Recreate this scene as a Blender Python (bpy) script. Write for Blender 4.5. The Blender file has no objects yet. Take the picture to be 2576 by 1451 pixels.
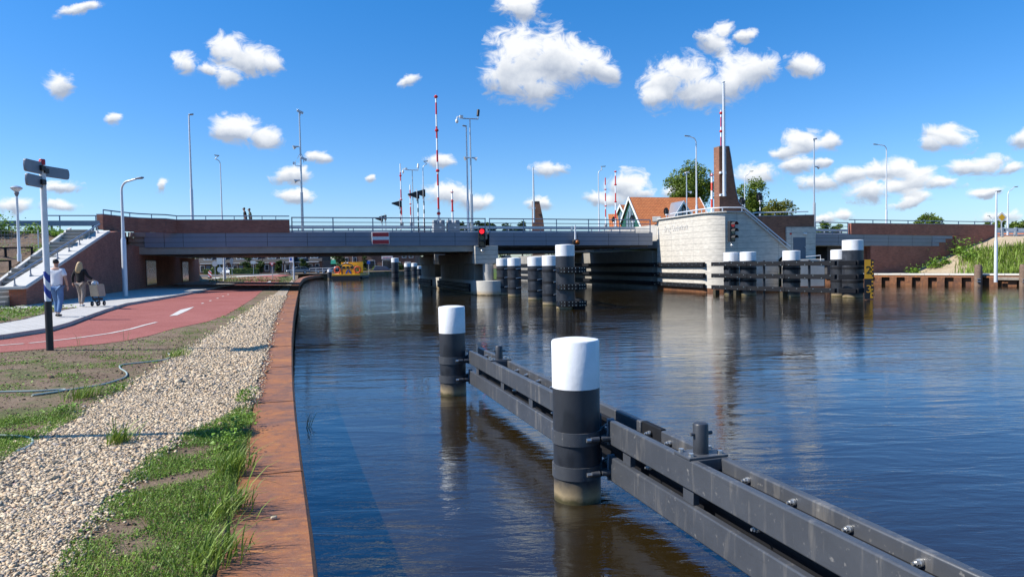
import bpy, math, random
import numpy as np
from mathutils import Vector, Matrix
random.seed(7)
RNG = np.random.default_rng(11)
C = bpy.context.scene.collection
sin, cos, PI, R = math.sin, math.cos, math.pi, math.radians

# ------------------------------------------------------------ surveying: the camera pose and the two site axes
F, CX, CY = 1777.0, 1288.0, 725.5          # focal length and centre of a 2576 px wide print
TH, RO, EYE = math.atan(66 / 1777), .018, 2.6
_f = Vector((0, cos(TH), -sin(TH))); _u = Vector((0, sin(TH), cos(TH))); _r = Vector((1, 0, 0))
RV = _r * cos(RO) - _u * sin(RO); UV = _u * cos(RO) + _r * sin(RO)
def ray(px, py): return _f + RV * ((px - CX) / F) - UV * ((py - CY) / F)
E2 = Vector((.9578, .2874)); B2 = Vector((-.2874, .9578))     # along the bridge / along the canal
def W(c, a, z): return Vector((E2.x * c + B2.x * a, E2.y * c + B2.y * a, z))
def ca(p): return (E2.x * p[0] + E2.y * p[1], B2.x * p[0] + B2.y * p[1])
def at(px, py, d):
    v = ray(px, py); k = d / v.y; return Vector((v.x * k, d, EYE + v.z * k))
def gz(px, py, z):
    v = ray(px, py); k = (z - EYE) / v.z; return Vector((v.x * k, v.y * k, z))
def gnd(px, py):                                             # the quayside ground falls gently to the canal
    v = ray(px, py); k = (.75 - EYE) / (v.z + .03 * (E2.x * v.x + E2.y * v.y)); return Vector((v.x * k, v.y * k, EYE + v.z * k))
def FA(px, py, a):                                           # (c, z) on a vertical plane parallel to the bridge
    v = ray(px, py); k = a / (B2.x * v.x + B2.y * v.y); return (E2.x * v.x + E2.y * v.y) * k, EYE + v.z * k
def zg(c): return .75 - .03 * max(-11, min(0, c))
_ZT = [(-60, 5.15), (-10.5, 5.2), (7.4, 5.14), (29.6, 4.97), (46.9, 4.76), (63, 4.51), (200, 3.4)]
def ZT(c):
    for (c0, z0), (c1, z1) in zip(_ZT, _ZT[1:]):
        if c <= c1: return z0 + (z1 - z0) * (c - c0) / (c1 - c0)
    return 3.4
AF = 55.76                                                   # face of the bridge

# ------------------------------------------------------------ mesh helpers
class MB:
    def __init__(s): s.v = []; s.f = []
    def add(s, vs, fs):
        n = len(s.v); s.v += [tuple(p) for p in vs]; s.f += [tuple(i + n for i in f) for f in fs]; return s
    def box(s, c, d, rz=0, m=None):
        x, y, z = d[0] / 2, d[1] / 2, d[2] / 2
        vs = [Vector((i, j, k)) for k in (-z, z) for j in (-y, y) for i in (-x, x)]
        if m is None: m = Matrix.Rotation(rz, 3, 'Z')
        return s.add([Vector(c) + m @ p for p in vs], [(0, 2, 3, 1), (4, 5, 7, 6), (0, 1, 5, 4), (2, 6, 7, 3), (0, 4, 6, 2), (1, 3, 7, 5)])
    def bar(s, p, q, w, h):                                  # rectangular bar from p to q, w sideways, h upwards
        p, q = Vector(p), Vector(q); d = (q - p).normalized()
        sd = d.cross(Vector((0, 0, 1)))
        sd = Vector((1, 0, 0)) if sd.length < 1e-4 else sd.normalized()
        up = sd.cross(d); sd = sd * w / 2; up = up * h / 2
        vs = [a + i * sd + j * up for a in (p, q) for i, j in ((-1, -1), (1, -1), (1, 1), (-1, 1))]
        return s.add(vs, [(3, 2, 1, 0), (4, 5, 6, 7), (0, 1, 5, 4), (1, 2, 6, 5), (2, 3, 7, 6), (3, 0, 4, 7)])
    def tube(s, pts, r, n=8, cap=True):
        pts = [Vector(p) for p in pts]; k = len(pts); rs = r if isinstance(r, (list, tuple)) else [r] * k
        vs = []; ref = None
        for i, p in enumerate(pts):
            t = (pts[min(i + 1, k - 1)] - pts[max(i - 1, 0)]).normalized()
            if ref is None: ref = Vector((1, 0, 0)) if abs(t.x) < .9 else Vector((0, 1, 0))
            a = (ref - t * ref.dot(t)).normalized(); b = t.cross(a); ref = a
            vs += [p + rs[i] * (cos(2 * PI * j / n) * a + sin(2 * PI * j / n) * b) for j in range(n)]
        fs = [(i * n + j, i * n + (j + 1) % n, (i + 1) * n + (j + 1) % n, (i + 1) * n + j) for i in range(k - 1) for j in range(n)]
        if cap: fs += [tuple(range(n - 1, -1, -1)), tuple((k - 1) * n + j for j in range(n))]
        return s.add(vs, fs)
    def cyl(s, c, r, z0, z1, n=24): return s.tube([(c[0], c[1], z0), (c[0], c[1], z1)], r, n)
    def lathe(s, c, prof, n=24):
        vs = [(c[0] + r * cos(2 * PI * j / n), c[1] + r * sin(2 * PI * j / n), c[2] + z) for r, z in prof for j in range(n)]
        k = len(prof)
        fs = [(i * n + j, i * n + (j + 1) % n, (i + 1) * n + (j + 1) % n, (i + 1) * n + j) for i in range(k - 1) for j in range(n)]
        fs += [tuple(range(n - 1, -1, -1)), tuple((k - 1) * n + j for j in range(n))]
        return s.add(vs, fs)
    def prism(s, pts, ex):                                   # polygon pushed along ex
        n = len(pts); ex = Vector(ex); pts = [Vector(p) for p in pts]
        return s.add(pts + [p + ex for p in pts], [tuple(range(n - 1, -1, -1)), tuple(range(n, 2 * n))] + [(i, (i + 1) % n, n + (i + 1) % n, n + i) for i in range(n)])
    def ball(s, c, r, n=12, sc=(1, 1, 1)):
        k = n // 2; vs = [(c[0], c[1], c[2] - r * sc[2])]
        for i in range(1, k):
            t = PI * i / k
            vs += [(c[0] + r * sc[0] * sin(t) * cos(2 * PI * j / n), c[1] + r * sc[1] * sin(t) * sin(2 * PI * j / n), c[2] - r * sc[2] * cos(t)) for j in range(n)]
        vs.append((c[0], c[1], c[2] + r * sc[2])); L = len(vs) - 1
        fs = [(0, 1 + (j + 1) % n, 1 + j) for j in range(n)]
        fs += [(1 + (i - 1) * n + j, 1 + (i - 1) * n + (j + 1) % n, 1 + i * n + (j + 1) % n, 1 + i * n + j) for i in range(1, k - 1) for j in range(n)]
        fs += [(L, 1 + (k - 2) * n + j, 1 + (k - 2) * n + (j + 1) % n) for j in range(n)]
        return s.add(vs, fs)
    def poly(s, pts): return s.add(pts, [tuple(range(len(pts)))])
    def build(s, name, mat, parent=None, smooth=True, bevel=0, uv=True, local=False):
        o = Vector((0, 0, 0)); p = parent
        if not local:
            while p: o += p.location; p = p.parent
        vs = [(v[0] - o.x, v[1] - o.y, v[2] - o.z) for v in s.v]
        me = bpy.data.meshes.new(name); me.from_pydata(vs, [], s.f)
        if uv:
            L = me.uv_layers.new(name='UVMap'); buf = np.zeros(len(me.loops) * 2, 'f')
            for pl in me.polygons:
                n = pl.normal
                if abs(n.z) > .75: ex, ey = Vector((1, 0, 0)), Vector((0, 1, 0))
                else:
                    ex = Vector((-n.y, n.x, 0)).normalized(); ey = n.cross(ex)
                for li in pl.loop_indices:
                    q = Vector(s.v[me.loops[li].vertex_index]); buf[2 * li] = q.dot(ex); buf[2 * li + 1] = q.dot(ey)
            L.data.foreach_set('uv', buf)
        return finish(name, me, mat, parent, smooth, bevel)
def finish(name, me, mat, parent=None, smooth=True, bevel=0):
    for m in (mat if isinstance(mat, (list, tuple)) else [mat]): me.materials.append(m)
    if smooth:
        me.polygons.foreach_set('use_smooth', [True] * len(me.polygons)); me.set_sharp_from_angle(angle=R(38))
    me.update()
    ob = bpy.data.objects.new(name, me); C.objects.link(ob)
    if parent: ob.parent = parent
    if bevel:
        b = ob.modifiers.new('bevel', 'BEVEL'); b.width = bevel; b.segments = 2; b.limit_method = 'ANGLE'
    return ob
def fast(name, v, f, mat, parent=None, mi=None):             # big meshes from numpy arrays
    me = bpy.data.meshes.new(name); k = f.shape[1]
    me.vertices.add(len(v)); me.vertices.foreach_set('co', np.asarray(v, 'f').ravel())
    me.loops.add(f.size); me.loops.foreach_set('vertex_index', f.ravel().astype('i'))
    me.polygons.add(len(f)); me.polygons.foreach_set('loop_start', np.arange(0, f.size, k, dtype='i')); me.polygons.foreach_set('loop_total', np.full(len(f), k, 'i'))
    for m in (mat if isinstance(mat, (list, tuple)) else [mat]): me.materials.append(m)
    if mi is not None: me.polygons.foreach_set('material_index', mi.astype('i'))
    me.update(calc_edges=True)
    ob = bpy.data.objects.new(name, me); C.objects.link(ob)
    if parent: ob.parent = parent
    return ob
def tag(o, label, cat, group=None):
    o['label'] = label; o['category'] = cat
    if group: o['group'] = group
    return o
def thing(name, label, cat, loc=(0, 0, 0), rz=0, group=None):
    o = bpy.data.objects.new(name, None); C.objects.link(o); o.location = loc; o.rotation_euler = (0, 0, rz)
    o.empty_display_size = .2
    return tag(o, label, cat, group)
def struct(o): o['kind'] = 'structure'; return o
def stuff(o, label, cat): o['kind'] = 'stuff'; return tag(o, label, cat)
def dup(root, loc, rz=0, label=None, group=None, scale=1):
    r = root.copy(); C.objects.link(r); r.location = loc; r.rotation_euler = (0, 0, rz); r.scale = (scale,) * 3
    if label: r['label'] = label
    if group: r['group'] = group
    for ch in list(root.children):
        c = ch.copy(); C.objects.link(c); c.parent = r
        for g in list(ch.children):
            d = g.copy(); C.objects.link(d); d.parent = c
    return r

# ------------------------------------------------------------ materials
def newmat(name):
    m = bpy.data.materials.new(name); m.use_nodes = True; nt = m.node_tree
    return m, nt, nt.nodes['Principled BSDF']
def N(nt, t, **kw):
    n = nt.nodes.new(t)
    for k, v in kw.items():
        if k.startswith('i_'): n.inputs[k[2:].replace('_', ' ')].default_value = v
        else: setattr(n, k, v)
    return n
def ramp(nt, fac, stops):
    r = N(nt, 'ShaderNodeValToRGB'); e = r.color_ramp.elements
    while len(e) < len(stops): e.new(.5)
    for el, (p, col) in zip(e, stops): el.position = p; el.color = (*col, 1) if len(col) == 3 else col
    nt.links.new(fac, r.inputs[0]); return r.outputs[0]
def mixc(nt, fac, a, b, mode='MIX'):
    m = N(nt, 'ShaderNodeMix', data_type='RGBA', blend_type=mode)
    for s, i in ((fac, 0), (a, 6), (b, 7)):
        if isinstance(s, bpy.types.NodeSocket): nt.links.new(s, m.inputs[i])
        else: m.inputs[i].default_value = s if i == 0 else (*s, 1)
    return m.outputs[2]
def math_(nt, op, a, b=None, clamp=False):
    m = N(nt, 'ShaderNodeMath', operation=op, use_clamp=clamp)
    for i, s in enumerate((a, b)):
        if s is None: continue
        if isinstance(s, bpy.types.NodeSocket): nt.links.new(s, m.inputs[i])
        else: m.inputs[i].default_value = s
    return m.outputs[0]
def noise(nt, vec, scale, detail=4, rough=.6, dist=0):
    n = N(nt, 'ShaderNodeTexNoise'); n.inputs['Scale'].default_value = scale; n.inputs['Detail'].default_value = detail
    n.inputs['Roughness'].default_value = rough; n.inputs['Distortion'].default_value = dist
    if vec: nt.links.new(vec, n.inputs['Vector'])
    return n.outputs[0]
def objco(nt): return N(nt, 'ShaderNodeTexCoord').outputs['Object']
def scaled(nt, vec, s):
    m = N(nt, 'ShaderNodeMapping'); m.inputs['Scale'].default_value = s; nt.links.new(vec, m.inputs['Vector']); return m.outputs[0]
def bumped(nt, bs, h, strength, dist=.02):
    b = N(nt, 'ShaderNodeBump'); b.inputs['Strength'].default_value = strength; b.inputs['Distance'].default_value = dist
    nt.links.new(h, b.inputs['Height']); nt.links.new(b.outputs[0], bs.inputs['Normal'])
def dark(c, k): return tuple(x * k for x in c)
def pm(name, base, rough=.55, metal=0, var=.25, scale=3, bump=.0, bscale=40, spec=.5, emit=0):
    m, nt, bs = newmat(name); co = objco(nt)
    n = noise(nt, co, scale, 6, .65)
    col = ramp(nt, n, [(.25, dark(base, 1 - var)), (.75, tuple(min(1, x * (1 + var * .6)) for x in base))])
    nt.links.new(col, bs.inputs['Base Color'])
    bs.inputs['Roughness'].default_value = rough; bs.inputs['Metallic'].default_value = metal
    bs.inputs['Specular IOR Level'].default_value = spec
    if bump: bumped(nt, bs, noise(nt, co, bscale, 5), bump)
    if emit:
        bs.inputs['Emission Color'].default_value = (*base, 1); bs.inputs['Emission Strength'].default_value = emit
    return m
M = {}
M['white_paint'] = None
M['white'] = pm('white', (.78, .78, .77), .45, var=.08)
M['galv'] = pm('galvanised_steel', (.52, .54, .56), .38, .55, .15, 8)
M['rail_grey'] = pm('rail_grey', (.20, .245, .31), .35, .35, .12, 5)
M['pole_white'] = pm('pole_white', (.66, .68, .70), .35, .15, .1, 4)
M['black'] = pm('black', (.012, .012, .014), .5, var=.2)
M['dark_metal'] = pm('dark_metal', (.035, .038, .045), .45, .1, .3, 6, .1, 20)
M['grey_plate'] = pm('grey_plate', (.20, .225, .265), .45, .2, .12, 6)
M['cabinet'] = pm('cabinet', (.30, .32, .34), .5, 0, .1, 4)
M['red_paint'] = pm('red_paint', (.55, .02, .02), .4, var=.15)
M['steel_bolt'] = pm('steel_bolt', (.62, .62, .60), .28, .8, .2, 20)
M['glass_dark'] = pm('glass_dark', (.03, .04, .05), .06, 0, .2, 2)
M['rubber'] = pm('rubber', (.012, .012, .012), .7)
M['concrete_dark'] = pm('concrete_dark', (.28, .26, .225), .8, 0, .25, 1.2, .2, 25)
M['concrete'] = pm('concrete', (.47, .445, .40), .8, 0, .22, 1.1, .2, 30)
M['concrete_light'] = pm('concrete_light', (.58, .56, .51), .75, 0, .14, 2, .15, 30)
M['asphalt'] = pm('asphalt', (.06, .06, .065), .85, 0, .2, 2, .2, 60)
M['timber_black'] = pm('timber_black', (.009, .010, .013), .75, 0, .35, 6, .25, 22, .25)
M['steel_dark'] = pm('steel_dark', (.03, .035, .045), .5, .2, .3, 3)
M['skin'] = pm('skin', (.46, .25, .17), .5, 0, .1, 8)
M['soil_bank'] = None
def stripes(name, cols, period, axis=2, slope=(0, 0), ph=0, rough=.4):
    m, nt, bs = newmat(name); s = N(nt, 'ShaderNodeSeparateXYZ'); nt.links.new(objco(nt), s.inputs[0])
    h = s.outputs[axis]
    for i, k in enumerate(slope):
        if k: h = math_(nt, 'ADD', h, math_(nt, 'MULTIPLY', s.outputs[i], k))
    fr = math_(nt, 'FRACT', math_(nt, 'ADD', math_(nt, 'DIVIDE', h, period), ph))
    st = math_(nt, 'GREATER_THAN', fr, .5)
    nt.links.new(mixc(nt, st, cols[0], cols[1]), bs.inputs['Base Color']); bs.inputs['Roughness'].default_value = rough
    return m
RED, WHI = (.55, .018, .018), (.8, .8, .8)
M['barrier'] = stripes('barrier_stripes', (WHI, RED), 1.95)
M['barrier_orange'] = stripes('barrier_orange_stripes', (WHI, (.62, .05, .02)), 1.6)
M['zebra'] = stripes('zebra_stripes', (WHI, (.012, .012, .014)), .7)
M['blue_stripes'] = stripes('blue_stripes', (WHI, (.008, .035, .26)), .34, slope=(1.6, 0))
def brickmat(name, c1, c2, mortar, bw=.22, bh=.065, ms=.010, rough=.85, off=.5, bump=.35, big=.3, bscale=.9):
    m, nt, bs = newmat(name); uv = N(nt, 'ShaderNodeUVMap').outputs[0]
    b = N(nt, 'ShaderNodeTexBrick', offset=off); nt.links.new(uv, b.inputs['Vector'])
    for k, v in (('Color1', (*c1, 1)), ('Color2', (*c2, 1)), ('Mortar', (*mortar, 1)), ('Scale', 1), ('Mortar Size', ms), ('Mortar Smooth', .2), ('Bias', 0), ('Brick Width', bw), ('Row Height', bh)): b.inputs[k].default_value = v
    n = noise(nt, uv, bscale, 6, .7); n2 = noise(nt, scaled(nt, uv, (2.2, 9, 1)), 1, 3)
    col = mixc(nt, 1, b.outputs[0], ramp(nt, n, [(.3, (1 - big,) * 3), (.7, (1 + big * .3,) * 3)]), 'MULTIPLY')
    col = mixc(nt, 1, col, ramp(nt, n2, [(.3, (.78, .78, .78)), (.7, (1.1, 1.1, 1.1))]), 'MULTIPLY')
    nt.links.new(col, bs.inputs['Base Color']); bs.inputs['Roughness'].default_value = rough
    if bump: bumped(nt, bs, math_(nt, 'SUBTRACT', 1, b.outputs[1]), bump, .01)
    return m
M['brick'] = brickmat('brick', (.47, .155, .095), (.34, .112, .074), (.23, .15, .115))
M['brick_warm'] = brickmat('brick_warm', (.36, .15, .08), (.26, .10, .057), (.20, .125, .09))
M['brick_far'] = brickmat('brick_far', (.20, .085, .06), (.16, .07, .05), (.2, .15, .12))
M['panel'] = brickmat('panel_concrete', (.63, .58, .495), (.61, .565, .485), (.27, .255, .225), 3.6, .462, .014, .75, 0, .4, .14)
M['panel_cap'] = brickmat('panel_pier', (.50, .48, .43), (.48, .46, .41), (.2, .19, .17), 9, .36, .02, .75, 0, .4, .15)
M['pavers'] = brickmat('pavers', (.60, .57, .52), (.53, .505, .465), (.32, .30, .27), .30, .15, .012, .85, .5, .2, .12)
M['roof_tile'] = brickmat('roof_tile', (.93, .34, .105), (.84, .27, .075), (.45, .12, .04), .26, .34, .045, .6, 0, .9, .2)
M['roof_dark'] = brickmat('roof_dark', (.035, .035, .042), (.028, .028, .034), (.012, .012, .014), .3, .34, .03, .6, 0, .6, .2)
M['clapboard'] = brickmat('clapboard', (.02, .12, .085), (.018, .11, .078), (.008, .05, .035), 20, .2, .03, .5, 0, .5, .1)
M['panel_metal'] = pm('panel_metal', (.20, .235, .30), .42, .2, .10, .9)
def rustmat(name, cols, sc=1.1, edge=False):
    m, nt, bs = newmat(name); co = objco(nt); uv = N(nt, 'ShaderNodeUVMap').outputs[0]
    n = noise(nt, co, sc, 9, .74, .8); n2 = noise(nt, co, 7, 7, .75); n4 = noise(nt, scaled(nt, co, (1.2, 5, 1)), 2.2, 6, .7, .5)
    c1 = ramp(nt, n, list(zip((.28, .44, .58, .76), cols)))
    c1 = mixc(nt, ramp(nt, n4, [(.54, (0, 0, 0)), (.70, (.8, .8, .8))]), c1, cols[3])
    c2 = mixc(nt, ramp(nt, n2, [(.50, (0, 0, 0)), (.70, (.85, .85, .85))]), c1, dark(cols[0], .75))
    n3 = noise(nt, co, 60, 4, .65); c3 = mixc(nt, ramp(nt, n3, [(.58, (0, 0, 0)), (.75, (.4, .4, .4))]), c2, (.42, .30, .20))
    nt.links.new(c3, bs.inputs['Base Color']); bs.inputs['Roughness'].default_value = .72
    bumped(nt, bs, noise(nt, co, 45, 6, .7), .35, .012); return m
M['rust'] = rustmat('rust', [(.11, .064, .054), (.21, .086, .044), (.33, .118, .034), (.46, .19, .046)])
M['rust_dark'] = rustmat('rust_dark', [(.05, .03, .025), (.12, .045, .02), (.2, .075, .025), (.3, .14, .06)], 2)
def fendermat():
    m, nt, bs = newmat('fender_board'); co = objco(nt)
    n = noise(nt, co, 2.2, 6, .7); st = noise(nt, scaled(nt, co, (6, 6, .7)), 1.6, 4, .6); sp = noise(nt, co, 16, 4, .6)
    c = ramp(nt, n, [(.3, (.048, .052, .060)), (.7, (.068, .073, .083))])
    c = mixc(nt, ramp(nt, st, [(.55, (0, 0, 0)), (.76, (.7, .7, .7))]), c, (.20, .185, .165))
    c = mixc(nt, ramp(nt, sp, [(.64, (0, 0, 0)), (.72, (.7, .7, .7))]), c, (.22, .21, .195))
    c = mixc(nt, ramp(nt, noise(nt, scaled(nt, co, (1, 1, 14)), 1.4, 5, .7), [(.63, (0, 0, 0)), (.72, (.5, .5, .5))]), c, (.035, .036, .04))
    nt.links.new(c, bs.inputs['Base Color']); bs.inputs['Roughness'].default_value = .38
    bumped(nt, bs, noise(nt, co, 30, 4), .08, .01); return m
M['fender'] = fendermat()
def whitepaint():                                            # thick white coating with scuffs, drips and a few bare specks
    m, nt, bs = newmat('white_paint'); co = objco(nt)
    c = ramp(nt, noise(nt, co, 4, 6, .7), [(.3, (.70, .70, .69)), (.6, (.81, .81, .81))])
    c = mixc(nt, ramp(nt, noise(nt, scaled(nt, co, (7, 7, .9)), 1.7, 5, .65), [(.60, (0, 0, 0)), (.80, (.55, .55, .55))]), c, (.46, .44, .39))
    c = mixc(nt, ramp(nt, noise(nt, co, 19, 5, .6), [(.70, (0, 0, 0)), (.76, (.7, .7, .7))]), c, (.22, .21, .20))
    nt.links.new(c, bs.inputs['Base Color']); bs.inputs['Roughness'].default_value = .45
    bumped(nt, bs, noise(nt, co, 16, 5), .22, .015); return m
M['white_paint'] = whitepaint()
def pilemat():                                               # black coating, weathered pale just above the water
    m, nt, bs = newmat('pile_coating'); co = objco(nt); s = N(nt, 'ShaderNodeSeparateXYZ'); nt.links.new(co, s.inputs[0])
    n = noise(nt, co, 5, 5, .7); z = math_(nt, 'ADD', s.outputs[2], math_(nt, 'MULTIPLY', math_(nt, 'SUBTRACT', n, .5), .16))
    base = ramp(nt, noise(nt, scaled(nt, co, (1.5, 1.5, 1)), 1.6, 3, .5), [(.38, (.015, .017, .022)), (.45, (.026, .029, .036)), (.62, (.030, .033, .040)), (.66, (.050, .054, .063))])
    c = mixc(nt, ramp(nt, z, [(.08, (1, 1, 1)), (.25, (0, 0, 0))]), base, (.33, .255, .15))
    c = mixc(nt, ramp(nt, z, [(.02, (1, 1, 1)), (.09, (0, 0, 0))]), c, (.07, .06, .025))
    nt.links.new(c, bs.inputs['Base Color']); bs.inputs['Roughness'].default_value = .42
    bumped(nt, bs, noise(nt, co, 22, 4), .12, .01); return m
M['pile'] = pilemat()
def concretewet():
    m, nt, bs = newmat('concrete_waterside'); co = objco(nt); s = N(nt, 'ShaderNodeSeparateXYZ'); nt.links.new(co, s.inputs[0])
    n = noise(nt, co, 2.5, 6, .7); z = math_(nt, 'ADD', s.outputs[2], math_(nt, 'MULTIPLY', math_(nt, 'SUBTRACT', n, .5), .25))
    c = ramp(nt, n, [(.3, (.47, .45, .40)), (.7, (.58, .56, .50))])
    c = mixc(nt, ramp(nt, z, [(.12, (.8, .8, .8)), (.40, (0, 0, 0))]), c, (.42, .30, .15))
    c = mixc(nt, ramp(nt, z, [(.03, (1, 1, 1)), (.08, (0, 0, 0))]), c, (.05, .04, .02))
    nt.links.new(c, bs.inputs['Base Color']); bs.inputs['Roughness'].default_value = .8
    bumped(nt, bs, noise(nt, co, 25, 5), .2, .01); return m
M['concrete_wet'] = concretewet()
def groundmat(name, cols, sc, bump=.6, bsc=14, green=None, bd=.05):
    m, nt, bs = newmat(name); co = objco(nt)
    n = noise(nt, co, sc, 8, .75); c = ramp(nt, n, list(zip((.28, .5, .72), cols)))
    c = mixc(nt, 1, c, ramp(nt, noise(nt, co, 28, 5, .7), [(.3, (.6, .6, .6)), (.7, (1.25, 1.25, 1.25))]), 'MULTIPLY')
    if green: c = mixc(nt, ramp(nt, noise(nt, co, .9, 6, .7), [(.50, (0, 0, 0)), (.62, (.8, .8, .8))]), c, green)
    nt.links.new(c, bs.inputs['Base Color']); bs.inputs['Roughness'].default_value = .95; bs.inputs['Specular IOR Level'].default_value = .2
    bumped(nt, bs, noise(nt, co, bsc, 7, .75), bump, bd); return m
M['soil'] = groundmat('soil', [(.12, .08, .052), (.19, .132, .088), (.26, .19, .13)], 1.3)
M['soil_green'] = groundmat('soil_green', [(.14, .095, .062), (.215, .15, .10), (.29, .21, .145)], 1.1, green=(.095, .115, .035))
M['sand'] = groundmat('sand', [(.32, .25, .165), (.42, .335, .225), (.50, .41, .29)], .8, .5, 5)
M['meadow'] = groundmat('meadow', [(.05, .085, .02), (.075, .12, .03), (.12, .13, .05)], .3)
M['soil_bank'] = groundmat('soil_bank', [(.13, .088, .06), (.185, .128, .09), (.24, .175, .13)], .9, .9, 5, bd=.12)
def gravelmat():
    m, nt, bs = newmat('gravel_bed'); co = objco(nt)
    v = N(nt, 'ShaderNodeTexVoronoi'); v.inputs['Scale'].default_value = 30; nt.links.new(co, v.inputs['Vector'])
    c = ramp(nt, v.outputs['Distance'], [(0, (.66, .55, .41)), (.5, (.54, .44, .32)), (.8, (.20, .155, .11))])
    c = mixc(nt, .35, c, v.outputs['Color'], 'SOFT_LIGHT')
    c = mixc(nt, 1, c, ramp(nt, noise(nt, co, 1.2, 4), [(.3, (.82, .82, .82)), (.7, (1.08, 1.08, 1.08))]), 'MULTIPLY')
    nt.links.new(c, bs.inputs['Base Color']); bs.inputs['Roughness'].default_value = .85
    bumped(nt, bs, math_(nt, 'SUBTRACT', 1, v.outputs['Distance']), 1, .03); return m
M['gravel'] = gravelmat()
M['pebble_a'] = pm('pebble_pale', (.64, .50, .33), .7, 0, .3, 9); M['pebble_b'] = pm('pebble_buff', (.50, .355, .21), .7, 0, .35, 9); M['pebble_c'] = pm('pebble_grey', (.36, .30, .24), .7, 0, .35, 9)
M['red_path'] = groundmat('red_asphalt', [(.285, .092, .075), (.33, .112, .093), (.385, .145, .122)], .55, .2, 60, bd=.01)
M['marking'] = pm('road_paint', (.62, .58, .52), .7, 0, .25, 6)
def leafmat(name, a, b, tr=.25):
    m, nt, bs = newmat(name); co = objco(nt); n = noise(nt, co, 1.1, 4, .7); g = N(nt, 'ShaderNodeNewGeometry')
    c = ramp(nt, n, [(.32, a), (.68, b)])
    hs = N(nt, 'ShaderNodeHueSaturation'); nt.links.new(c, hs.inputs['Color'])
    nt.links.new(math_(nt, 'ADD', math_(nt, 'MULTIPLY', g.outputs['Random Per Island'], .9), .55), hs.inputs['Value'])
    nt.links.new(hs.outputs[0], bs.inputs['Base Color']); bs.inputs['Roughness'].default_value = .55; bs.inputs['Specular IOR Level'].default_value = .3
    t = N(nt, 'ShaderNodeBsdfTranslucent'); nt.links.new(hs.outputs[0], t.inputs[0]); mx = N(nt, 'ShaderNodeMixShader'); mx.inputs[0].default_value = tr
    nt.links.new(bs.outputs[0], mx.inputs[1]); nt.links.new(t.outputs[0], mx.inputs[2]); nt.links.new(mx.outputs[0], nt.nodes['Material Output'].inputs[0]); return m
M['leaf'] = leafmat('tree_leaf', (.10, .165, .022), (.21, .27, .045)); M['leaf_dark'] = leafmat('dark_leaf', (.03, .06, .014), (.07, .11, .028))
M['leaf_yellow'] = leafmat('yellowish_leaf', (.16, .18, .025), (.27, .26, .05)); M['weed'] = leafmat('weed_leaf', (.11, .22, .025), (.23, .36, .05))
M['grass'] = leafmat('grass_blade', (.12, .20, .022), (.23, .31, .05)); M['reed'] = leafmat('reed_blade', (.12, .18, .05), (.24, .28, .10))
M['bark'] = pm('bark', (.07, .055, .04), .9, 0, .3, 6, .5, 12)
M['timber_old'] = pm('weathered_timber', (.20, .135, .095), .85, 0, .5, 5, .5, 14)
M['timber_grey'] = pm('grey_timber', (.30, .26, .21), .85, 0, .35, 5, .4, 14)

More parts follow.
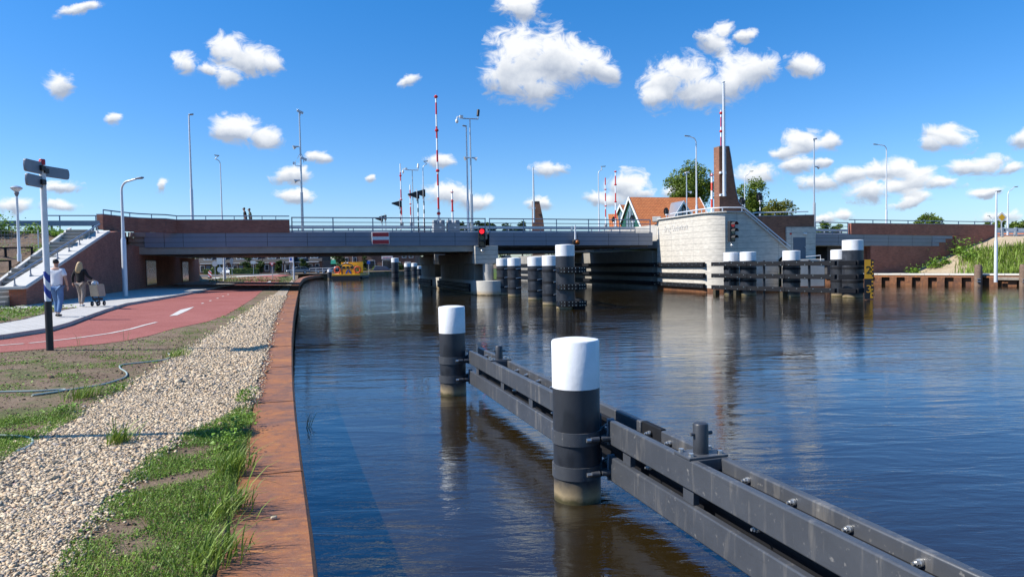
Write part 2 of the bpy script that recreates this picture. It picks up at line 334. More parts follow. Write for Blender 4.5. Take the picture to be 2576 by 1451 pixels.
# ------------------------------------------------------------ sky, sun, camera
SUN = Vector((-1, -.16, 1.013 * math.tan(R(43)))).normalized()
def make_world():
    w = bpy.data.worlds.new('World'); C_ = bpy.context.scene; C_.world = w; w.use_nodes = True; nt = w.node_tree; L = nt.links
    bg = nt.nodes['Background']; sky = N(nt, 'ShaderNodeTexSky', sky_type='NISHITA')
    sky.sun_disc = False; sky.sun_elevation = R(43); sky.sun_rotation = math.atan2(SUN.x, SUN.y) % (2 * PI)
    sky.air_density = 1.0; sky.dust_density = .35; sky.ozone_density = 2.6; sky.altitude = 0
    hs = N(nt, 'ShaderNodeHueSaturation'); hs.inputs['Saturation'].default_value = 1.42; hs.inputs['Value'].default_value = 1.0
    L.new(sky.outputs[0], hs.inputs['Color'])
    dirv = N(nt, 'ShaderNodeTexCoord').outputs['Generated']
    s = N(nt, 'ShaderNodeSeparateXYZ'); L.new(dirv, s.inputs[0])
    az = math_(nt, 'ARCTAN2', s.outputs[0], s.outputs[1]); el = math_(nt, 'ARCSINE', s.outputs[2])
    gain = ramp(nt, el, [(0, (.74, .90, 1.30)), (.10, (.86, .99, 1.26)), (.22, (.98, 1.06, 1.26)), (.40, (1.10, 1.18, 1.32)), (1, (1.5, 1.5, 1.5))])
    skyc = mixc(nt, 1, hs.outputs[0], gain, 'MULTIPLY')
    cb = N(nt, 'ShaderNodeCombineXYZ'); L.new(az, cb.inputs[0]); L.new(el, cb.inputs[1])
    n1 = N(nt, 'ShaderNodeTexNoise'); n1.inputs['Scale'].default_value = 15; n1.inputs['Detail'].default_value = 8; n1.inputs['Roughness'].default_value = .62
    L.new(cb.outputs[0], n1.inputs['Vector'])
    # billow the clouds' outlines by shifting the lookup direction
    sub = N(nt, 'ShaderNodeVectorMath', operation='SUBTRACT'); L.new(n1.outputs['Color'], sub.inputs[0]); sub.inputs[1].default_value = (.5, .5, .5)
    mul = N(nt, 'ShaderNodeVectorMath', operation='MULTIPLY'); L.new(sub.outputs[0], mul.inputs[0]); mul.inputs[1].default_value = (.036, .026, 0)
    addv = N(nt, 'ShaderNodeVectorMath', operation='ADD'); L.new(cb.outputs[0], addv.inputs[0]); L.new(mul.outputs[0], addv.inputs[1])
    pv = addv.outputs[0]
    acc = None; hsum = None; ssum = None
    for (px, py, w_, h_, tilt) in CLOUDS:
        v = ray(px, py).normalized(); a = math.atan2(v.x, v.y); e = math.asin(v.z)
        k = cos(a); mp = N(nt, 'ShaderNodeMapping', vector_type='TEXTURE')
        mp.inputs['Location'].default_value = (a, e, 0); mp.inputs['Rotation'].default_value = (0, 0, -R(tilt)); mp.inputs['Scale'].default_value = (1.25 * w_ / F * k * k + .002, 1.3 * h_ / F * k + .002, 1)
        if acc is not None:                                   # keeps the evaluation in order
            ch = N(nt, 'ShaderNodeVectorMath', operation='MULTIPLY_ADD'); L.new(hsum, ch.inputs[0]); ch.inputs[1].default_value = (1e-6, 1e-6, 0); L.new(pv, ch.inputs[2]); pv_i = ch.outputs[0]
        else: pv_i = pv
        L.new(pv_i, mp.inputs['Vector'])
        gr = N(nt, 'ShaderNodeTexGradient', gradient_type='SPHERICAL'); L.new(mp.outputs[0], gr.inputs[0]); S = gr.outputs[1]
        sp = N(nt, 'ShaderNodeSeparateXYZ'); L.new(mp.outputs[0], sp.inputs[0])
        ty = math_(nt, 'MULTIPLY', sp.outputs[1], S)
        acc = S if acc is None else math_(nt, 'MAXIMUM', acc, S)
        ssum = S if ssum is None else math_(nt, 'ADD', ssum, S)
        hsum = ty if hsum is None else math_(nt, 'ADD', hsum, ty)
    nA = noise(nt, scaled(nt, cb.outputs[0], (.8, 1.15, 1)), 38, 12, .66, .9)
    dens = math_(nt, 'ADD', acc, math_(nt, 'MULTIPLY', math_(nt, 'SUBTRACT', nA, .5), 1.75))
    has = math_(nt, 'GREATER_THAN', acc, .004)
    alpha = N(nt, 'ShaderNodeMapRange', interpolation_type='SMOOTHSTEP'); alpha.inputs[1].default_value = .06; alpha.inputs[2].default_value = .62
    L.new(dens, alpha.inputs[0]); al = math_(nt, 'MULTIPLY', alpha.outputs[0], has)
    rel = math_(nt, 'DIVIDE', hsum, math_(nt, 'MAXIMUM', ssum, .05))       # height inside its own cloud
    nB = noise(nt, cb.outputs[0], 26, 6, .6); nC = noise(nt, cb.outputs[0], 75, 5, .6)
    lit = math_(nt, 'ADD', math_(nt, 'ADD', math_(nt, 'MULTIPLY', rel, 1.25), .68), math_(nt, 'ADD', math_(nt, 'MULTIPLY', math_(nt, 'SUBTRACT', nB, .5), .55), math_(nt, 'MULTIPLY', math_(nt, 'SUBTRACT', nC, .5), .35)))
    cc = ramp(nt, lit, [(.18, (.31, .355, .44)), (.50, (.50, .535, .59)), (.9, (.745, .755, .765))])
    cm = N(nt, 'ShaderNodeMix', data_type='RGBA', blend_type='MULTIPLY'); cm.inputs[0].default_value = 1; L.new(cc, cm.inputs[6]); cm.inputs[7].default_value = (1 / SKY_K,) * 3 + (1,)
    w.cycles.sampling_method = 'NONE'
    out = mixc(nt, math_(nt, 'MULTIPLY', al, .96), skyc, cm.outputs[2])
    L.new(out, bg.inputs['Color']); bg.inputs['Strength'].default_value = SKY_K
SKY_K = .10
CLOUDS = [(1385,165,120,62,0),(1400,120,60,45,0),(1320,128,88,58,0),(1285,195,70,50,0),(1350,232,62,34,0),(1425,155,72,48,0),(1495,165,50,36,10),(1530,180,24,26,0),
 (1660,215,58,52,0),(1720,185,70,42,0),(1780,232,92,38,0),(1850,195,62,52,0),(1905,178,42,38,0),(1640,245,30,20,0),
 (1800,108,48,26,30),(1818,75,24,18,0),(1872,92,30,12,10),(2018,166,44,22,22),
 (578,122,46,32,0),(625,150,78,32,-5),(685,155,28,24,0),(572,190,30,24,0),(470,162,30,24,0),(520,175,32,12,0),
 (1310,18,64,30,0),(148,213,36,24,-20),(281,298,17,11,0),(605,322,64,34,0),(655,342,50,28,0),(565,332,38,24,0),
 (735,442,46,24,0),(740,496,48,16,5),(808,397,27,12,0),(1025,205,30,10,-20),(1105,402,38,17,0),(1125,490,58,28,0),(1190,510,50,20,0),
 (1378,424,44,18,0),(1355,512,36,16,0),(1580,470,50,36,0),(1520,502,64,16,10),(1615,492,34,18,0),(1905,440,55,30,0),
 (2022,355,58,28,10),(2085,353,30,20,0),(1978,380,42,16,0),(2012,412,46,20,0),(2065,405,24,12,0),
 (2060,460,52,20,8),(2135,442,52,22,0),(2205,430,62,22,0),(2260,420,42,24,0),(2305,440,50,20,0),(2185,478,56,26,0),(2270,465,64,22,0),(2300,494,50,18,0),(2275,512,40,14,0),(2365,460,56,15,5),
 (2385,345,66,28,18),(2345,365,36,16,10),(2450,422,62,18,5),(2500,408,48,20,0),(2550,425,40,11,0),(2572,355,30,22,0),
 (40,518,50,22,0),(145,522,50,13,0),(155,472,50,13,-8),(205,22,50,9,-25),(2080,545,40,13,0),(2130,537,22,15,0),(2505,545,48,16,0),(2480,482,46,10,0),(1700,485,40,14,0),(415,475,10,18,0),(935,450,13,8,0),
 (1500,-120,150,45,0),(900,-200,190,50,0),(2100,-160,120,45,0),(300,-260,130,50,0),(1750,-330,170,60,0)]
make_world()
def make_sun():
    l = bpy.data.lights.new('sun', 'SUN'); l.energy = 5.0; l.angle = R(.55); l.color = (1, .955, .88)
    o = bpy.data.objects.new('sun', l); C.objects.link(o); o.rotation_euler = (-SUN).to_track_quat('-Z', 'Y').to_euler(); o.location = (-40, -5, 45)
make_sun()
def make_camera():
    cd = bpy.data.cameras.new('camera'); o = bpy.data.objects.new('camera', cd); C.objects.link(o)
    cd.sensor_fit = 'HORIZONTAL'; cd.sensor_width = 36; cd.lens = F / 2576 * 36; cd.clip_start = .05; cd.clip_end = 6000
    m = Matrix((RV, UV, -_f)).transposed().to_4x4(); m.translation = (0, 0, EYE); o.matrix_world = m
    bpy.context.scene.camera = o
make_camera()
vs = bpy.context.scene.view_settings; vs.view_transform = 'Standard'; vs.look = 'None'; vs.exposure = .47; vs.gamma = 1; vs.use_curve_mapping = False
cy = bpy.context.scene.cycles; cy.use_denoising = True; cy.max_bounces = 6; cy.diffuse_bounces = 3; cy.glossy_bounces = 3; cy.transparent_max_bounces = 4; cy.sample_clamp_indirect = 6; cy.caustics_reflective = False

# ------------------------------------------------------------ water
def make_water():
    m, nt, bs = newmat('canal_water'); co = objco(nt)
    bs.inputs['Base Color'].default_value = (.021, .0135, .004, 1); bs.inputs['Roughness'].default_value = .035
    bs.inputs['IOR'].default_value = 1.85; bs.inputs['Specular IOR Level'].default_value = .5; bs.inputs['Specular Tint'].default_value = (.55, .80, 1, 1)
    n1 = noise(nt, scaled(nt, co, (.55, 1.7, 1)), 1.0, 3, .5, .5)
    n2 = noise(nt, scaled(nt, co, (3.2, 8.5, 1)), 1.0, 4, .6, .5)
    n3 = noise(nt, scaled(nt, co, (.11, .2, 1)), 1.0, 3, .6)
    patch = ramp(nt, n3, [(.36, (.10, .10, .10)), (.60, (1, 1, 1))])
    h = math_(nt, 'ADD', math_(nt, 'MULTIPLY', n1, 1.0), math_(nt, 'MULTIPLY', math_(nt, 'MULTIPLY', n2, .42), patch))
    bumped(nt, bs, h, 1.0, .019)
    mb = MB().poly([(-400, -80, 0), (500, -80, 0), (500, 420, 0), (-400, 420, 0)])
    struct(mb.build('water', m, smooth=False))
make_water()

# ------------------------------------------------------------ land
def grid(name, cs, as_, zf, mat, parent=None):
    v = [W(c, a, zf(c, a)) for a in as_ for c in cs]; n = len(cs)
    f = [(j * n + i, j * n + i + 1, (j + 1) * n + i + 1, (j + 1) * n + i) for j in range(len(as_) - 1) for i in range(n - 1)]
    return v, f
def lin(a, b, n): return [a + (b - a) * i / n for i in range(n + 1)]
_CO = [(-6, .16), (2, .135), (4.3, .09), (5.4, .057), (7.9, -.03), (11.8, -.116), (19, -.2), (28.5, -.216), (40, -.16), (52, -.09), (80, 0), (95, .25), (110, .55), (125, 1.3), (138, 2.6), (150, 5.4)]
def coff(a):                                                  # how the quay edge swings along its length
    for (a0, o0), (a1, o1) in zip(_CO, _CO[1:]):
        if a <= a1: k = (a - a0) / (a1 - a0); k = max(0, k); return o0 + (o1 - o0) * k
    return 5.4
def capw(a):                                                  # width of the steel cap
    for (a0, o0), (a1, o1) in zip(_CW, _CW[1:]):
        if a <= a1: k = max(0, (a - a0) / (a1 - a0)); return o0 + (o1 - o0) * k
    return .75
_CW = [(-6, .66), (4.5, .63), (6, .575), (9, .565), (15, .60), (26, .69), (50, .74), (150, .75)]
def bank_z(c, a):
    z = zg(c)
    if c > coff(a) - capw(a) + .02: return .66
    if c < -12.64:
        up = 3.75 * min(1, max(0, (a - 33.4) / 13.3)); 
        if a > 90: up = max(0, 3.75 * (1 - (a - 90) / 14))
        k = min(1, (-12.64 - c) / .3)
        z += up * k + (.12 * math.sin(c * 1.7 + a * .9) * math.sin(a * 1.3 - c * .6) + .07 * math.sin(c * 4.1) * math.sin(a * 3.3)) * k * min(1, up)
    return z
def make_land():
    cs = [-1200, -300, -120, -60] + lin(-44, -12.95, 60) + [-12.64, -11.3, -11.05] + lin(-10.8, -1.3, 11) + [-1.1, -1.0, -.95, -.9, -.85, -.8, -.75, -.7, -.65, -.6, -.55, -.5, -.45, -.3]
    as_ = [-60, -10] + lin(0, 33, 22) + lin(33.4, 47, 28) + [60, 84, 90, 97, 104, 115, 135, 150]
    v, f = grid('', cs, as_, bank_z, None)
    mb = MB().add(v, f)
    shore = [(-1200, 150), (-300, 150), (-.5, 150), (5.6, 152), (12, 162), (21, 174), (60, 188), (400, 210), (900, 300), (900, 2200), (-1200, 2200)]
    mb.add([W(c, a, .98) for c, a in shore], [tuple(range(len(shore)))])
    for (c0, a0), (c1, a1) in zip(shore[2:8], shore[3:9]):
        mb.poly([W(c0, a0, .98), W(c1, a1, .98), W(c1, a1, -1), W(c0, a0, -1)])
    struct(mb.build('ground', M['soil_green'], smooth=True))
    # earth slope beside the steps, lying on the ground sheet
    cs2 = lin(-44, -12.7, 62); as2 = lin(33, 46.5, 40)
    v, f = grid('', cs2, as2, lambda c, a: bank_z(c, a) + .03 + .06 * sin(c * 2.3 + a) * sin(a * 2.9), None)
    struct(MB().add(v, f).build('embankment', M['soil_bank']))
make_land()
# right bank: quay strip, then a slope up to the road
Q0, QN, QT = Vector((33.1, 64.2)), Vector((.792, .61)), Vector((.61, -.792))
def QW(l, q, z): p = Q0 + QT * l + QN * q; return Vector((p.x, p.y, z))
def right_z(l, q):
    p = QW(l, q, 0); c, a = ca(p); ft = 3.2 + 5.4 * min(1, max(0, (a - 40) / 15.8))
    z = .84 + min(3.45, max(0, (q - ft) * .34))
    return z + .06 * sin(p.x * 1.9) * sin(p.y * 1.5)
def make_right():
    ls = [-6] + lin(-4, 40, 60) + [60, 120]; qs = [-.02, .6, 1.2, 1.8] + lin(2.2, 22, 44) + [30, 60, 300]
    v = [QW(l, q, right_z(l, q) if q > 2 else .84) for q in qs for l in ls]; n = len(ls)
    f = [(j * n + i, j * n + i + 1, (j + 1) * n + i + 1, (j + 1) * n + i) for j in range(len(qs) - 1) for i in range(n - 1)]
    struct(MB().add(v, f).build('river_bank', M['sand']))
    pts = [(30.9, 61), (48, 61), (70, 57.5), (700, 57.5), (700, 600), (60, 200), (30.9, 150)]
    struct(MB().prism([W(c, a, .9) for c, a in pts], (0, 0, -2)).build('meadow', M['meadow']))
    # strip of concrete slabs along the right quay
    mb = MB()
    for i in range(22):
        l0 = -4 + i * 2.0; p, q = QW(l0, .95, .90), QW(l0 + 1.97, .95, .90); mb.bar(p, q, 1.3, .12)
    struct(mb.build('quay_pavement', M['concrete_light'], bevel=.01))
make_right()

def ground_poly(pts, dz): return [gnd(x, y) + Vector((0, 0, dz)) for x, y in pts]
def flat_mesh(name, pts, dz, mat, parent=None):
    o = MB().poly(ground_poly(pts, dz)).build(name, mat, parent, smooth=False); return o
KERB = [(-120, 868), (0, 853), (114, 835), (166, 820), (208, 804), (260, 785), (312, 769), (382, 757), (451, 745), (500, 735), (541, 726), (572, 719), (612, 711)]
NEAR = [(-120, 895), (0, 887), (100, 879), (180, 872), (250, 866), (312, 858), (375, 845), (434, 828), (480, 818), (520, 810), (569, 793), (606, 771), (640, 749), (655, 735), (683, 719.5), (700, 711.5), (707, 704)]
CAPL = [(-.58, a) for a in lin(0, 150, 60)]
def make_paths():
    cyc = MB().poly(ground_poly(NEAR[::-1] + KERB + [(618, 706), (640, 700)], .008)).build('cycle_path', M['red_path'], smooth=False)
    struct(cyc)
    def mark(pts, w):
        mb = MB(); P = [gnd(x, y) + Vector((0, 0, .014)) for x, y in pts]
        for i, (p, q) in enumerate(zip(P, P[1:])):
            d0 = (P[min(i + 1, len(P) - 1)] - P[max(i - 1, 0)]).normalized(); d1 = (P[min(i + 2, len(P) - 1)] - P[i]).normalized()
            s0 = d0.cross(Vector((0, 0, 1))) * w / 2; s1 = d1.cross(Vector((0, 0, 1))) * w / 2
            mb.poly([p - s0, p + s0, q + s1, q - s1])
        mb.build('marking', M['marking'], cyc, smooth=False)
    mark([(-60, 875), (0, 869.5), (60, 865)], .11)
    mark([(74, 864), (140, 857), (208, 849), (277, 839), (330, 828), (365, 818), (394, 811)], .11)
    for x, y in ((508, 764), (528, 757.5), (546, 751), (560, 746.3), (573, 741.5)): 
        p = gnd(x, y); q = p + Vector((-.29, .95, 0)) * .45; p.z += .014; q.z += .02; s = Vector((.05, .015, 0)); MB().poly([p - s, p + s, q + s, q - s]).build('marking', M['marking'], cyc, smooth=False)
    MB().poly(ground_poly([(426, 795.8), (454.4, 779.8), (488.4, 772.2), (476, 779.8), (445.8, 793.7)], .016)).build('marking', M['marking'], cyc, smooth=False)
    MB().poly(ground_poly([(668, 712), (676, 708), (686, 702), (684, 705.5), (680, 711)], .016)).build('marking', M['marking'], cyc, smooth=False)
    # pavement, a kerb's height above the cycle path
    foot = ground_poly(KERB, .10) ; back = [W(-11.05, a, zg(-11) + .10) for a in (78, 60, 33.2)]
    foot += back[::-1][::-1] + ground_poly([(30, 779), (-120, 782), (-120, 842)], .10)
    mb = MB().poly(foot)
    for p, q in zip(foot[:len(KERB) - 1], foot[1:len(KERB)]): mb.poly([p, q, q - Vector((0, 0, .14)), p - Vector((0, 0, .14))])
    struct(mb.build('pavement', M['pavers'], smooth=False))
    k = MB(); kp = ground_poly(KERB, .055)
    for p, q in zip(kp, kp[1:]): k.bar(p + Vector((.02, .0, 0)), q + Vector((.02, .0, 0)), .14, .12)
    struct(k.build('kerb', M['concrete'], smooth=False))
    tri = [(-120, 838), (0, 822), (60, 811), (104, 799), (166, 785), (196, 780), (120, 781.5), (-120, 787)]
    struct(MB().poly(ground_poly(tri, .112)).build('verge', M['soil_green'], smooth=False))
    grav = [(-330, 1500), (-150, 1290), (0, 1165), (60, 1130), (150, 1078), (220, 1040), (300, 990), (380, 940), (450, 893), (510, 860), (575, 818), (640, 775), (690, 741), (712, 722), (725, 713), (733, 704.5)]
    right = [(90, 1520), (190, 1345), (290, 1235), (370, 1155), (470, 1090), (560, 1052), (622, 1010)]
    gb = ground_poly(grav, .01); c_ = [W(coff(a) - capw(a) - .01, a, zg(coff(a) - capw(a)) + .01) for a in (10.3, 12, 14, 17, 20, 25, 30, 37, 45, 60, 75, 84)]
    struct(MB().poly(gb + c_[::-1] + ground_poly(right[::-1], .01)).build('gravel_strip', M['gravel'], smooth=False))
    return gb + c_[::-1] + ground_poly(right[::-1], .01)
GRAV = make_paths()
def inside(px, py, poly):
    x = np.asarray(px); y = np.asarray(py); r = np.zeros(x.shape, bool); n = len(poly)
    for i in range(n):
        x0, y0, x1, y1 = poly[i][0], poly[i][1], poly[i - 1][0], poly[i - 1][1]
        c = ((y0 > y) != (y1 > y)) & (x < (x1 - x0) * (y - y0) / ((y1 - y0) or 1e-9) + x0); r ^= c
    return r
ZGV = lambda x, y: .75 - .03 * np.clip(E2.x * x + E2.y * y, -11, 0)
def rot_rand(n, flat=1.0):
    a = RNG.uniform(0, 2 * PI, n); b = RNG.normal(0, .55 * flat, n); c = RNG.normal(0, .55 * flat, n)
    ca_, sa, cb, sb, cc, sc = np.cos(a), np.sin(a), np.cos(b), np.sin(b), np.cos(c), np.sin(c)
    m = np.empty((n, 3, 3)); m[:, 0, 0] = ca_ * cb; m[:, 0, 1] = ca_ * sb * sc - sa * cc; m[:, 0, 2] = ca_ * sb * cc + sa * sc
    m[:, 1, 0] = sa * cb; m[:, 1, 1] = sa * sb * sc + ca_ * cc; m[:, 1, 2] = sa * sb * cc - ca_ * sc
    m[:, 2, 0] = -sb; m[:, 2, 1] = cb * sc; m[:, 2, 2] = cb * cc; return m
def scatter(name, proto_v, proto_f, pos, size, mats, mi_n=1, flat=1., parent=None):
    n = len(pos); m = rot_rand(n, flat); pv = np.asarray(proto_v); pf = np.asarray(proto_f)
    v = np.einsum('nij,kj->nki', m, pv) * (np.asarray(size) * np.ones(n))[:, None, None] + pos[:, None, :]
    f = (pf[None] + (np.arange(n) * len(pv))[:, None, None]).reshape(-1, pf.shape[1])
    mi = np.repeat(RNG.choice(mi_n, n, p=([.55, .3, .15] if mi_n == 3 else None)), len(pf)) if mi_n > 1 else None
    return fast(name, v.reshape(-1, 3), f, mats, parent, mi)
OCT_V = [(1, 0, 0), (.45, .8, .05), (-.5, .75, 0), (-1, -.1, .05), (-.4, -.8, 0), (.6, -.7, 0), (.1, .05, .42), (0, 0, -.35)]
OCT_F = [(i, (i + 1) % 6, 6) for i in range(6)] + [((i + 1) % 6, i, 7) for i in range(6)]
def make_pebbles():
    out = []; sz = []
    for a0, a1, n, s in ((2.6, 6, 56000, .0115), (6, 11, 46000, .0150), (11, 22, 30000, .021), (22, 46, 18000, .032)):
        c = RNG.uniform(-7.5, -.55, n * 3); a = RNG.uniform(a0, a1, n * 3)
        x = E2.x * c + B2.x * a; y = E2.y * c + B2.y * a
        k = inside(x + RNG.normal(0, .10, n * 3), y + RNG.normal(0, .10, n * 3), GRAV); x, y = x[k][:n], y[k][:n]
        out.append(np.stack([x, y, ZGV(x, y) + .014], 1)); sz.append(s * RNG.lognormal(0, .35, len(x)))
    stuff(scatter('gravel', OCT_V, OCT_F, np.concatenate(out), np.concatenate(sz), [M['pebble_a'], M['pebble_b'], M['pebble_c']], 3, .7), 'pale gravel strip running along the rusty quay edge', 'gravel')
make_pebbles()

# ------------------------------------------------------------ rusty quay edge
def make_quay():
    t = thing('quay_wall', 'rusty steel capped quay edge curving along the gravel strip', 'quay wall', W(-.3, 20, .3))
    as_ = [-6, 2] + lin(3, 147, 72); off = lambda a: sum(coff(a + d) for d in (-1.2, -.6, 0, .6, 1.2)) / 5
    joints = [3.1, 6.6, 10.1, 13.6, 17.1, 20.6, 24.1, 30, 36, 42]
    cap = MB(); prev = None
    prof = [(-.64, -.3), (-.64, .735), (-.62, .755), (-.055, .755), (-.03, .735), (-.025, .70), (-.025, .28)]
    vs = [W((c if c > -.1 else c * capw(a) / .64) + off(a), a, z) for a in as_ for c, z in prof]; n = len(prof)
    fs = [(i * n + j, i * n + j + 1, (i + 1) * n + j + 1, (i + 1) * n + j) for i in range(len(as_) - 1) for j in range(n - 1)] + [tuple(range(n))]
    cap.add(vs, fs); cap.build('steel_cap', M['rust'], t)
    sh = MB(); k = 0; pts = []
    a = -6
    while a < 147:                                           # corrugated sheet piles below the cap
        for dc, da in ((-.12, 0), (-.12, .38), (-.42, .55), (-.42, .93)): pts.append((dc + off(a), a + da))
        a += 1.1
    v = [W(c, a, z) for c, a in pts for z in (.3, -.9)]
    sh.add(v, [(2 * i, 2 * i + 1, 2 * i + 3, 2 * i + 2) for i in range(len(pts) - 1)]); sh.build('sheet_piling', M['rust_dark'], t)
    seam = MB()
    for a in joints: seam.bar(W(-capw(a) + .01 + off(a), a, .757), W(-.04 + off(a), a, .757), .014, .008)
    seam.build('weld_seam', M['rust_dark'], t)
    # far end: the quay turns away along the far shore
    tag(MB().box(gz(689, 1305, .757) + Vector((0, 0, .012)), (.045, .03, .025), .4).build('stone', M['pebble_a'], bevel=.008), 'single pale pebble lying on the rusty quay cap', 'stone')
make_quay()

# ------------------------------------------------------------ foreground piles and fender
def mooring_pile(loc, r, h, white, label, group, collars=(), lugdir=0, zcap=.0):
    t = thing('mooring_pile', label, 'mooring pile', loc, 0, group)
    MB().lathe((0, 0, -1.2), [(r, 0), (r, 1.2 + h - white)], 40).build('shaft', M['pile'], t, local=True)
    MB().lathe((0, 0, 0), [(r + .004, h - white), (r + .004, h - .02), (r * .97, h - .004), (r * .6, h + .012), (.01, h + .018)], 40).build('white_cap', M['white_paint'], t, local=True)
    for z in collars:
        MB().lathe((0, 0, 0), [(r + .002, z - .07), (r + .016, z - .07), (r + .016, z + .07), (r + .002, z + .07)], 40).build('collar', M['timber_black'] if lugdir == 2 else M['fender'], t, local=True)
    return t
PC = 2.86
def make_foreground():
    for a, lab in ((7.165, 'nearest black pile with tall white cap standing in the foreground water'), (13.71, 'slim white capped pile at the far end of the near fender')):
        t = mooring_pile(W(PC, a, 0), .257, 1.75, .52, lab, 'piles of the near fender', (.70, .33), 1)
        for z in (.70, .33):
            lug = MB(); b = MB(); e3 = Vector((E2.x, E2.y, 0)); b3 = Vector((-B2.x, -B2.y, 0))
            base = e3 * .16 + b3 * .225 + Vector((0, 0, z))
            lug.bar(e3 * .13 + b3 * .20 + Vector((0, 0, z)), e3 * .40 + b3 * .17 + Vector((0, 0, z + .01)), .03, .03)
            lug.tube([base + e3 * -.11 + b3 * .05, base + e3 * -.015 + b3 * .05], .030, 10); lug.tube([base + e3 * .01 + b3 * .05, base + e3 * .11 + b3 * .05], .030, 10)
            lug.prism([e3 * .2 + b3 * .1 + Vector((0, 0, z - .06)), e3 * .36 + b3 * .02 + Vector((0, 0, z - .11)), e3 * .36 + b3 * .02 + Vector((0, 0, z + .11)), e3 * .2 + b3 * .1 + Vector((0, 0, z + .06))], b3 * .03)
            lug.build('clamp', M['fender'], t, local=True)
            for u_, v_, r_ in ((base + e3 * -.16 + b3 * .05, base + e3 * -.10 + b3 * .05, .024), (base + e3 * .11 + b3 * .05, base + e3 * .135 + b3 * .05, .026), (e3 * .30 + b3 * .10 + Vector((0, 0, z + .07)), e3 * .30 + b3 * .20 + Vector((0, 0, z + .07)), .02), (e3 * .30 + b3 * .10 + Vector((0, 0, z - .07)), e3 * .30 + b3 * .18 + Vector((0, 0, z - .07)), .02)): MB().tube([u_, v_], r_, 6).build('clamp_bolt', M['steel_bolt'], t, local=True)
    t = thing('guide_fender', 'long double fender of dark grey boards running across the foreground water', 'fender', W(3.3, 6, .5))
    for z0, z1 in ((.63, .89), (.24, .50)):
        for a0, a1 in ((-5, 6.93), (7.25, 13.48)):
            MB().bar(W(3.165, a0, (z0 + z1) / 2), W(3.165, a1, (z0 + z1) / 2), .075, z1 - z0).build('board', M['fender'], t, bevel=.014)
        for a0, a1 in ((-5, 2.0), (2.015, 6.30), (6.75, 11.9), (11.95, 13.9)):
            MB().bar(W(3.455, a0, (z0 + z1) / 2), W(3.455, a1, (z0 + z1) / 2), .075, z1 - z0).build('board', M['fender'], t, bevel=.014)
        MB().bar(W(3.46, 6.32, (z0 + z1) / 2), W(3.46, 6.73, (z0 + z1) / 2), .06, z1 - z0 + .012).build('splice_plate', M['timber_black'], t, bevel=.006)
        for a in (6.93, 13.48): MB().bar(W(3.165, a, (z0 + z1) / 2), W(3.165, a + .03, (z0 + z1) / 2), .082, z1 - z0 + .02).build('end_plate', M['grey_plate'], t, bevel=.004)
    core = MB()
    for z0, z1 in ((.30, .78), ): core.bar(W(3.385, -5, (z0 + z1) / 2), W(3.385, 13.4, (z0 + z1) / 2), .06, z1 - z0)
    core.build('steel_core', M['black'], t)
    
    for a in (-.6, 1.25, 3.1, 5.35, 6.55, 8.15, 9.7, 11.2, 12.9): MB().box(W(3.19, a, .565), (.06, .17, .13), math.atan2(B2.y, B2.x) - PI / 2).build('spacer', M['fender'], t, bevel=.004)
    def bolt(a, z, c=3.415):
        m = MB(); m.tube([W(c, a, z), W(c - .02, a, z)], .026, 10); m.tube([W(c - .02, a, z), W(c - .045, a, z)], .020, 6); m.tube([W(c - .045, a, z), W(c - .066, a, z)], .011, 8)
        m.build('bolt', M['steel_bolt'], t)
    for a in (1.0, 1.5, 2.06, 2.5, 2.78, 3.2, 3.75, 4.3, 4.85, 5.75, 6.1, 6.52, 7.9, 8.4, 8.75, 9.0, 9.4, 10.0, 10.6, 11.1, 12.5, 13.1): bolt(a, .815)
    for a in (1.8, 2.8, 3.6, 4.5, 5.4, 6.2, 8.0, 8.9, 9.8, 10.7): bolt(a, .565, 3.255)
    for a in (5.386, 11.9):
        p = W(3.31, a, .90); h = .27 if a < 8 else .24
        MB().box(p + Vector((0, 0, .0)), (.38, .26, .022), math.atan2(B2.y, B2.x) - PI / 2).box(p - Vector((0, 0, .06)), (.24, .30, .10), math.atan2(B2.y, B2.x) - PI / 2).build('bollard_plate', M['fender'], t, bevel=.004)
        bo = MB().lathe(p, [(.066, 0), (.066, h - .012), (.058, h), (.01, h + .004)], 24).build('bollard', M['dark_metal'], t)
        MB().tube([p + Vector((E2.x, E2.y, 0)) * -.10 + Vector((0, 0, h - .09)), p + Vector((E2.x, E2.y, 0)) * .11 + Vector((0, 0, h - .09))], .016, 10).build('pin', M['fender'], bo)
        for i, j in ((-.14, -.08), (.14, -.08), (-.14, .09), (.14, .09)): MB().tube([p + Vector((E2.x * i + B2.x * j, E2.y * i + B2.y * j, .01)), p + Vector((E2.x * i + B2.x * j, E2.y * i + B2.y * j, .038))], .024, 6).build('plate_bolt', M['steel_bolt'], t)
make_foreground()

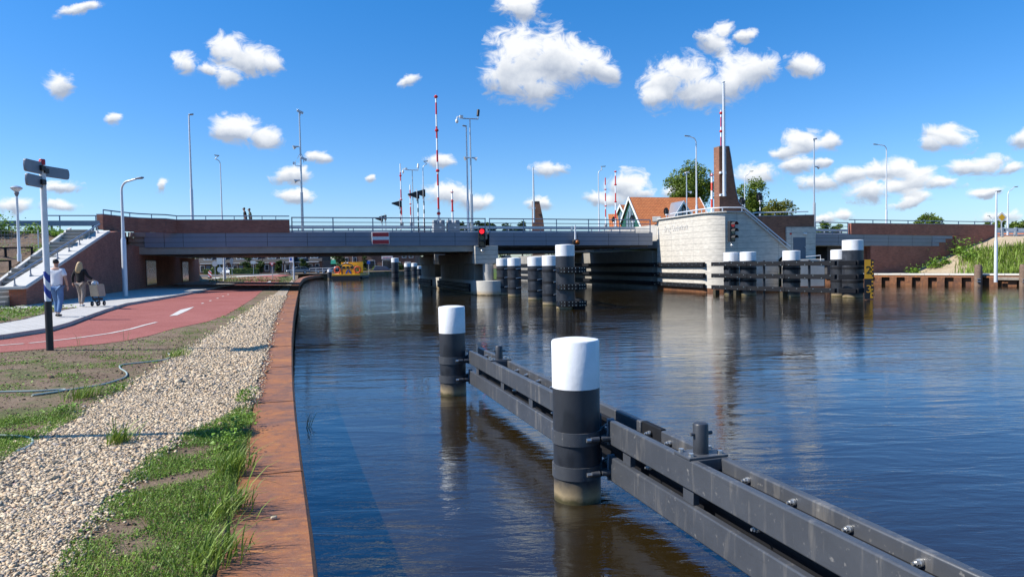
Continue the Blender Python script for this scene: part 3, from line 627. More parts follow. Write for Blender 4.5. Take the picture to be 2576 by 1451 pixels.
# ------------------------------------------------------------ plants and litter of the quayside
BL_V = [(-.5, 0, 0), (.5, 0, 0), (.38, .1, .5), (-.38, .1, .5), (0, .42, 1)]
def blades(name, pos, h, w, mat, lean=.35, parent=None, bend=(0, 0)):
    n = len(pos); a = RNG.uniform(0, 2 * PI, n); h = np.asarray(h) * np.ones(n); w = np.asarray(w) * np.ones(n)
    d = np.stack([np.cos(a), np.sin(a), 0 * a], 1); s = np.stack([-np.sin(a), np.cos(a), 0 * a], 1) * w[:, None]
    ln = np.abs(RNG.normal(lean, lean * .5, n)) * h; b = np.array([bend[0], bend[1], 0]) * h[:, None]
    up = np.array([0, 0, 1.0])
    m1 = pos + d * (ln * .25)[:, None] + b * .25 + up * (h * .45)[:, None]; m2 = pos + d * (ln * .6)[:, None] + b * .6 + up * (h * .78)[:, None]; tp = pos + d * ln[:, None] + b + up * (h * .92)[:, None]
    v = np.stack([pos - s * .5, pos + s * .5, m1 + s * .45, m1 - s * .45, m2 + s * .3, m2 - s * .3, tp, tp + up * .001], 1)
    f = np.array([(0, 1, 2, 3), (3, 2, 4, 5), (5, 4, 6, 7)])[None] + (np.arange(n) * 8)[:, None, None]
    return fast(name, v.reshape(-1, 3), f.reshape(-1, 4), mat, parent)
LEAF_V = [(0, 0, 0), (.35, .38, .08), (0, 1, -.05), (-.35, .38, .08)]; LEAF_F = [(0, 1, 2, 3)]
def leaves(name, pos, size, mat, parent=None, flat=1.): return scatter(name, LEAF_V, LEAF_F, pos, size, mat, 1, flat, parent)
def noise2(x, y): return np.sin(x * 2.1 + 1.3 * np.sin(y * 1.7)) + np.sin(y * 2.7 + x * .8 + 1.1 * np.sin(x * 3.3)) + .7 * np.sin(x * 5.1 - y * 4.3)
def region(n, c0, c1, a0, a1, keep):
    c = RNG.uniform(c0, c1, n); a = RNG.uniform(a0, a1, n); x = E2.x * c + B2.x * a; y = E2.y * c + B2.y * a
    k = keep(x, y, c, a); x, y = x[k], y[k]; return np.stack([x, y, ZGV(x, y)], 1)
CYP = [tuple(p) for p in ground_poly(NEAR, 0)]
def make_plants():
    cyc = [(p[0], p[1]) for p in CYP] + [(-60, 60), (-60, 5)]
    off = lambda x, y: ~inside(x, y, GRAV) & ~inside(x, y, cyc)
    # low clover between gravel and quay, and in drifts over the earth on the left
    p1 = region(120000, -3.4, -.6, 2.4, 9.6, lambda x, y, c, a: off(x, y) & (noise2(x * 2.2, y * 2.2) + RNG.normal(0, .55, len(x)) > -1.0))
    p2 = region(90000, -9, -1.2, 5.5, 16, lambda x, y, c, a: off(x, y) & (noise2(x * 1.5 + 3, y * 1.9) + RNG.normal(0, .5, len(x)) > .75))
    p3 = region(16000, -6.5, -1.6, 16, 36, lambda x, y, c, a: off(x, y) & (noise2(x, y) + RNG.normal(0, .8, len(x)) > .2))
    P = np.concatenate([p1, p2, p3]); P[:, 2] += RNG.uniform(.002, .03, len(P))
    dist = np.hypot(P[:, 0], P[:, 1]); s = (.009 + .0010 * dist) * RNG.lognormal(0, .3, len(P))
    stuff(leaves('ground_cover', P, s, M['weed'], None, .9), 'low bright green weeds spread over the bare quayside earth', 'weeds')
    gp = region(90000, -3.4, -.55, 2.4, 9.8, lambda x, y, c, a: off(x, y) & (c < coff(5) - .58 - .02) & (noise2(x * 2.2, y * 2.2) + RNG.normal(0, .6, len(x)) > -.6))
    stuff(blades('short_grass', gp, .035 * RNG.lognormal(0, .45, len(gp)), .0045, M['grass'], .7), 'short fresh grass sprouting between weeds beside the quay cap', 'grass')
    # clods of earth
    k1 = region(9000, -9, -.7, 2.5, 20, lambda x, y, c, a: off(x, y)); k1[:, 2] += .003
    stuff(scatter('soil_clods', OCT_V, OCT_F, k1, .009 * RNG.lognormal(0, .6, len(k1)) + .004, [M['soil']], 1, .8), 'small brown clods lying on the bare earth', 'soil')
    # taller tufts, each on its own
    spots = [((600, 1080), .17, .17, 'leafy nettle like weed leaning on the rusty cap', 'broad'), ((585, 1185), .15, .17, 'grass tuft with long blades beside the leafy weed', 'grass'),
             ((572, 1290), .16, .18, 'largest clump of long bent grass overhanging the quay cap', 'grass'), ((535, 1410), .16, .15, 'lowest long grass clump at the bottom edge of the picture', 'grass'),
             ((612, 1010), .10, .18, 'small weed at the far tip of the gravel edge', 'broad'), ((560, 1130), .12, .20, 'dark leafy weed on the earth next to the gravel', 'broad'),
             ((205, 1000), .18, .15, 'bushy grass tuft beside the garden hose', 'grass'), ((285, 985), .16, .13, 'low tuft by the bend of the garden hose', 'broad'),
             ((445, 897), .20, .14, 'tuft of weeds at the tip of the hose by the gravel', 'grass'), ((150, 1040), .16, .11, 'tuft of weeds left of the gravel strip', 'broad'),
             ((200, 868), .10, .30, 'thin dry stalk standing beside the cycle path', 'stalk'), ((318, 858), .08, .26, 'single bent dry stalk near the path edge', 'stalk'), ((300, 1115), .10, .14, 'sparse weed growing in the gravel', 'grass')]
    for (px, py), rad, h, lab, kind in spots:
        p = gnd(px, py); t = thing('weed_tuft', lab, 'plant', p, 0, 'tufts of weeds on the quayside'); n = {'grass': 130, 'broad': 46, 'stalk': 5}[kind]
        q = np.stack([RNG.normal(0, rad * .5, n), RNG.normal(0, rad * .8, n), np.zeros(n)], 1)
        if kind == 'grass': blades('blade', q, h * RNG.lognormal(0, .3, n), .008 + .004 * RNG.random(n), M['grass'] if rad != .13 else M['reed'], .7, t, (.42, -.12)); 
        elif kind == 'broad':
            blades('stem', q[:20], h * .8 * RNG.lognormal(0, .2, 20), .006, M['weed'], .4, t, (.2, 0))
            q2 = np.repeat(q, 6, 0) + RNG.normal(0, .02, (n * 6, 3)); q2[:, 2] = np.abs(RNG.uniform(.02, h, n * 6)); q2[:, 0] += q2[:, 2] * .3
            leaves('foliage', q2, .026 * RNG.lognormal(0, .35, n * 6), M['weed'], t, 1.1)
        else: blades('stalk', q * .4, h * RNG.lognormal(0, .2, n), .007, M['reed'], .5, t)
    q = np.stack([RNG.normal(0, .03, 6), RNG.normal(0, .03, 6), np.zeros(6)], 1); t = thing('reed', 'sprig of reed growing out of the water below the quay cap', 'plant', gz(775, 1075, 0)); blades('stem', q, .22 * RNG.lognormal(0, .3, 6), .01, M['reed'], .55, t, (.35, .1))
    # grass triangle by the steps
    tri = [(p[0], p[1]) for p in ground_poly([(-120, 838), (0, 822), (60, 811), (104, 799), (166, 785), (196, 780), (120, 781.5), (-120, 787)], 0)]
    v = region(16000, -15, -8, 17, 34, lambda x, y, c, a: inside(x, y, tri) & (x < -14.2 - .1 * RNG.random(len(x)))); v[:, 2] += .11 + RNG.random(len(v)) * .12
    stuff(leaves('verge_weeds', v, .06 * RNG.lognormal(0, .3, len(v)), M['weed'], None, 1), 'leafy green weeds in the verge below the steps', 'weeds')
make_plants()
def make_hoses():
    for lab, pts in (('pale green garden hose snaking across the earth towards the gravel', [(-90, 992), (0, 988), (90, 986), (160, 982), (150, 987), (80, 997), (200, 979), (255, 970), (300, 957), (318, 948), (317, 938), (302, 928), (306, 920), (345, 915), (400, 909), (424, 903), (430, 896), (423, 891)]),
                     ('short loop of pale hose at the left edge of the gravel', [(-90, 1098), (0, 1099), (50, 1101), (78, 1108), (82, 1117), (70, 1128), (42, 1139)])):
        P = [gnd(x, y) + Vector((0, 0, .018)) for x, y in pts]; Q = []
        for i in range(len(P) - 1):
            p0, p1, p2, p3 = P[max(i - 1, 0)], P[i], P[i + 1], P[min(i + 2, len(P) - 1)]
            for t in (0, .2, .4, .6, .8): Q.append(.5 * ((2 * p1) + (p2 - p0) * t + (2 * p0 - 5 * p1 + 4 * p2 - p3) * t * t + (3 * p1 - p0 - 3 * p2 + p3) * t ** 3))
        Q.append(P[-1]); tag(MB().tube(Q, .013, 8).build('garden_hose', M['hose']), lab, 'hose', 'garden hoses')
M['hose'] = pm('hose_plastic', (.33, .40, .36), .4, 0, .1)
make_hoses()

# ------------------------------------------------------------ fingerpost
def make_signpost():
    p = gnd(126, 881); d = p.y; pxm = F / d; h = 478 / pxm; t = thing('signpost', 'white signpost with three grey arms and red cap at the path corner', 'signpost', p)
    k = h / 478; Z = lambda y: (881 - y) * k
    r = .062; T = MB
    T().lathe((0, 0, 0), [(r * 1.12, -.2), (r * 1.12, Z(757))], 24).build('black_base', M['black'], t, local=True)
    T().lathe((0, 0, 0), [(r, Z(757)), (r, Z(682))], 24).build('striped_sleeve', M['blue_stripes'], t, local=True)
    T().lathe((0, 0, 0), [(r, Z(682)), (r * .93, Z(418)), (r * .4, Z(417))], 24).build('pole', M['white_paint'], t, local=True)
    T().lathe((0, 0, 0), [(r * .95, Z(416)), (r * .95, Z(404)), (r * .8, Z(402)), (.01, Z(401.5))], 24).build('red_cap', M['red_paint'], t, local=True)
    def arm(px, dd, y0, y1, lab):                            # arms lie along the path: one end at the post, the other nearer or farther
        e = at(px, 430, d + dd) - p; z0, z1 = Z(y1), Z(y0); q = Vector((e.x, e.y, 0)); L = q.length; q.normalize(); s = Vector((-q.y, q.x, 0)) * .02
        pr = [(0, z0), (L - .05, z0 + .0), (L - .015, z0 + .03), (L, (z0 + z1) / 2), (L - .015, z1 - .03), (L - .05, z1), (0, z1)]
        if s.x < 0: s = -s
        o = T().prism([q * a + Vector((0, 0, b)) + s for a, b in pr], -2 * s).build('sign_arm', M['grey_plate'], t, local=True, bevel=.006); o['label'] = lab
        T().prism([q * a + Vector((0, 0, b)) - s for a, b in pr], -s * .5).build('sign_face', M['white'], o, local=True)
        T().box(q * .05 + Vector((0, -.02, (z0 + z1) / 2)), (.15, .13, .10)).build('bracket', M['black'], o, local=True)
    arm(62, -.62, 410, 440, 'upper left arm'); arm(173, .72, 417, 444, 'upper right arm'); arm(65, -.62, 445, 474, 'lower left arm')
    # the hollow emblem on the cap
    T().tube([(-.02, -r * .96, Z(412)), (.025, -r * .93, Z(406))], .006, 6).build('emblem', M['white'], t, local=True)
make_signpost()

# ------------------------------------------------------------ lamp posts
def lamp_post(loc, h, arm, rz, lab, base_h=None, thick=.07, head=.55, group='street lamps', rise=.25, straight=False, wb=True):
    t = thing('street_lamp', lab, 'street lamp', loc, rz, group); bh = base_h or h * .3
    MB().lathe((0, 0, 0), [(thick * 1.35, -.3), (thick * 1.3, bh), (thick * 1.0, bh + .12)], 14).build('base', M['pole_white'], t, local=True)
    if straight: pts = [(0, 0, bh), (0, 0, h * .62), (0, 0, h - .08), (.03, 0, h)]; rs = [thick, thick * .8, thick * .6, thick * .6]
    else:
        pts = [(0, 0, bh), (0, 0, h * .6), (0, 0, h - rise - .5)]; rs = [thick, thick * .8, thick * .62]
        for i in range(1, 7):
            q = i / 6 * PI / 2; pts.append(((1 - cos(q)) * .5, 0, h - rise - .5 + sin(q) * .5)); rs.append(thick * .55)
        pts.append((arm, 0, h)); rs.append(thick * .45)
    MB().tube(pts, rs, 14).build('pole', M['pole_white'], t, local=True)
    hx = arm if not straight else .02
    hd = MB().prism([(hx - .05, -.06, h - .02), (hx + head * .25, -.14, h - .03), (hx + head, -.10, h + .02), (hx + head, .10, h + .02), (hx + head * .25, .14, h - .03), (hx - .05, .06, h - .02)], (0, 0, .07))
    o = hd.build('lamp_head', M['grey_plate'], t, local=True, bevel=.015)
    MB().box((hx + head * .6, 0, h - .018), (head * .5, .14, .02)).build('lens', M['white'], o, local=True)
    return t
def lamp_px(px0, y0, px1, y1, a, armpx, lab, straight=False, head=.55, thick=.07, base_z=None, rise=.25, rz=None, base_h=None, group='street lamps'):
    c, z1 = FA((px0 + px1) / 2, y1, a); z0 = ZT(c) if base_z is None else base_z
    # follow the foot of the pole, then keep it upright
    v = W(c, a, z0); h = z1 - z0; arm = abs(armpx) / F * v.y; ang = math.atan2(E2.y, E2.x) + (PI if armpx < 0 else 0) if rz is None else rz
    return lamp_post(v, h, max(arm - head, .12), ang, lab, base_h, thick, head, group, rise, straight)
def post_world(p, py_top): return EYE + ray(CX, py_top).z * 0
def ztop(p, px, py): v = ray(px, py); return EYE + v.z / v.y * p.y
def make_lamps():
    p = gnd(316, 749); h = ztop(p, 308, 452) - p.z; lamp_post(p, h, 1.0, -.25, 'lamp post with curved arm on the pavement below the brick parapet', h * .49, .10, .42, 'street lamps', .10)
    lamp_px(475, 484, 475, 289, 57.6, 8, 'tallest straight lamp post rising behind the brick parapet', True, .30, .085, base_h=3.2)
    lamp_px(555, 565, 552, 392, 78, -10, 'slender lamp beside the two pedestrians on the bridge', False, .42, .075, rise=.35)
    lamp_px(1063, 1070, 1064, 406, 84, 10, 'lamp behind the black signal heads on the far carriageway', False, .5, .08, rise=.35)
    lamp_px(1505, 1508, 1505, 419, 84, 20, 'lone lamp left of the two thin barrier poles', False, .6, .085, rise=.45)
    lamp_px(1751, 1751, 1751, 344, 62, -32, 'lamp with leftward arm rising in front of the orange roof', False, .55, .085, rise=.08)
    lamp_px(1873, 1873, 1873, 431, 84, 25, 'small lamp in front of the tree right of the brick pylon', False, .5, .075, rise=.5)
    lamp_px(2230, 2230, 2230, 365, 66, -40, 'tall lamp with leftward arm over the right brick parapet', False, .55, .085, rise=.06)
    lamp_px(2169, 1, 1, 1, 90, 1, '', True) if 0 else None
    p = gz(2505, 699, .9); h = ztop(p, 2507, 482) - p.z; lamp_post(p, h, .1, .2, 'straight lamp post standing on the right quay pavement', h * .42, .085, .30, 'street lamps', 0, True)
    p = at(2535, 585, 78); h = ztop(p, 2536, 470) - p.z; lamp_post(p, h, 1.0, .35, 'lamp with rightward arm behind the yellow diamond sign', h * .3, .08, .5, 'street lamps', .35)
    p = at(2494, 566, 150); h = ztop(p, 2494, 543) - p.z; lamp_post(p, h, .3, PI, 'tiny distant lamp left of the quayside lamp post', h * .3, .1, .6, 'street lamps', .2)
    p = at(2170, 560, 160); h = ztop(p, 2170, 546) - p.z
    # mushroom lamps
    for lab, p, top in (('mushroom lamp with white dish head on the earth slope', W(-13.25, 40.5, bank_z(-13.25, 40.5)), None), ('mushroom lamp beside the verge left of the picture', gnd(-560, 1120), 4.0)):
        h = ztop(p, 55, 467) - p.z if top is None else top; s = h / 4.3
        t = thing('mushroom_lamp', lab, 'street lamp', p, 0, 'street lamps')
        MB().lathe((0, 0, 0), [(.115 * s, -.3), (.115 * s, .42 * s), (.085 * s, .5 * s), (.075 * s, 1.6 * s), (.06 * s, h * .86)], 16).build('pole', M['pole_white'], t, local=True)
        MB().lathe((0, 0, 0), [(.06 * s, h * .86), (.09 * s, h * .88), (.13 * s, h * .905), (.10 * s, h * .92)], 16).build('neck', M['grey_plate'], t, local=True)
        MB().lathe((0, 0, 0), [(.10 * s, h * .92), (.27 * s, h * .955), (.285 * s, h * .965)], 20).build('diffuser', M['white'], t, local=True)
        MB().lathe((0, 0, 0), [(.30 * s, h * .963), (.31 * s, h * .97), (.20 * s, h * .99), (.02, h)], 20).build('lid', M['galv'], t, local=True)
make_lamps()

# ------------------------------------------------------------ steps, abutment and embankment furniture
WZ = zg(-11) + .1
def make_abutment():
    t = thing('brick_abutment', 'dark brick abutment wall with sloping white coping beside the steps', 'brick wall', W(-11.2, 40, WZ))
    # long wall facing the canal, its top following the steps, the parapet and then the soffit
    prof = [(33.9, WZ - .3), (33.9, 1.86), (47.6, 4.80), (51.3, 5.1), (51.3, 4.2), (56, 4.2), (56, 3.62), (87, 3.62), (87, WZ - .3)]
    MB().prism([W(-10.9, a, z) for a, z in prof], W(-.62, 0, 0)).build('wall', M['brick'], t, smooth=False)
    cop = MB(); p, q = W(-11.24, 33.75, 1.92), W(-11.24, 47.6, 4.88); cop.bar(p, q, .86, .11); cop.bar(W(-11.24, 33.2, 1.92), W(-11.24, 33.76, 1.92), .86, .11)
    cop.build('coping', M['concrete_light'], t, bevel=.01)
    hr = MB(); hr.tube([W(-11.28, 33.3, 2.30), W(-11.28, 47.3, 5.30)], .04, 12); o = hr.build('handrail', M['rail_grey'], t)
    for i in range(8):
        a = 33.8 + i * 1.85; z = 1.97 + (a - 33.75) * .2137
        m = MB(); m.prism([W(-11.28, a - .16, z - .02), W(-11.28, a + .16, z + .05), W(-11.28, a + .045, z + .12), W(-11.28, a + .03, z + .36), W(-11.28, a - .03, z + .35), W(-11.28, a - .045, z + .10)], W(.03, 0, 0)); m.build('bracket', M['rail_grey'], o)
    # parapet: swings towards the camera at its left end, then runs above the bridge face
    curve = [gz_plane(x, y, 6.08) for x, y in ((258, 538.7), (278, 541), (302, 543.6), (325, 545.9), (347, 547.6), (380, 549), (416, 549.9))]
    cpts = [ca(p) for p in curve]; cpts = [(c, min(a, AF - .06)) for c, a in cpts]; c1 = FA(728, 553, AF)[0]
    cpts += [(c, AF - .06) for c in lin(cpts[-1][0] + .5, c1, 8)]
    def strip(z0, z1, th, name, mat, grow=0, dz=0):
        mb = MB(); n = len(cpts)
        out = []; 
        for i in range(n):
            d = Vector((cpts[min(i + 1, n - 1)][0] - cpts[max(i - 1, 0)][0], cpts[min(i + 1, n - 1)][1] - cpts[max(i - 1, 0)][1])).normalized(); nn = Vector((-d.y, d.x))
            out.append((Vector(cpts[i]) - nn * grow, Vector(cpts[i]) + nn * (th + grow)))
        v = []
        for f_, b_ in out: v += [W(f_.x, f_.y, z0), W(f_.x, f_.y, z1), W(b_.x, b_.y, z1), W(b_.x, b_.y, z0)]
        fs = [(4 * i + j, 4 * i + (j + 1) % 4, 4 * i + 4 + (j + 1) % 4, 4 * i + 4 + j) for i in range(n - 1) for j in range(4)] + [(3, 2, 1, 0), (4 * n - 4, 4 * n - 3, 4 * n - 2, 4 * n - 1)]
        return mb.add(v, fs).build(name, mat, t, smooth=False)
    strip(5.12, 6.05, .38, 'parapet', M['brick']); strip(6.05, 6.10, .38, 'parapet_cap', M['rail_grey'], .03)
    # wall under the curved end of the parapet
    k = [p for p in cpts if p[0] < FA(316, 600, AF)[0]]
    MB().prism([W(c, a + .02, 1.0) for c, a in k] + [W(k[-1][0], 56.3, 1.0), W(-11.8, 56.3, 1.0)], (0, 0, 4.2)).build('curved_wall', M['brick'], t, smooth=False)
    rl = MB(); P = [W(c, a + .19, 6.36) for c, a in cpts]; rl.tube(P, .042, 10)
    for i, (c, a) in enumerate(cpts):
        if i in (0, 1, 3, 5, 7, 9, 11, 13, 14): rl.box(W(c, a + .19, 6.22), (.05, .05, .26), .29)
    rl.build('parapet_rail', M['rail_grey'], t)
    MB().prism([W(-11.3, AF + .62, 4.7), W(FA(372, 600, AF)[0], AF + .62, 4.7), W(FA(372, 600, AF)[0], AF + .62, 5.7), W(-11.3, AF + .62, 5.7)], W(0, .2, 0)).build('back_wall', M['brick'], t, smooth=False)
    cb = MB()                                                # concrete beam ends left of the panels
    c0 = FA(362, 600, AF)[0]; ca0 = FA(322, 600, AF)[0]
    for z0, z1, dd in ((4.86, 5.19, .0), (4.50, 4.82, .12), (4.16, 4.46, .2)): cb.bar(W(ca0, AF + .25 + dd, (z0 + z1) / 2), W(c0 + .1, AF + .25 + dd, (z0 + z1) / 2), .5, z1 - z0)
    cb.bar(W(-11.4, AF - .15, 5.04), W(ca0 + .3, AF - .1, 5.02), .3, .32)
    cb.build('beam_end', M['concrete_dark'], t)
    # two framed mirror panels in the underpass wall
    for (x0, x1, y0, y1) in ((582, 620, 1043, 1140), (727, 750, 1048, 1125)):
        def hit(px, py):
            v = ray(px * .629, py * .629); k = (-10.9) / (E2.x * v.x + E2.y * v.y); a = (B2.x * v.x + B2.y * v.y) * k; return a, EYE + v.z * k
        a0, a1 = hit(x0, y0)[0], hit(x1, y0)[0]; z1 = hit(x0, y0)[1]; z0 = hit(x0, y1)[1]
        o = MB().prism([W(-10.9, a0 - .08, z0 - .08), W(-10.9, a1 + .08, z0 - .08), W(-10.9, a1 + .08, z1 + .08), W(-10.9, a0 - .08, z1 + .08)], W(.05, 0, 0)).build('window_frame', M['black'], t)
        MB().prism([W(-10.85, a0, z0), W(-10.85, a1, z0), W(-10.85, a1, z1), W(-10.85, a0, z1)], W(.012, 0, 0)).build('pane', M['mirror'], o, smooth=False)
def gz_plane(px, py, z): return gz(px, py, z)
def mirrormat():
    m, nt, bs = newmat('polished_panel'); bs.inputs['Base Color'].default_value = (.55, .56, .57, 1); bs.inputs['Metallic'].default_value = .9; bs.inputs['Roughness'].default_value = .12
    bumped(nt, bs, noise(nt, objco(nt), 3, 3), .25, .05); return m
M['mirror'] = mirrormat()
make_abutment()
def make_steps():
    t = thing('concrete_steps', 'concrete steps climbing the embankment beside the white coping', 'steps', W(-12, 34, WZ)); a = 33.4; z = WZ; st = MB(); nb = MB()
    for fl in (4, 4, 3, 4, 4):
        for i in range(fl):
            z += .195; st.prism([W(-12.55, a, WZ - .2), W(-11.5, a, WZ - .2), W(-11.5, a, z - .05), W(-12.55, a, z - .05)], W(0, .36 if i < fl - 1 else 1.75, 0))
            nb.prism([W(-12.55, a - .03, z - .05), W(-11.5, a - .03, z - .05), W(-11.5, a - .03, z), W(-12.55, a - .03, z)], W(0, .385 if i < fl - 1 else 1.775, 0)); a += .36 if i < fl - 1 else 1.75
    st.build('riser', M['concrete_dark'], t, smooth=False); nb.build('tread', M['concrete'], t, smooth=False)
    MB().bar(W(-12.64, 33.3, WZ + .08), W(-12.64, 46.6, 4.88), .14, .34).build('side_kerb', M['concrete_light'], t)
make_steps()
def make_bank_things():
    for a, c0, lab in ((41.3, -12.9, 'upper black post and rail fence on the earth slope'), (38.4, -12.9, 'lower black post and rail fence by the steps landing')):
        z = bank_z(-13.2, a) + .05; t = thing('post_rail_fence', lab, 'fence', W(c0, a, z), 0, 'black rail fences on the slope')
        for i in range(6): MB().box(W(c0 - i * 1.15 - .05, a, z + .18), (.09, .09, .82), .29).build('post', M['timber_black'], t)
        MB().bar(W(c0, a, z + .56), W(c0 - 5.9, a, z + .56), .06, .07).build('rail', M['timber_black'], t)
        MB().bar(W(c0, a + .3, z - .06), W(c0 - 5.9, a + .3, z - .06), .5, .12).build('timber_edge', M['timber_grey'], t)
    t = thing('wire_fence', 'low see through wire fence across the top of the earth slope', 'fence', W(-13, 42.6, bank_z(-13, 42.6))); zb = bank_z(-13.4, 42.6)
    for c in (-13.05, -15.4, -17.6, -19.8): MB().cyl(W(c, 42.6, 0), .03, zb - .2, zb + 1.0, 8).build('post', M['galv'], t)
    w = MB(); 
    for i in range(6): w.tube([W(-13.05, 42.6, zb + .05 + i * .18), W(-19.8, 42.6, zb + .05 + i * .18)], .004, 4)
    for i in range(46): w.tube([W(-13.05 - i * .15, 42.6, zb + .02), W(-13.05 - i * .15, 42.6, zb + .97)], .003, 4)
    w.build('wire_mesh', M['galv'], t)
    n = 2600; 
    for j, (cc, aa, sp, hh, nn, lab) in enumerate(((-14.2, 46.2, .9, .55, 700, 'leafy bush at the top of the earth slope right of the signpost'), (-16.3, 46.0, 1.2, .95, 1100, 'largest leafy bush at the top of the earth slope'), (-18.6, 46.2, 1.1, .6, 800, 'leafy bush at the left end of the slope top'), (-13.0, 45.9, .6, .3, 300, 'small weeds beside the top of the steps'))):
        p = W(cc, aa, bank_z(cc, aa)); t = thing('bush', lab, 'bush', p, 0, 'bushes along the slope top')
        q = np.stack([RNG.normal(0, sp * .5, nn), RNG.normal(0, .35, nn), np.abs(RNG.normal(0, .45, nn)) * hh], 1); leaves('foliage', q, .13 * RNG.lognormal(0, .3, nn), M['weed'], t, 1.1)
        blades('stem', q[:40] * np.array([1, 1, 0]), hh * .9, .02, M['weed'], .3, t)
    for (cc, aa, s, lab) in ((-13.4, 43.5, .3, 'small plant on bare earth near the top steps'), (-14.6, 38.9, .3, 'small plant on bare earth beside the lower rail fence'), (-15.2, 42.9, .55, 'plant growing behind the wire fence'), (-13.1, 42.2, .35, 'plant against the steps kerb'), (-17.4, 43.4, .7, 'green plant cluster at the left of the slope')):
        p = W(cc, aa, bank_z(cc, aa)); t = thing('small_plant', lab, 'plant', p, 0, 'plants on the earth slope'); q = np.stack([RNG.normal(0, s, 160), RNG.normal(0, s * .7, 160), np.abs(RNG.normal(.05, s * .35, 160))], 1); leaves('foliage', q, .09, M['weed'], t, 1)
    # crash barrier on the approach road
    t = thing('crash_barrier', 'grey steel crash barrier along the road above the earth slope', 'crash barrier', W(-14, 48.5, 4.9))
    MB().bar(W(-11.6, 48.6, 5.42), W(-60, 48.6, 5.42), .09, .32).build('beam', M['rail_grey'], t)
    for i in range(20): MB().box(W(-12 - i * 2.2, 48.75, 5.1), (.1, .14, .75), .29).build('post', M['rail_grey'], t)
    MB().tube([W(-11.7, 50.3, 6.0), W(-15.0, 50.3, 6.0)], .035, 8).box(W(-12.2, 50.3, 5.5), (.06, .06, 1), .29).box(W(-14.2, 50.3, 5.5), (.06, .06, 1), .29).build('hand_rail', M['rail_grey'], t)
    MB().prism([W(-11.6, 47.2, 4.84), W(-120, 47.2, 4.84), W(-120, 84, 4.84), W(-11.6, 84, 4.84)], (0, 0, .06)).build('approach_road', M['asphalt'])['kind'] = 'structure'
make_bank_things()

# ------------------------------------------------------------ the bridge
JOINTS_L = [576, 656, 732, 903, 1069, 1229, 1383, 1535, 1679.5, 1820, 1918]
JOINTS_M = [1957, 2056, 2184.5, 2310, 2435, 2555, 2611]
JOINTS_R = [3262, 3353.5, 3455, 3554.6, 3651, 3728]
def fc(nx): return FA(nx * .629, 600, AF)[0]
PH = 1.10
def fascia(parent, joints, step=False):
    cs = [fc(x) for x in joints]; mb = MB(); 
    for c0, c1 in zip(cs, cs[1:]):
        for r in range(3):
            a0 = AF + .012 * r
            za, zb = ZT(c0 + .02) - .02 - r * PH / 3, ZT(c1 - .02) - .02 - r * PH / 3
            v = []
            for c, z in ((c0 + .014, za), (c1 - .014, zb)): v += [W(c, a0, z), W(c, a0 + .05, z), W(c, a0 + .05, z - PH / 3 + .02), W(c, a0 + .03, z - PH / 3 + .02)]
            mb.add(v, [(0, 1, 2, 3), (7, 6, 5, 4), (0, 3, 7, 4), (1, 0, 4, 5), (3, 2, 6, 7), (2, 1, 5, 6)])
    if step:
        c0 = cs[-1]
        for r, x in enumerate((3809, 3781.6, 3756)):
            c1 = fc(x); z = ZT(c0) - .02 - r * PH / 3; mb.prism([W(c0 + .014, AF, z), W(c1, AF, z - .02), W(c1, AF, z - .02 - PH / 3 + .03), W(c0 + .014, AF, z - PH / 3 + .02)], W(0, .06, 0))
    mb.build('fascia_panels', M['panel_metal'], parent, smooth=False)
    MB().prism([W(cs[0], AF + .08, ZT(cs[0]) - .03), W(cs[-1], AF + .08, ZT(cs[-1]) - .03), W(cs[-1], AF + .08, ZT(cs[-1]) - PH + .06), W(cs[0], AF + .08, ZT(cs[0]) - PH + .06)], W(0, .05, 0)).build('backing', M['black'], parent, smooth=False)
    return cs
def slab(mb, c0, c1, a0, a1, ztop, th):                      # deck slab that follows the road's camber
    n = max(1, int((c1 - c0) / 6)); v = []
    for c in lin(c0, c1, n): z = ZT(c) + ztop; v += [W(c, a0, z), W(c, a1, z), W(c, a1, z - th), W(c, a0, z - th)]
    return mb.add(v, [(4 * i + j, 4 * i + (j + 1) % 4, 4 * i + 4 + (j + 1) % 4, 4 * i + 4 + j) for i in range(n) for j in range(4)] + [(3, 2, 1, 0), (4 * n, 4 * n + 1, 4 * n + 2, 4 * n + 3)])
def railing(parent, c0, c1, a, fine=False, name='railing'):
    t = parent; r = MB(); n = max(2, int((c1 - c0) / 3)); cs = lin(c0, c1, n)
    for dz, rad in ((1.10, .045), (.74, .028), (.30, .028), (.10, .028)): r.tube([W(c, a, ZT(c) + dz) for c in cs], rad, 8)
    r.build(name, M['rail_grey'], t)
    p = MB(); k = int((c1 - c0) / 2.9)
    for i in range(k + 1):
        c = c0 + .05 + (c1 - c0 - .1) * i / max(1, k); p.bar(W(c, a, ZT(c) - .02), W(c, a, ZT(c) + 1.08), .07, .09); p.box(W(c, a, ZT(c) + .01), (.2, .16, .04), .29)
        if i < k: cm = c + (c1 - c0) / k / 2; p.bar(W(cm, a, ZT(cm) - .02), W(cm, a, ZT(cm) + .30), .05, .06)
    p.build('railing_post', M['rail_grey'], t)
    if fine:
        b = MB(); k = int((c1 - c0) / .24)
        for i in range(k): c = c0 + i * .24; b.bar(W(c, a + .02, ZT(c) + .32), W(c, a + .02, ZT(c) + .98), .02, .02)
        b.build('baluster', M['rail_grey'], t)
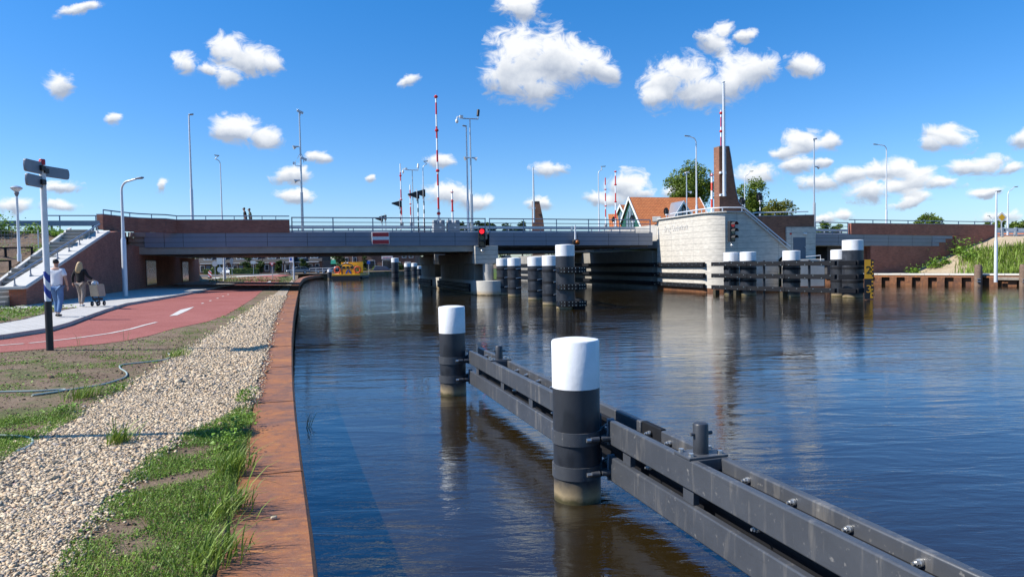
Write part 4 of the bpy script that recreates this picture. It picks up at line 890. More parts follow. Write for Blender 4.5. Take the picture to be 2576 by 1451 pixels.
def make_bridge():
    c_l, c_p, c_m0, c_m1 = fc(576), fc(1932), fc(1957), fc(2611)
    t = thing('bridge_span', 'long fixed span of the grey panelled bridge left of the pier', 'bridge', W(0, 60, 4))
    fascia(t, JOINTS_L)
    slab(MB(), -11.2, c_p + .4, AF + .15, 71.6, -.02, .55).build('deck', M['concrete_dark'], t, smooth=False)
    MB().prism([W(c, AF + .14, z) for c, z in ((-10.9, 3.62), (c_p + .2, 3.52), (c_p + .2, 4.12), (-10.9, 4.14))], W(0, .6, 0)).build('edge_beam', M['concrete_brown'], t)
    MB().prism([W(c, AF + .74, z) for c, z in ((-10.9, 3.66), (c_p + .2, 3.56), (c_p + .2, 3.9), (-10.9, 3.9))], W(0, 14.9, 0)).build('soffit', M['concrete_brown'], t, smooth=False)
    railing(t, FA(729, 560, AF)[0] + .1, c_p + .3, AF + .2)
    t2 = thing('bascule_span', 'movable steel span between the pier and the concrete bridge tower', 'bridge', W(22, 60, 4))
    fascia(t2, JOINTS_M)
    slab(MB(), c_m0, c_m1, AF + .15, 71.6, -.02, .30).build('deck', M['asphalt'], t2, smooth=False)
    g = MB()
    for a in (56.5, 60, 63.5, 67, 70.8): g.prism([W(c, a, z) for c, z in ((c_m0 + .1, 3.85), (c_m1 - .1, 3.72), (c_m1 - .1, 4.66), (c_m0 + .1, 4.66))], W(0, .3, 0))
    for c in lin(c_m0 + 1, c_m1 - 1, 6): g.bar(W(c, 56.6, 4.05), W(c, 71, 4.05), .25, .4)
    g.build('girder', M['steel_dark'], t2)
    railing(t2, c_m0 + .05, c_m1 - .1, AF + .2)
    # second, parallel bridge behind a narrow gap
    t3 = thing('parallel_bridge', 'second bridge deck running behind the panelled spans', 'bridge', W(5, 80, 4))
    MB().prism([W(c, 73.4, z) for c, z in ((-11.2, 3.66), (45, 3.5), (45, 4.8), (-11.2, 5.1))], W(0, 10.4, 0)).build('deck', M['concrete_brown'], t3, smooth=False)
    railing(t3, -11, 46, 83.4, True)
    # crash barriers and the low lattice fence along the carriageway
    tb = thing('deck_barrier', 'pale steel crash barrier running along the bridge carriageway', 'crash barrier', W(5, 61, 5.1))
    cs = lin(-10, 80, 30)
    for a in (60.6, 70.6):
        b = MB()
        for i in range(len(cs) - 1): b.bar(W(cs[i], a, ZT(cs[i]) + .62), W(cs[i + 1], a, ZT(cs[i + 1]) + .62), .08, .26); b.bar(W(cs[i], a, ZT(cs[i]) + .28), W(cs[i + 1], a, ZT(cs[i + 1]) + .28), .06, .14)
        b.build('beam', M['galv'], tb)
    p = MB()
    for a in (60.7, 70.7):
        for i in range(45): c = -10 + i * 2; p.box(W(c, a, ZT(c) + .38), (.08, .1, .76), .29)
    p.build('post', M['galv'], tb)
M['concrete_brown'] = pm('concrete_brown', (.35, .30, .245), .8, 0, .25, 1.2, .2, 20)
make_bridge()
def make_pier(a0, a1, lab, dc):
    cA, zA = FA(1195.7, 663, 55.3); cB, _ = FA(1253.6, 663, 55.3); cA += dc; cB += dc; cm = (cA + cB) / 2
    t = thing('bridge_pier', lab, 'bridge pier', W(cm, a0, 0), 0, 'piers of the bridges')
    if dc == 0: MB().prism([W(cA, a0 - .5, 2.50), W(cB, a0 - .5, 2.50), W(cB, a0 - .5, 3.96), W(cA, a0 - .5, 3.96)], W(0, 1.1, 0)).build('cap_block', M['panel_cap'], t, bevel=.03)
    MB().prism([W(cA + .05, a0 + .6, 2.50), W(cB - .05, a0 + .6, 2.50), W(cB - .05, a0 + .6, 3.42), W(cA + .05, a0 + .6, 3.42)], W(0, a1 - a0 - .6, 0)).build('cross_beam', M['concrete_dark'], t, bevel=.03)
    for i in range(12): MB().box(W(cm, a0 + 1.5 + i * (a1 - a0 - 2) / 12, 3.53), (1.0, .4, .22), .29).build('bearing', M['concrete'], t)
    MB().cyl(W(cm + .15, a0 - .3, 0), .44, 1.1, 2.5, 28).build('column', M['concrete'], t)
    r = MB(); k = 7; st = (a1 - a0 - 1.2) / k
    for i in range(k): r.prism([W(cA + .25, a0 + .9 + i * st, 1.1), W(cB - .3, a0 + .9 + i * st, 1.1), W(cB - .3, a0 + .9 + i * st, 2.5), W(cA + .25, a0 + .9 + i * st, 2.5)], W(0, st - .12, 0))
    r.prism([W(cA + .31, a0 + .9, 1.1), W(cB - .36, a0 + .9, 1.1), W(cB - .36, a0 + .9, 2.5), W(cA + .31, a0 + .9, 2.5)], W(0, a1 - a0 - 1.4, 0))
    r.build('pier_wall', M['concrete_dark'], t, smooth=False)
    R0 = 1.30; bm = W(cm, a0 + .2, 0); body = []
    for j in range(17): q = PI + PI * j / 16; body.append(W(cm + .35 + R0 * cos(q), a0 - .5 + R0 * sin(q), -.8))
    body += [W(cm + .35 + R0, a1, -.8), W(cm + .35 - R0, a1, -.8)]
    MB().prism(body, (0, 0, 1.95)).build('footing', M['concrete_wet'], t, bevel=.02)
    n = 4; L = (a1 - a0 - 1.4) / n
    for i in range(n):
        f = MB(); s = a0 + 1.3 + i * L
        for z in (.36, .72): f.prism([W(cm + .35 - R0 - .01, s, z - .165), W(cm + .35 - R0 - .01, s + L - .04, z - .165), W(cm + .35 - R0 - .01, s + L - .04, z + .165), W(cm + .35 - R0 - .01, s, z + .165)], W(-.14, 0, 0))
        f.build('fender_board', M['timber_black'], t, bevel=.01)
        f = MB()
        for z in (.30, .42, .66, .78):
            for j in range(8): f.box(W(cm + .35 - R0 - .155, s + .2 + j * (L - .4) / 7, z), (.02, .05, .05), .29)
        f.build('fender_bolt', M['steel_bolt'], t)
make_pier(55.8, 71.4, 'nearer bridge pier with grooved cap block and round pale footing', 0)
make_pier(73.6, 83.6, 'farther bridge pier behind the round footing', .0)

# ------------------------------------------------------------ mooring piles beside the channel
def channel_piles():
    mid = [((1388, 768), 2.95, .52, 'white capped pile directly left of the big fendered dolphin'), ((1348, 755), 2.92, .51, 'middle one of the white capped piles between pier and dolphin'), ((1295, 746), 2.92, .51, 'white capped pile just right of the round pier footing'), ((1266, 742), 2.92, .51, 'white capped pile half hidden touching the round pier footing')]
    for (x, y), h, r, lab in mid:
        p = gz(x, y, 0) + Vector((0, r * .8, 0)); t = mooring_pile(p, r, h, .60, lab, 'white capped piles left of the channel', (.62, 1.36, 2.05), 2)
        hk = MB()
        for z in (.62, 1.36, 2.05): hk.tube([(.12, -r - .05, z + .02), (.34, -r + .04, z + .05), (.5, -r + .25, z + .06)], .035, 6)
        hk.build('hook', M['steel_bolt'], t, local=True)
    p = W(17.1, 58.6, 0); mooring_pile(p, .4, 3.2, .5, 'hidden pile showing only its small white top behind the others', 'white capped piles left of the channel', (.6, 1.3), 2)
    # big dolphin with box fenders
    p = gz(1425, 778, 0) + Vector((0, .45, 0)); t = mooring_pile(p, .52, 3.50, .62, 'tallest white capped dolphin with three dark fender brackets', 'white capped piles left of the channel')
    for z in (2.13, 1.22, .31):
        cor = [(-.54, -.42), (-.50, -.60), (.0, -.68), (.62, -.70), (1.04, -.52), (1.10, -.40), (1.10, -.20), (.5, .3), (-.3, .3)]
        for (x0, y0), (x1, y1) in ((cor[0], cor[2]), (cor[2], cor[3]), (cor[3], cor[5])): MB().bar((x0 + .01, y0, z), (x1 - .01, y1, z), .10, .30).build('fender_board', M['timber_black'], t, local=True, bevel=.012)
        MB().prism([(x, y + .06, z - .10) for x, y in cor], (0, 0, .2)).build('fender_frame', M['steel_dark'], t, local=True)
        bb = MB()
        for (x0, y0), (x1, y1) in ((cor[0], cor[2]), (cor[2], cor[3]), (cor[3], cor[5])):
            for k in (.2, .5, .8):
                for dz in (-.09, .09): bb.box((x0 + (x1 - x0) * k, y0 + (y1 - y0) * k - .06, z + dz), (.035, .03, .035))
        bb.build('fender_bolt', M['steel_bolt'], t, local=True)
    MB().box((.72, -.25, -.2), (.6, .5, .75)).build('lower_block', M['timber_black'], t, local=True)
    # walkway boards linking the piles on the channel side
    q0 = W(*ca(p + Vector((.95, .2, 0))), 0); q1 = W(2.9, 68, 0)
    tf = thing('channel_fender', 'dark horizontal boards hung on the channel side of the piles', 'fender', W(4.2, 50, 1))
    for z in (2.13, 1.22, .31): MB().bar(Vector((q0.x, q0.y, z)), Vector((1.5, 55.5, z)), .14, .28).build('board', M['timber_black'], tf)
    # distant piles beyond the first span
    far = [((995, 713), .5, 3.45, .58, 'tallest distant white capped pile under the bridge'), ((1026, 705), .52, 2.75, .58, 'second distant white capped pile under the bridge'), ((1043, 702), .5, 2.75, .6, 'third distant white capped pile near the pier footing'), ((1055, 699), .48, 2.2, .5, 'shortest distant white capped pile against the pier')]
    for (x, y), r, h, wc, lab in far: mooring_pile(gz(x, y, 0), r, h, wc, lab, 'distant white capped piles under the bridge', (.7, 1.5), 2)
channel_piles()

# ------------------------------------------------------------ concrete bridge tower
TW_D = {1653: 62.5, 1762: 55.2, 1824: 53.7}
AB = 50.27                                                   # plane of the brick face
def make_tower():
    t = thing('bridge_tower', 'pale curved concrete bridge house with lettering and tall brick pylon', 'bridge tower', W(32, 50, 0))
    P0, P1, P2 = Vector((12.88, 62.5)), Vector((14.75, 55.5)), Vector((16.25, 53.72)); P3 = Vector((20.7, 54.8))
    pts = [P0.lerp(P1, i / 6) for i in range(7)]
    ctrl = Vector((15.05, 54.15))
    for i in range(1, 11): k = i / 10; pts.append(P1 * (1 - k) ** 2 + ctrl * 2 * k * (1 - k) + P2 * k * k)
    ztop_ = 6.08
    me_v, me_f, uvs = [], [], []; L = 0; Ls = [0]
    for p, q in zip(pts, pts[1:]): L += (q - p).length; Ls.append(L)
    for p in pts: me_v += [(p.x, p.y, .32), (p.x, p.y, ztop_)]
    n = len(pts)
    # flat shaded face with its sloping top
    ex = (P3 - P2).normalized()
    def on(px): v = ray(px, 600); k = (P2.x * ex.y - P2.y * ex.x) / (v.x * ex.y - v.y * ex.x); return Vector((v.x * k, v.y * k))
    f1, f2 = on(1872), on(1984)
    zf = lambda p2, py: EYE + (ray(1900, py).z / ray(1900, py).y + 0) * p2.y
    z2 = EYE + ray(1984, 631).z / ray(1984, 631).y * f2.y
    me = bpy.data.meshes.new('concrete_wall'); faces = [(2 * i, 2 * i + 2, 2 * i + 3, 2 * i + 1) for i in range(n - 1)]
    b = len(me_v); me_v += [(P2.x, P2.y, .32), (P2.x, P2.y, ztop_), (f1.x, f1.y, ztop_), (f2.x, f2.y, z2), (P3.x, P3.y, 2.44), (P3.x, P3.y, .32)]
    me_v[b + 3] = (f2.x, f2.y, z2)
    faces.append((b, b + 5, b + 4, b + 3, b + 2, b + 1))
    me.from_pydata(me_v, [], faces); uvl = me.uv_layers.new(name='UVMap')
    lp = {2 * i + j: Ls[i] + .9 for i in range(n) for j in (0, 1)}
    for pl in me.polygons:
        for li in pl.loop_indices:
            vi = me.loops[li].vertex_index; u = lp[vi] if vi < b else (Vector(me_v[vi][:2]) - P2).length + 3.35 * 4
            uvl.data[li].uv = (u, me_v[vi][2] - .08)
    [setattr(v, 'co', v.co - t.location) for v in me.vertices]; finish('concrete_wall', me, M['panel'], t)
    MB().add([(p.x, p.y, z) for p in pts + [P3] for z in (-.8, .32)], [(2 * i, 2 * i + 2, 2 * i + 3, 2 * i + 1) for i in range(n)]).build('steel_skirt', M['rust_dark'], t)
    # light stone capping of the curved wall, and the roof terrace
    cap = MB(); cp = [Vector((p.x, p.y, ztop_ + .04)) for p in pts] + [Vector((f1.x, f1.y, ztop_ + .04))]
    for p, q in zip(cp, cp[1:]): cap.bar(p, q, .34, .08)
    cap.bar(Vector((f1.x, f1.y, ztop_ + .04)), Vector((f2.x, f2.y, z2 + .06)), .34, .10)
    cap.build('wall_cap', M['concrete_light'], t)
    nb = P0 + Vector((-.287, .958)) * 1.0
    MB().box((P0.x + .06, P0.y + .25, 6.16), (.7, 1.3, .42), -.25).build('corner_block', M['concrete_light'], t, bevel=.02)
    A = lambda px: FA(px, 600, AB)[0]
    cR = A(2048); roof = [(p.x, p.y, 5.72) for p in pts] + [(f1.x, f1.y, 5.72)] + [tuple(W(A(1880), AB + .3, 5.72)), tuple(W(cR, AB + .3, 5.72)), tuple(W(cR, AF + 1, 5.72)), tuple(W(ca(P0)[0], AF + 1, 5.72))]
    MB().poly(roof).build('roof_terrace', M['concrete_dark'], t, smooth=False)
    # inner wall on the channel under the bascule, with its timbers
    MB().prism([W(30.35, 57.2, -.8), W(30.35, 97, -.8), W(30.35, 97, 3.45), W(30.35, 57.2, 3.45)], W(.6, 0, 0)).build('channel_wall', M['concrete_dark'], t, smooth=False)
    MB().prism([W(30.4, AF + .6, 3.6), W(cR - .3, AF + .6, 3.6), W(cR - .3, AF + .6, 5.7), W(30.4, AF + .6, 5.7)], W(0, 14, 0)).build('bascule_cellar', M['concrete'], t, smooth=False)
    # handrail following the top
    rl = MB(); rp = [Vector((p.x + .12, p.y + .18, ztop_ + .38)) for p in pts[2:]] + [Vector((f1.x - .1, f1.y + .18, ztop_ + .38)), Vector((f1.x + .18, f1.y + .18, ztop_ + .24)), Vector((f2.x + .2, f2.y + .2, z2 + .33))]
    rl.tube(rp, .05, 10); o = rl.build('handrail', M['pole_white'], t)
    for i in (1, 3, 5, 7, 10, 13, 15): MB().box(rp[i] - Vector((0, 0, .19)), (.06, .06, .36)).box(rp[i] - Vector((0, 0, .34)), (.16, .12, .05)).build('rail_post', M['pole_white'], o)
    for k in (.25, .5, .75): q = rp[-2].lerp(rp[-1], k); MB().box(q - Vector((0, 0, .15)), (.12, .05, .28)).build('rail_post', M['rail_grey'], o)
    # brick face with the pylon
    ol = [(1809, 369), (1833.7, 369.3), (1839, 400), (1846, 450), (1852, 485), (1857.5, 507), (1866, 518), (1879, 528), (1900, 544.5), (2048, 541.5)]
    pol = [FA(x, y, AB) for x, y in ol]; c0 = pol[0][0]
    fr = [W(c, AB, z) for c, z in pol] + [W(cR, AB, 2.45), W(c0, AB, 2.45)]
    MB().prism(fr, W(0, .78, 0)).build('brick_pylon', M['brick_warm'], t, smooth=False)
    ed = MB()
    for (c, z), (d, y) in zip(pol[:-1], pol[1:]): ed.bar(W(c, AB + .39, z + .02), W(d, AB + .39, y + .02), .84, .07)
    ed.build('pylon_edging', M['grey_plate'], t)
    MB().prism([W(cR - .4, AB + .78, 2.4), W(cR, AB + .78, 2.4), W(cR, AB + .78, 5.72), W(cR - .4, AB + .78, 5.72)], W(0, AF - AB + 2, 0)).build('side_wall', M['brick'], t, smooth=False)
    # door block
    cD0 = A(1976); zD = FA(2000, 571, AB - .12)[1]
    MB().prism([W(cD0, AB - .14, 2.4), W(cR + .03, AB - .14, 2.4), W(cR + .03, AB - .14, zD), W(cD0, AB - .14, zD)], W(0, .135, 0)).build('door_surround', M['panel'], t, smooth=False)
    d0, zd0 = FA(1995.6, 652, AB - .15); d1, zd1 = FA(2027, 597, AB - .15)
    o = MB().prism([W(d0, AB - .16, zd0), W(d1, AB - .16, zd0), W(d1, AB - .16, zd1), W(d0, AB - .16, zd1)], W(0, .04, 0)).build('door', M['door_grey'], t, bevel=.01)
    MB().box(W(d1 - .12, AB - .19, zd0 + 1.0), (.05, .08, .16), .29).build('handle', M['galv'], o)
    c, z = FA(1989, 588, AB - .16); MB().tube([W(c, AB - .14, z), W(c, AB - .22, z)], .08, 12).build('alarm_light', M['red_paint'], t)
    c, z = FA(2025, 588, AB - .16); MB().box(W(c, AB - .2, z), (.36, .12, .14), .29).build('wall_lamp', M['white'], t, bevel=.05)
    # platform in front of the door
    pf = [(P3.x - .1, P3.y + .2), (20.3, 53.6)]; e1 = at(2071, 655, 53.2)
    MB().prism([(20.3, 52.9, -.8), (e1.x, e1.y - .2, -.8), W(cR + 1, AB, -.8)[:], W(A(1960), AB, -.8)[:]], (0, 0, 3.2)).build('platform', M['concrete'], t, smooth=False, bevel=.02)
    MB().prism([(20.2, 52.85, -.75), (e1.x + .05, e1.y - .26, -.75), (e1.x + .05, e1.y, -.75), (20.2, 53.1, -.75)], (0, 0, 1.15)).build('steel_skirt', M['rust_dark'], t, smooth=False)
    hr = MB(); p, q = at(2028, 646, 52.9), at(2064, 642.5, 52.9); hr.tube([p, q, q - Vector((0, 0, .4))], .035, 8); hr.build('platform_rail', M['pole_white'], t)
    st = MB()                                                # flight of steps hidden behind the sloping wall
    for i in range(18): k = i / 17; a = f2.lerp(f1, k); st.box((a.x + .2, a.y + 1.3, 2.5 + k * 3.2), (.4, 2, .2))
    st.build('stair_flight', M['concrete_dark'], t, smooth=False)
    rr = MB(); c0_, z0_ = FA(1905, 535, AB + .3); c1_, z1_ = FA(2035, 532, AB + .3); rr.tube([W(c0_ - 1.0, AB + .4, 6.2), W(c0_, AB + .4, z0_), W(c1_, AB + .4, z1_)], .05, 8)
    for k in (.05, .35, .65, .95): c = c0_ + (c1_ - c0_) * k; rr.box(W(c, AB + .4, 6.05), (.06, .06, .4), .29)
    rr.build('roof_rail', M['pole_white'], t)
    # raised lettering
    cu = bpy.data.curves.new('lettering', 'FONT'); cu.body = 'Brug Ouderkerk'; cu.size = .78; cu.extrude = .012; cu.space_character = 1.08; cu.offset = .008
    tx = bpy.data.objects.new('lettering', cu); me = bpy.data.meshes.new_from_object(tx); bpy.data.objects.remove(tx)
    d = (P1 - P0).normalized(); nrm = Vector((-d.y, d.x)) * -1
    if nrm.y > 0: nrm = -nrm
    xs = [v.co.x for v in me.vertices]; w0 = max(xs) - min(xs); Lw = (P1 - P0).length; s0, s1 = .20 * Lw, .765 * Lw; kx = (s1 - s0) / w0
    for v in me.vertices:
        p = P0 + d * (s0 + (v.co.x - min(xs)) * kx) + nrm * (.016 + v.co.z); v.co = Vector((p.x, p.y, 4.98 + v.co.y * .95)) - t.location
    finish('lettering', me, M['panel_plain'], t, False)
    # dark timbers along the lit wall
    for k, (z, lab) in enumerate(((2.16, ''), (1.30, ''), (.50, ''))):
        p = P0 + nrm * .12; q = P0 + d * 8.15 + nrm * .12; p = P0 - d * .3 + nrm * .14
        MB().bar((p.x, p.y, z), (q.x, q.y, z), .22, .34).build('fender_board', M['timber_black'], t, bevel=.015)
        b = MB()
        for i in range(13): r = p.lerp(q, (i + .5) / 13) + nrm * .12; b.box((r.x, r.y, z + (.07 if i % 2 else -.07)), (.05, .05, .05))
        b.build('fender_bolt', M['steel_bolt'], t)
        MB().prism([W(30.34, 57.0, z - .17), W(30.34, 96.5, z - .17), W(30.34, 96.5, z + .17), W(30.34, 57.0, z + .17)], W(-.24, 0, 0)).build('fender_board', M['timber_black'], t, bevel=.015)
M['door_grey'] = pm('door_grey', (.10, .125, .165), .5, .1, .08); M['panel_plain'] = pm('panel_plain', (.58, .55, .50), .75, 0, .05)
make_tower()
def flagpole(px0, ytop, ybot, a, lab, r, z0=None):
    c, z1 = FA(px0, ytop, a); zb = FA(px0, ybot, a)[1] if z0 is None else z0; p = W(c, a, zb); h = z1 - zb
    t = thing('flagpole', lab, 'flagpole', p, 0, 'flagpoles on the brick pylons')
    MB().lathe((0, 0, 0), [(r, 0), (r * .95, h * .3), (r * .6, h - .03), (r * .9, h - .02), (r * .9, h + .03), (.01, h + .05)], 16).build('pole', M['pole_white'], t, local=True)
    for z in (.12, h * .21): MB().box((-.12, .12, z), (.42, .26, .16), .29).box((.02, .12, z), (.34, .14, .22), .29).build('bracket', M['pole_white'], t, local=True)
    MB().tube([(r + .05, -.02, .4), (r * .7 + .05, -.02, h - .1)], .008, 4).build('halyard', M['white'], t, local=True)
flagpole(1820, 207, 494, AB - .28, 'tall white flagpole bracketed to the nearer brick pylon', .135)
def far_pylon():
    t = thing('brick_pylon', 'smaller dark brick pylon rising behind the middle of the bridge railing', 'pylon', at(1350, 570, 100)); d = 100; z0 = 4.5
    ol = [(1339, 507), (1357, 507), (1366, 548), (1369, 572), (1339, 572)]; P = [at(x, y, d) for x, y in ol]
    MB().prism(P, Vector((0, 1.3, 0))).build('brick_body', M['brick_warm'], t, smooth=False)
    MB().prism([at(1338.5, 506, d) + Vector((0, -.05, 0)), at(1357.5, 506, d) + Vector((0, -.05, 0)), at(1357.5, 507.3, d) + Vector((0, -.05, 0)), at(1338.5, 507.3, d) + Vector((0, -.05, 0))], (0, 1.4, 0)).build('cap', M['concrete_light'], t)
    MB().prism([P[4], P[3], P[3] - Vector((0, 0, 5.5)), P[4] - Vector((0, 0, 5.5))], (0, 1.25, 0)).build('base', M['brick_warm'], t, smooth=False)
    p = at(1342.5, 506, 99.6); h = ztop(p, 1342, 420) - p.z; f = thing('flagpole', 'thinner white flagpole on the smaller brick pylon', 'flagpole', p, 0, 'flagpoles on the brick pylons')
    MB().lathe((0, 0, 0), [(.16, -3), (.12, h * .5), (.08, h), (.01, h + .05)], 12).build('pole', M['pole_white'], f, local=True); MB().box((0, .1, -1), (.5, .3, .2)).build('bracket', M['pole_white'], f, local=True)
far_pylon()

# ------------------------------------------------------------ right-hand piles, fender and tide gauge
def make_right_fender():
    Pa, Pb = Vector((14.62, 51.5)), Vector((19.62, 42.7)); d = (Pb - Pa).normalized(); n = Vector((-d.y, d.x)); n = n if n.x > 0 else -n
    for px, yoff, r, h, wc, lab in ((1840, 50.3, .53, 3.02, .64, 'leftmost white capped pile in front of the shaded tower wall'), (1882, 48.9, .55, 3.02, .62, 'second white capped pile in front of the shaded tower wall'), (1991, 45.2, .55, 3.02, .62, 'white capped pile in front of the grey tower door'), (2111, 46.2, .52, 3.02, .62, 'lower white capped pile next to the tall one by the tide gauge'), (2145, 44.3, .61, 3.60, .64, 'tallest white capped pile of the right fender beside the tide gauge')):
        v = ray(px, 700); o_ = Pa + n * (r + .16); k = (o_.x * d.y - o_.y * d.x) / (v.x * d.y - v.y * d.x)
        if px > 2050: k = yoff / v.y
        mooring_pile((v.x * k, v.y * k, 0), r, h, wc, lab, 'white capped piles of the right fender', (1.0, 1.85), 2)
    t = thing('pile_fender', 'three tiered dark timber fender along the right hand piles', 'fender', (17, 47, 1))
    K = [0, .33, .64, 1.0]
    for z in (2.19, 1.36, .52):
        for k0, k1 in zip(K, K[1:]):
            p, q = Pa.lerp(Pb, k0) , Pa.lerp(Pb, k1) - d * .03; p, q = p - n * .0, q
            MB().bar((p.x, p.y, z), (q.x, q.y, z), .24, .29).build('board', M['timber_black'], t, bevel=.015)
            b = MB(); m = max(3, int((q - p).length / .55))
            for i in range(m): r = p.lerp(q, (i + .5) / m) - n * .125; b.box((r.x, r.y, z + (.08 if i % 2 else -.08)), (.045, .045, .045))
            b.build('bolt', M['steel_bolt'], t)
        C1 = at(2155, 700, 42.2); C2 = at(2186, 700, 43.0); C3 = at(2194, 700, 44.4)
        prev = Vector((Pb.x + .03, Pb.y, z)) + Vector((.1, -.02, 0))
        for q in (C1, C2, C3): q = Vector((q.x, q.y, z)); MB().bar(prev, q - (q - prev).normalized() * .03, .22, .29).build('board', M['timber_black'], t, bevel=.02); prev = q
    for k in (.04, .23, .62): p = Pa.lerp(Pb, k) - n * .02; MB().box((p.x, p.y, .16), (.34, .3, .36), .3).build('float_block', M['concrete_wet'], t)
    for k in (.15, .45, .8): p = Pa.lerp(Pb, k) + n * .16; MB().box((p.x, p.y, 1.2), (.12, .12, 2.4)).build('upright', M['steel_dark'], t)
    # tide gauge board with numerals 2 and 3
    g0, g1 = at(2175, 700, 42.0), at(2196, 700, 42.05); zt = EYE + ray(2185, 653).z / ray(2185, 653).y * 42; zb = .02
    g = thing('tide_gauge', 'black and yellow water level gauge board with numerals 2 and 3', 'gauge board', (g0.x, g0.y, zb)); w = (g1 - g0).length; H = zt - zb
    MB().box((w / 2, .03, H / 2), (w, .05, H)).build('board', M['black'], g, local=True)
    mk = MB(); px = lambda x: (x - 2120) / 115 * w; pz = lambda y: (1105 - y) / 503 * H
    def rect(x0, y0, x1, y1): mk.box(((px(x0) + px(x1)) / 2, .002, (pz(y0) + pz(y1)) / 2), (px(x1) - px(x0), .006, pz(y0) - pz(y1)))
    for r in ((2120, 845, 2200, 602), (2200, 845, 2233, 820), (2200, 795, 2233, 770), (2200, 742, 2233, 718), (2200, 820, 2215, 690), (2216, 695, 2236, 672), (2216, 648, 2236, 625), (2213, 940, 2232, 920), (2213, 895, 2232, 870), (2196, 1092, 2212, 972), (2212, 992, 2232, 972), (2212, 1042, 2232, 1018), (2212, 1092, 2232, 1068)): rect(*r)
    mk.build('marking', M['yellow_paint'], g, local=True)
    for ch, x, y, mt in (('2', 2132, 778, 'black'), ('3', 2136, 1020, 'yellow_paint')):
        cu = bpy.data.curves.new('numeral', 'FONT'); cu.body = ch; cu.size = .62 * H / 2.3 * 1.0; cu.extrude = .004; tx = bpy.data.objects.new('numeral', cu); me = bpy.data.meshes.new_from_object(tx); bpy.data.objects.remove(tx)
        for v in me.vertices: v.co = Vector((px(x) + v.co.x * 1.15, -.006 - v.co.z, pz(y) + v.co.y))
        finish('numeral', me, M[mt], g, False)
M['yellow_paint'] = pm('yellow_paint', (.78, .38, .02), .5, 0, .12)
make_right_fender()

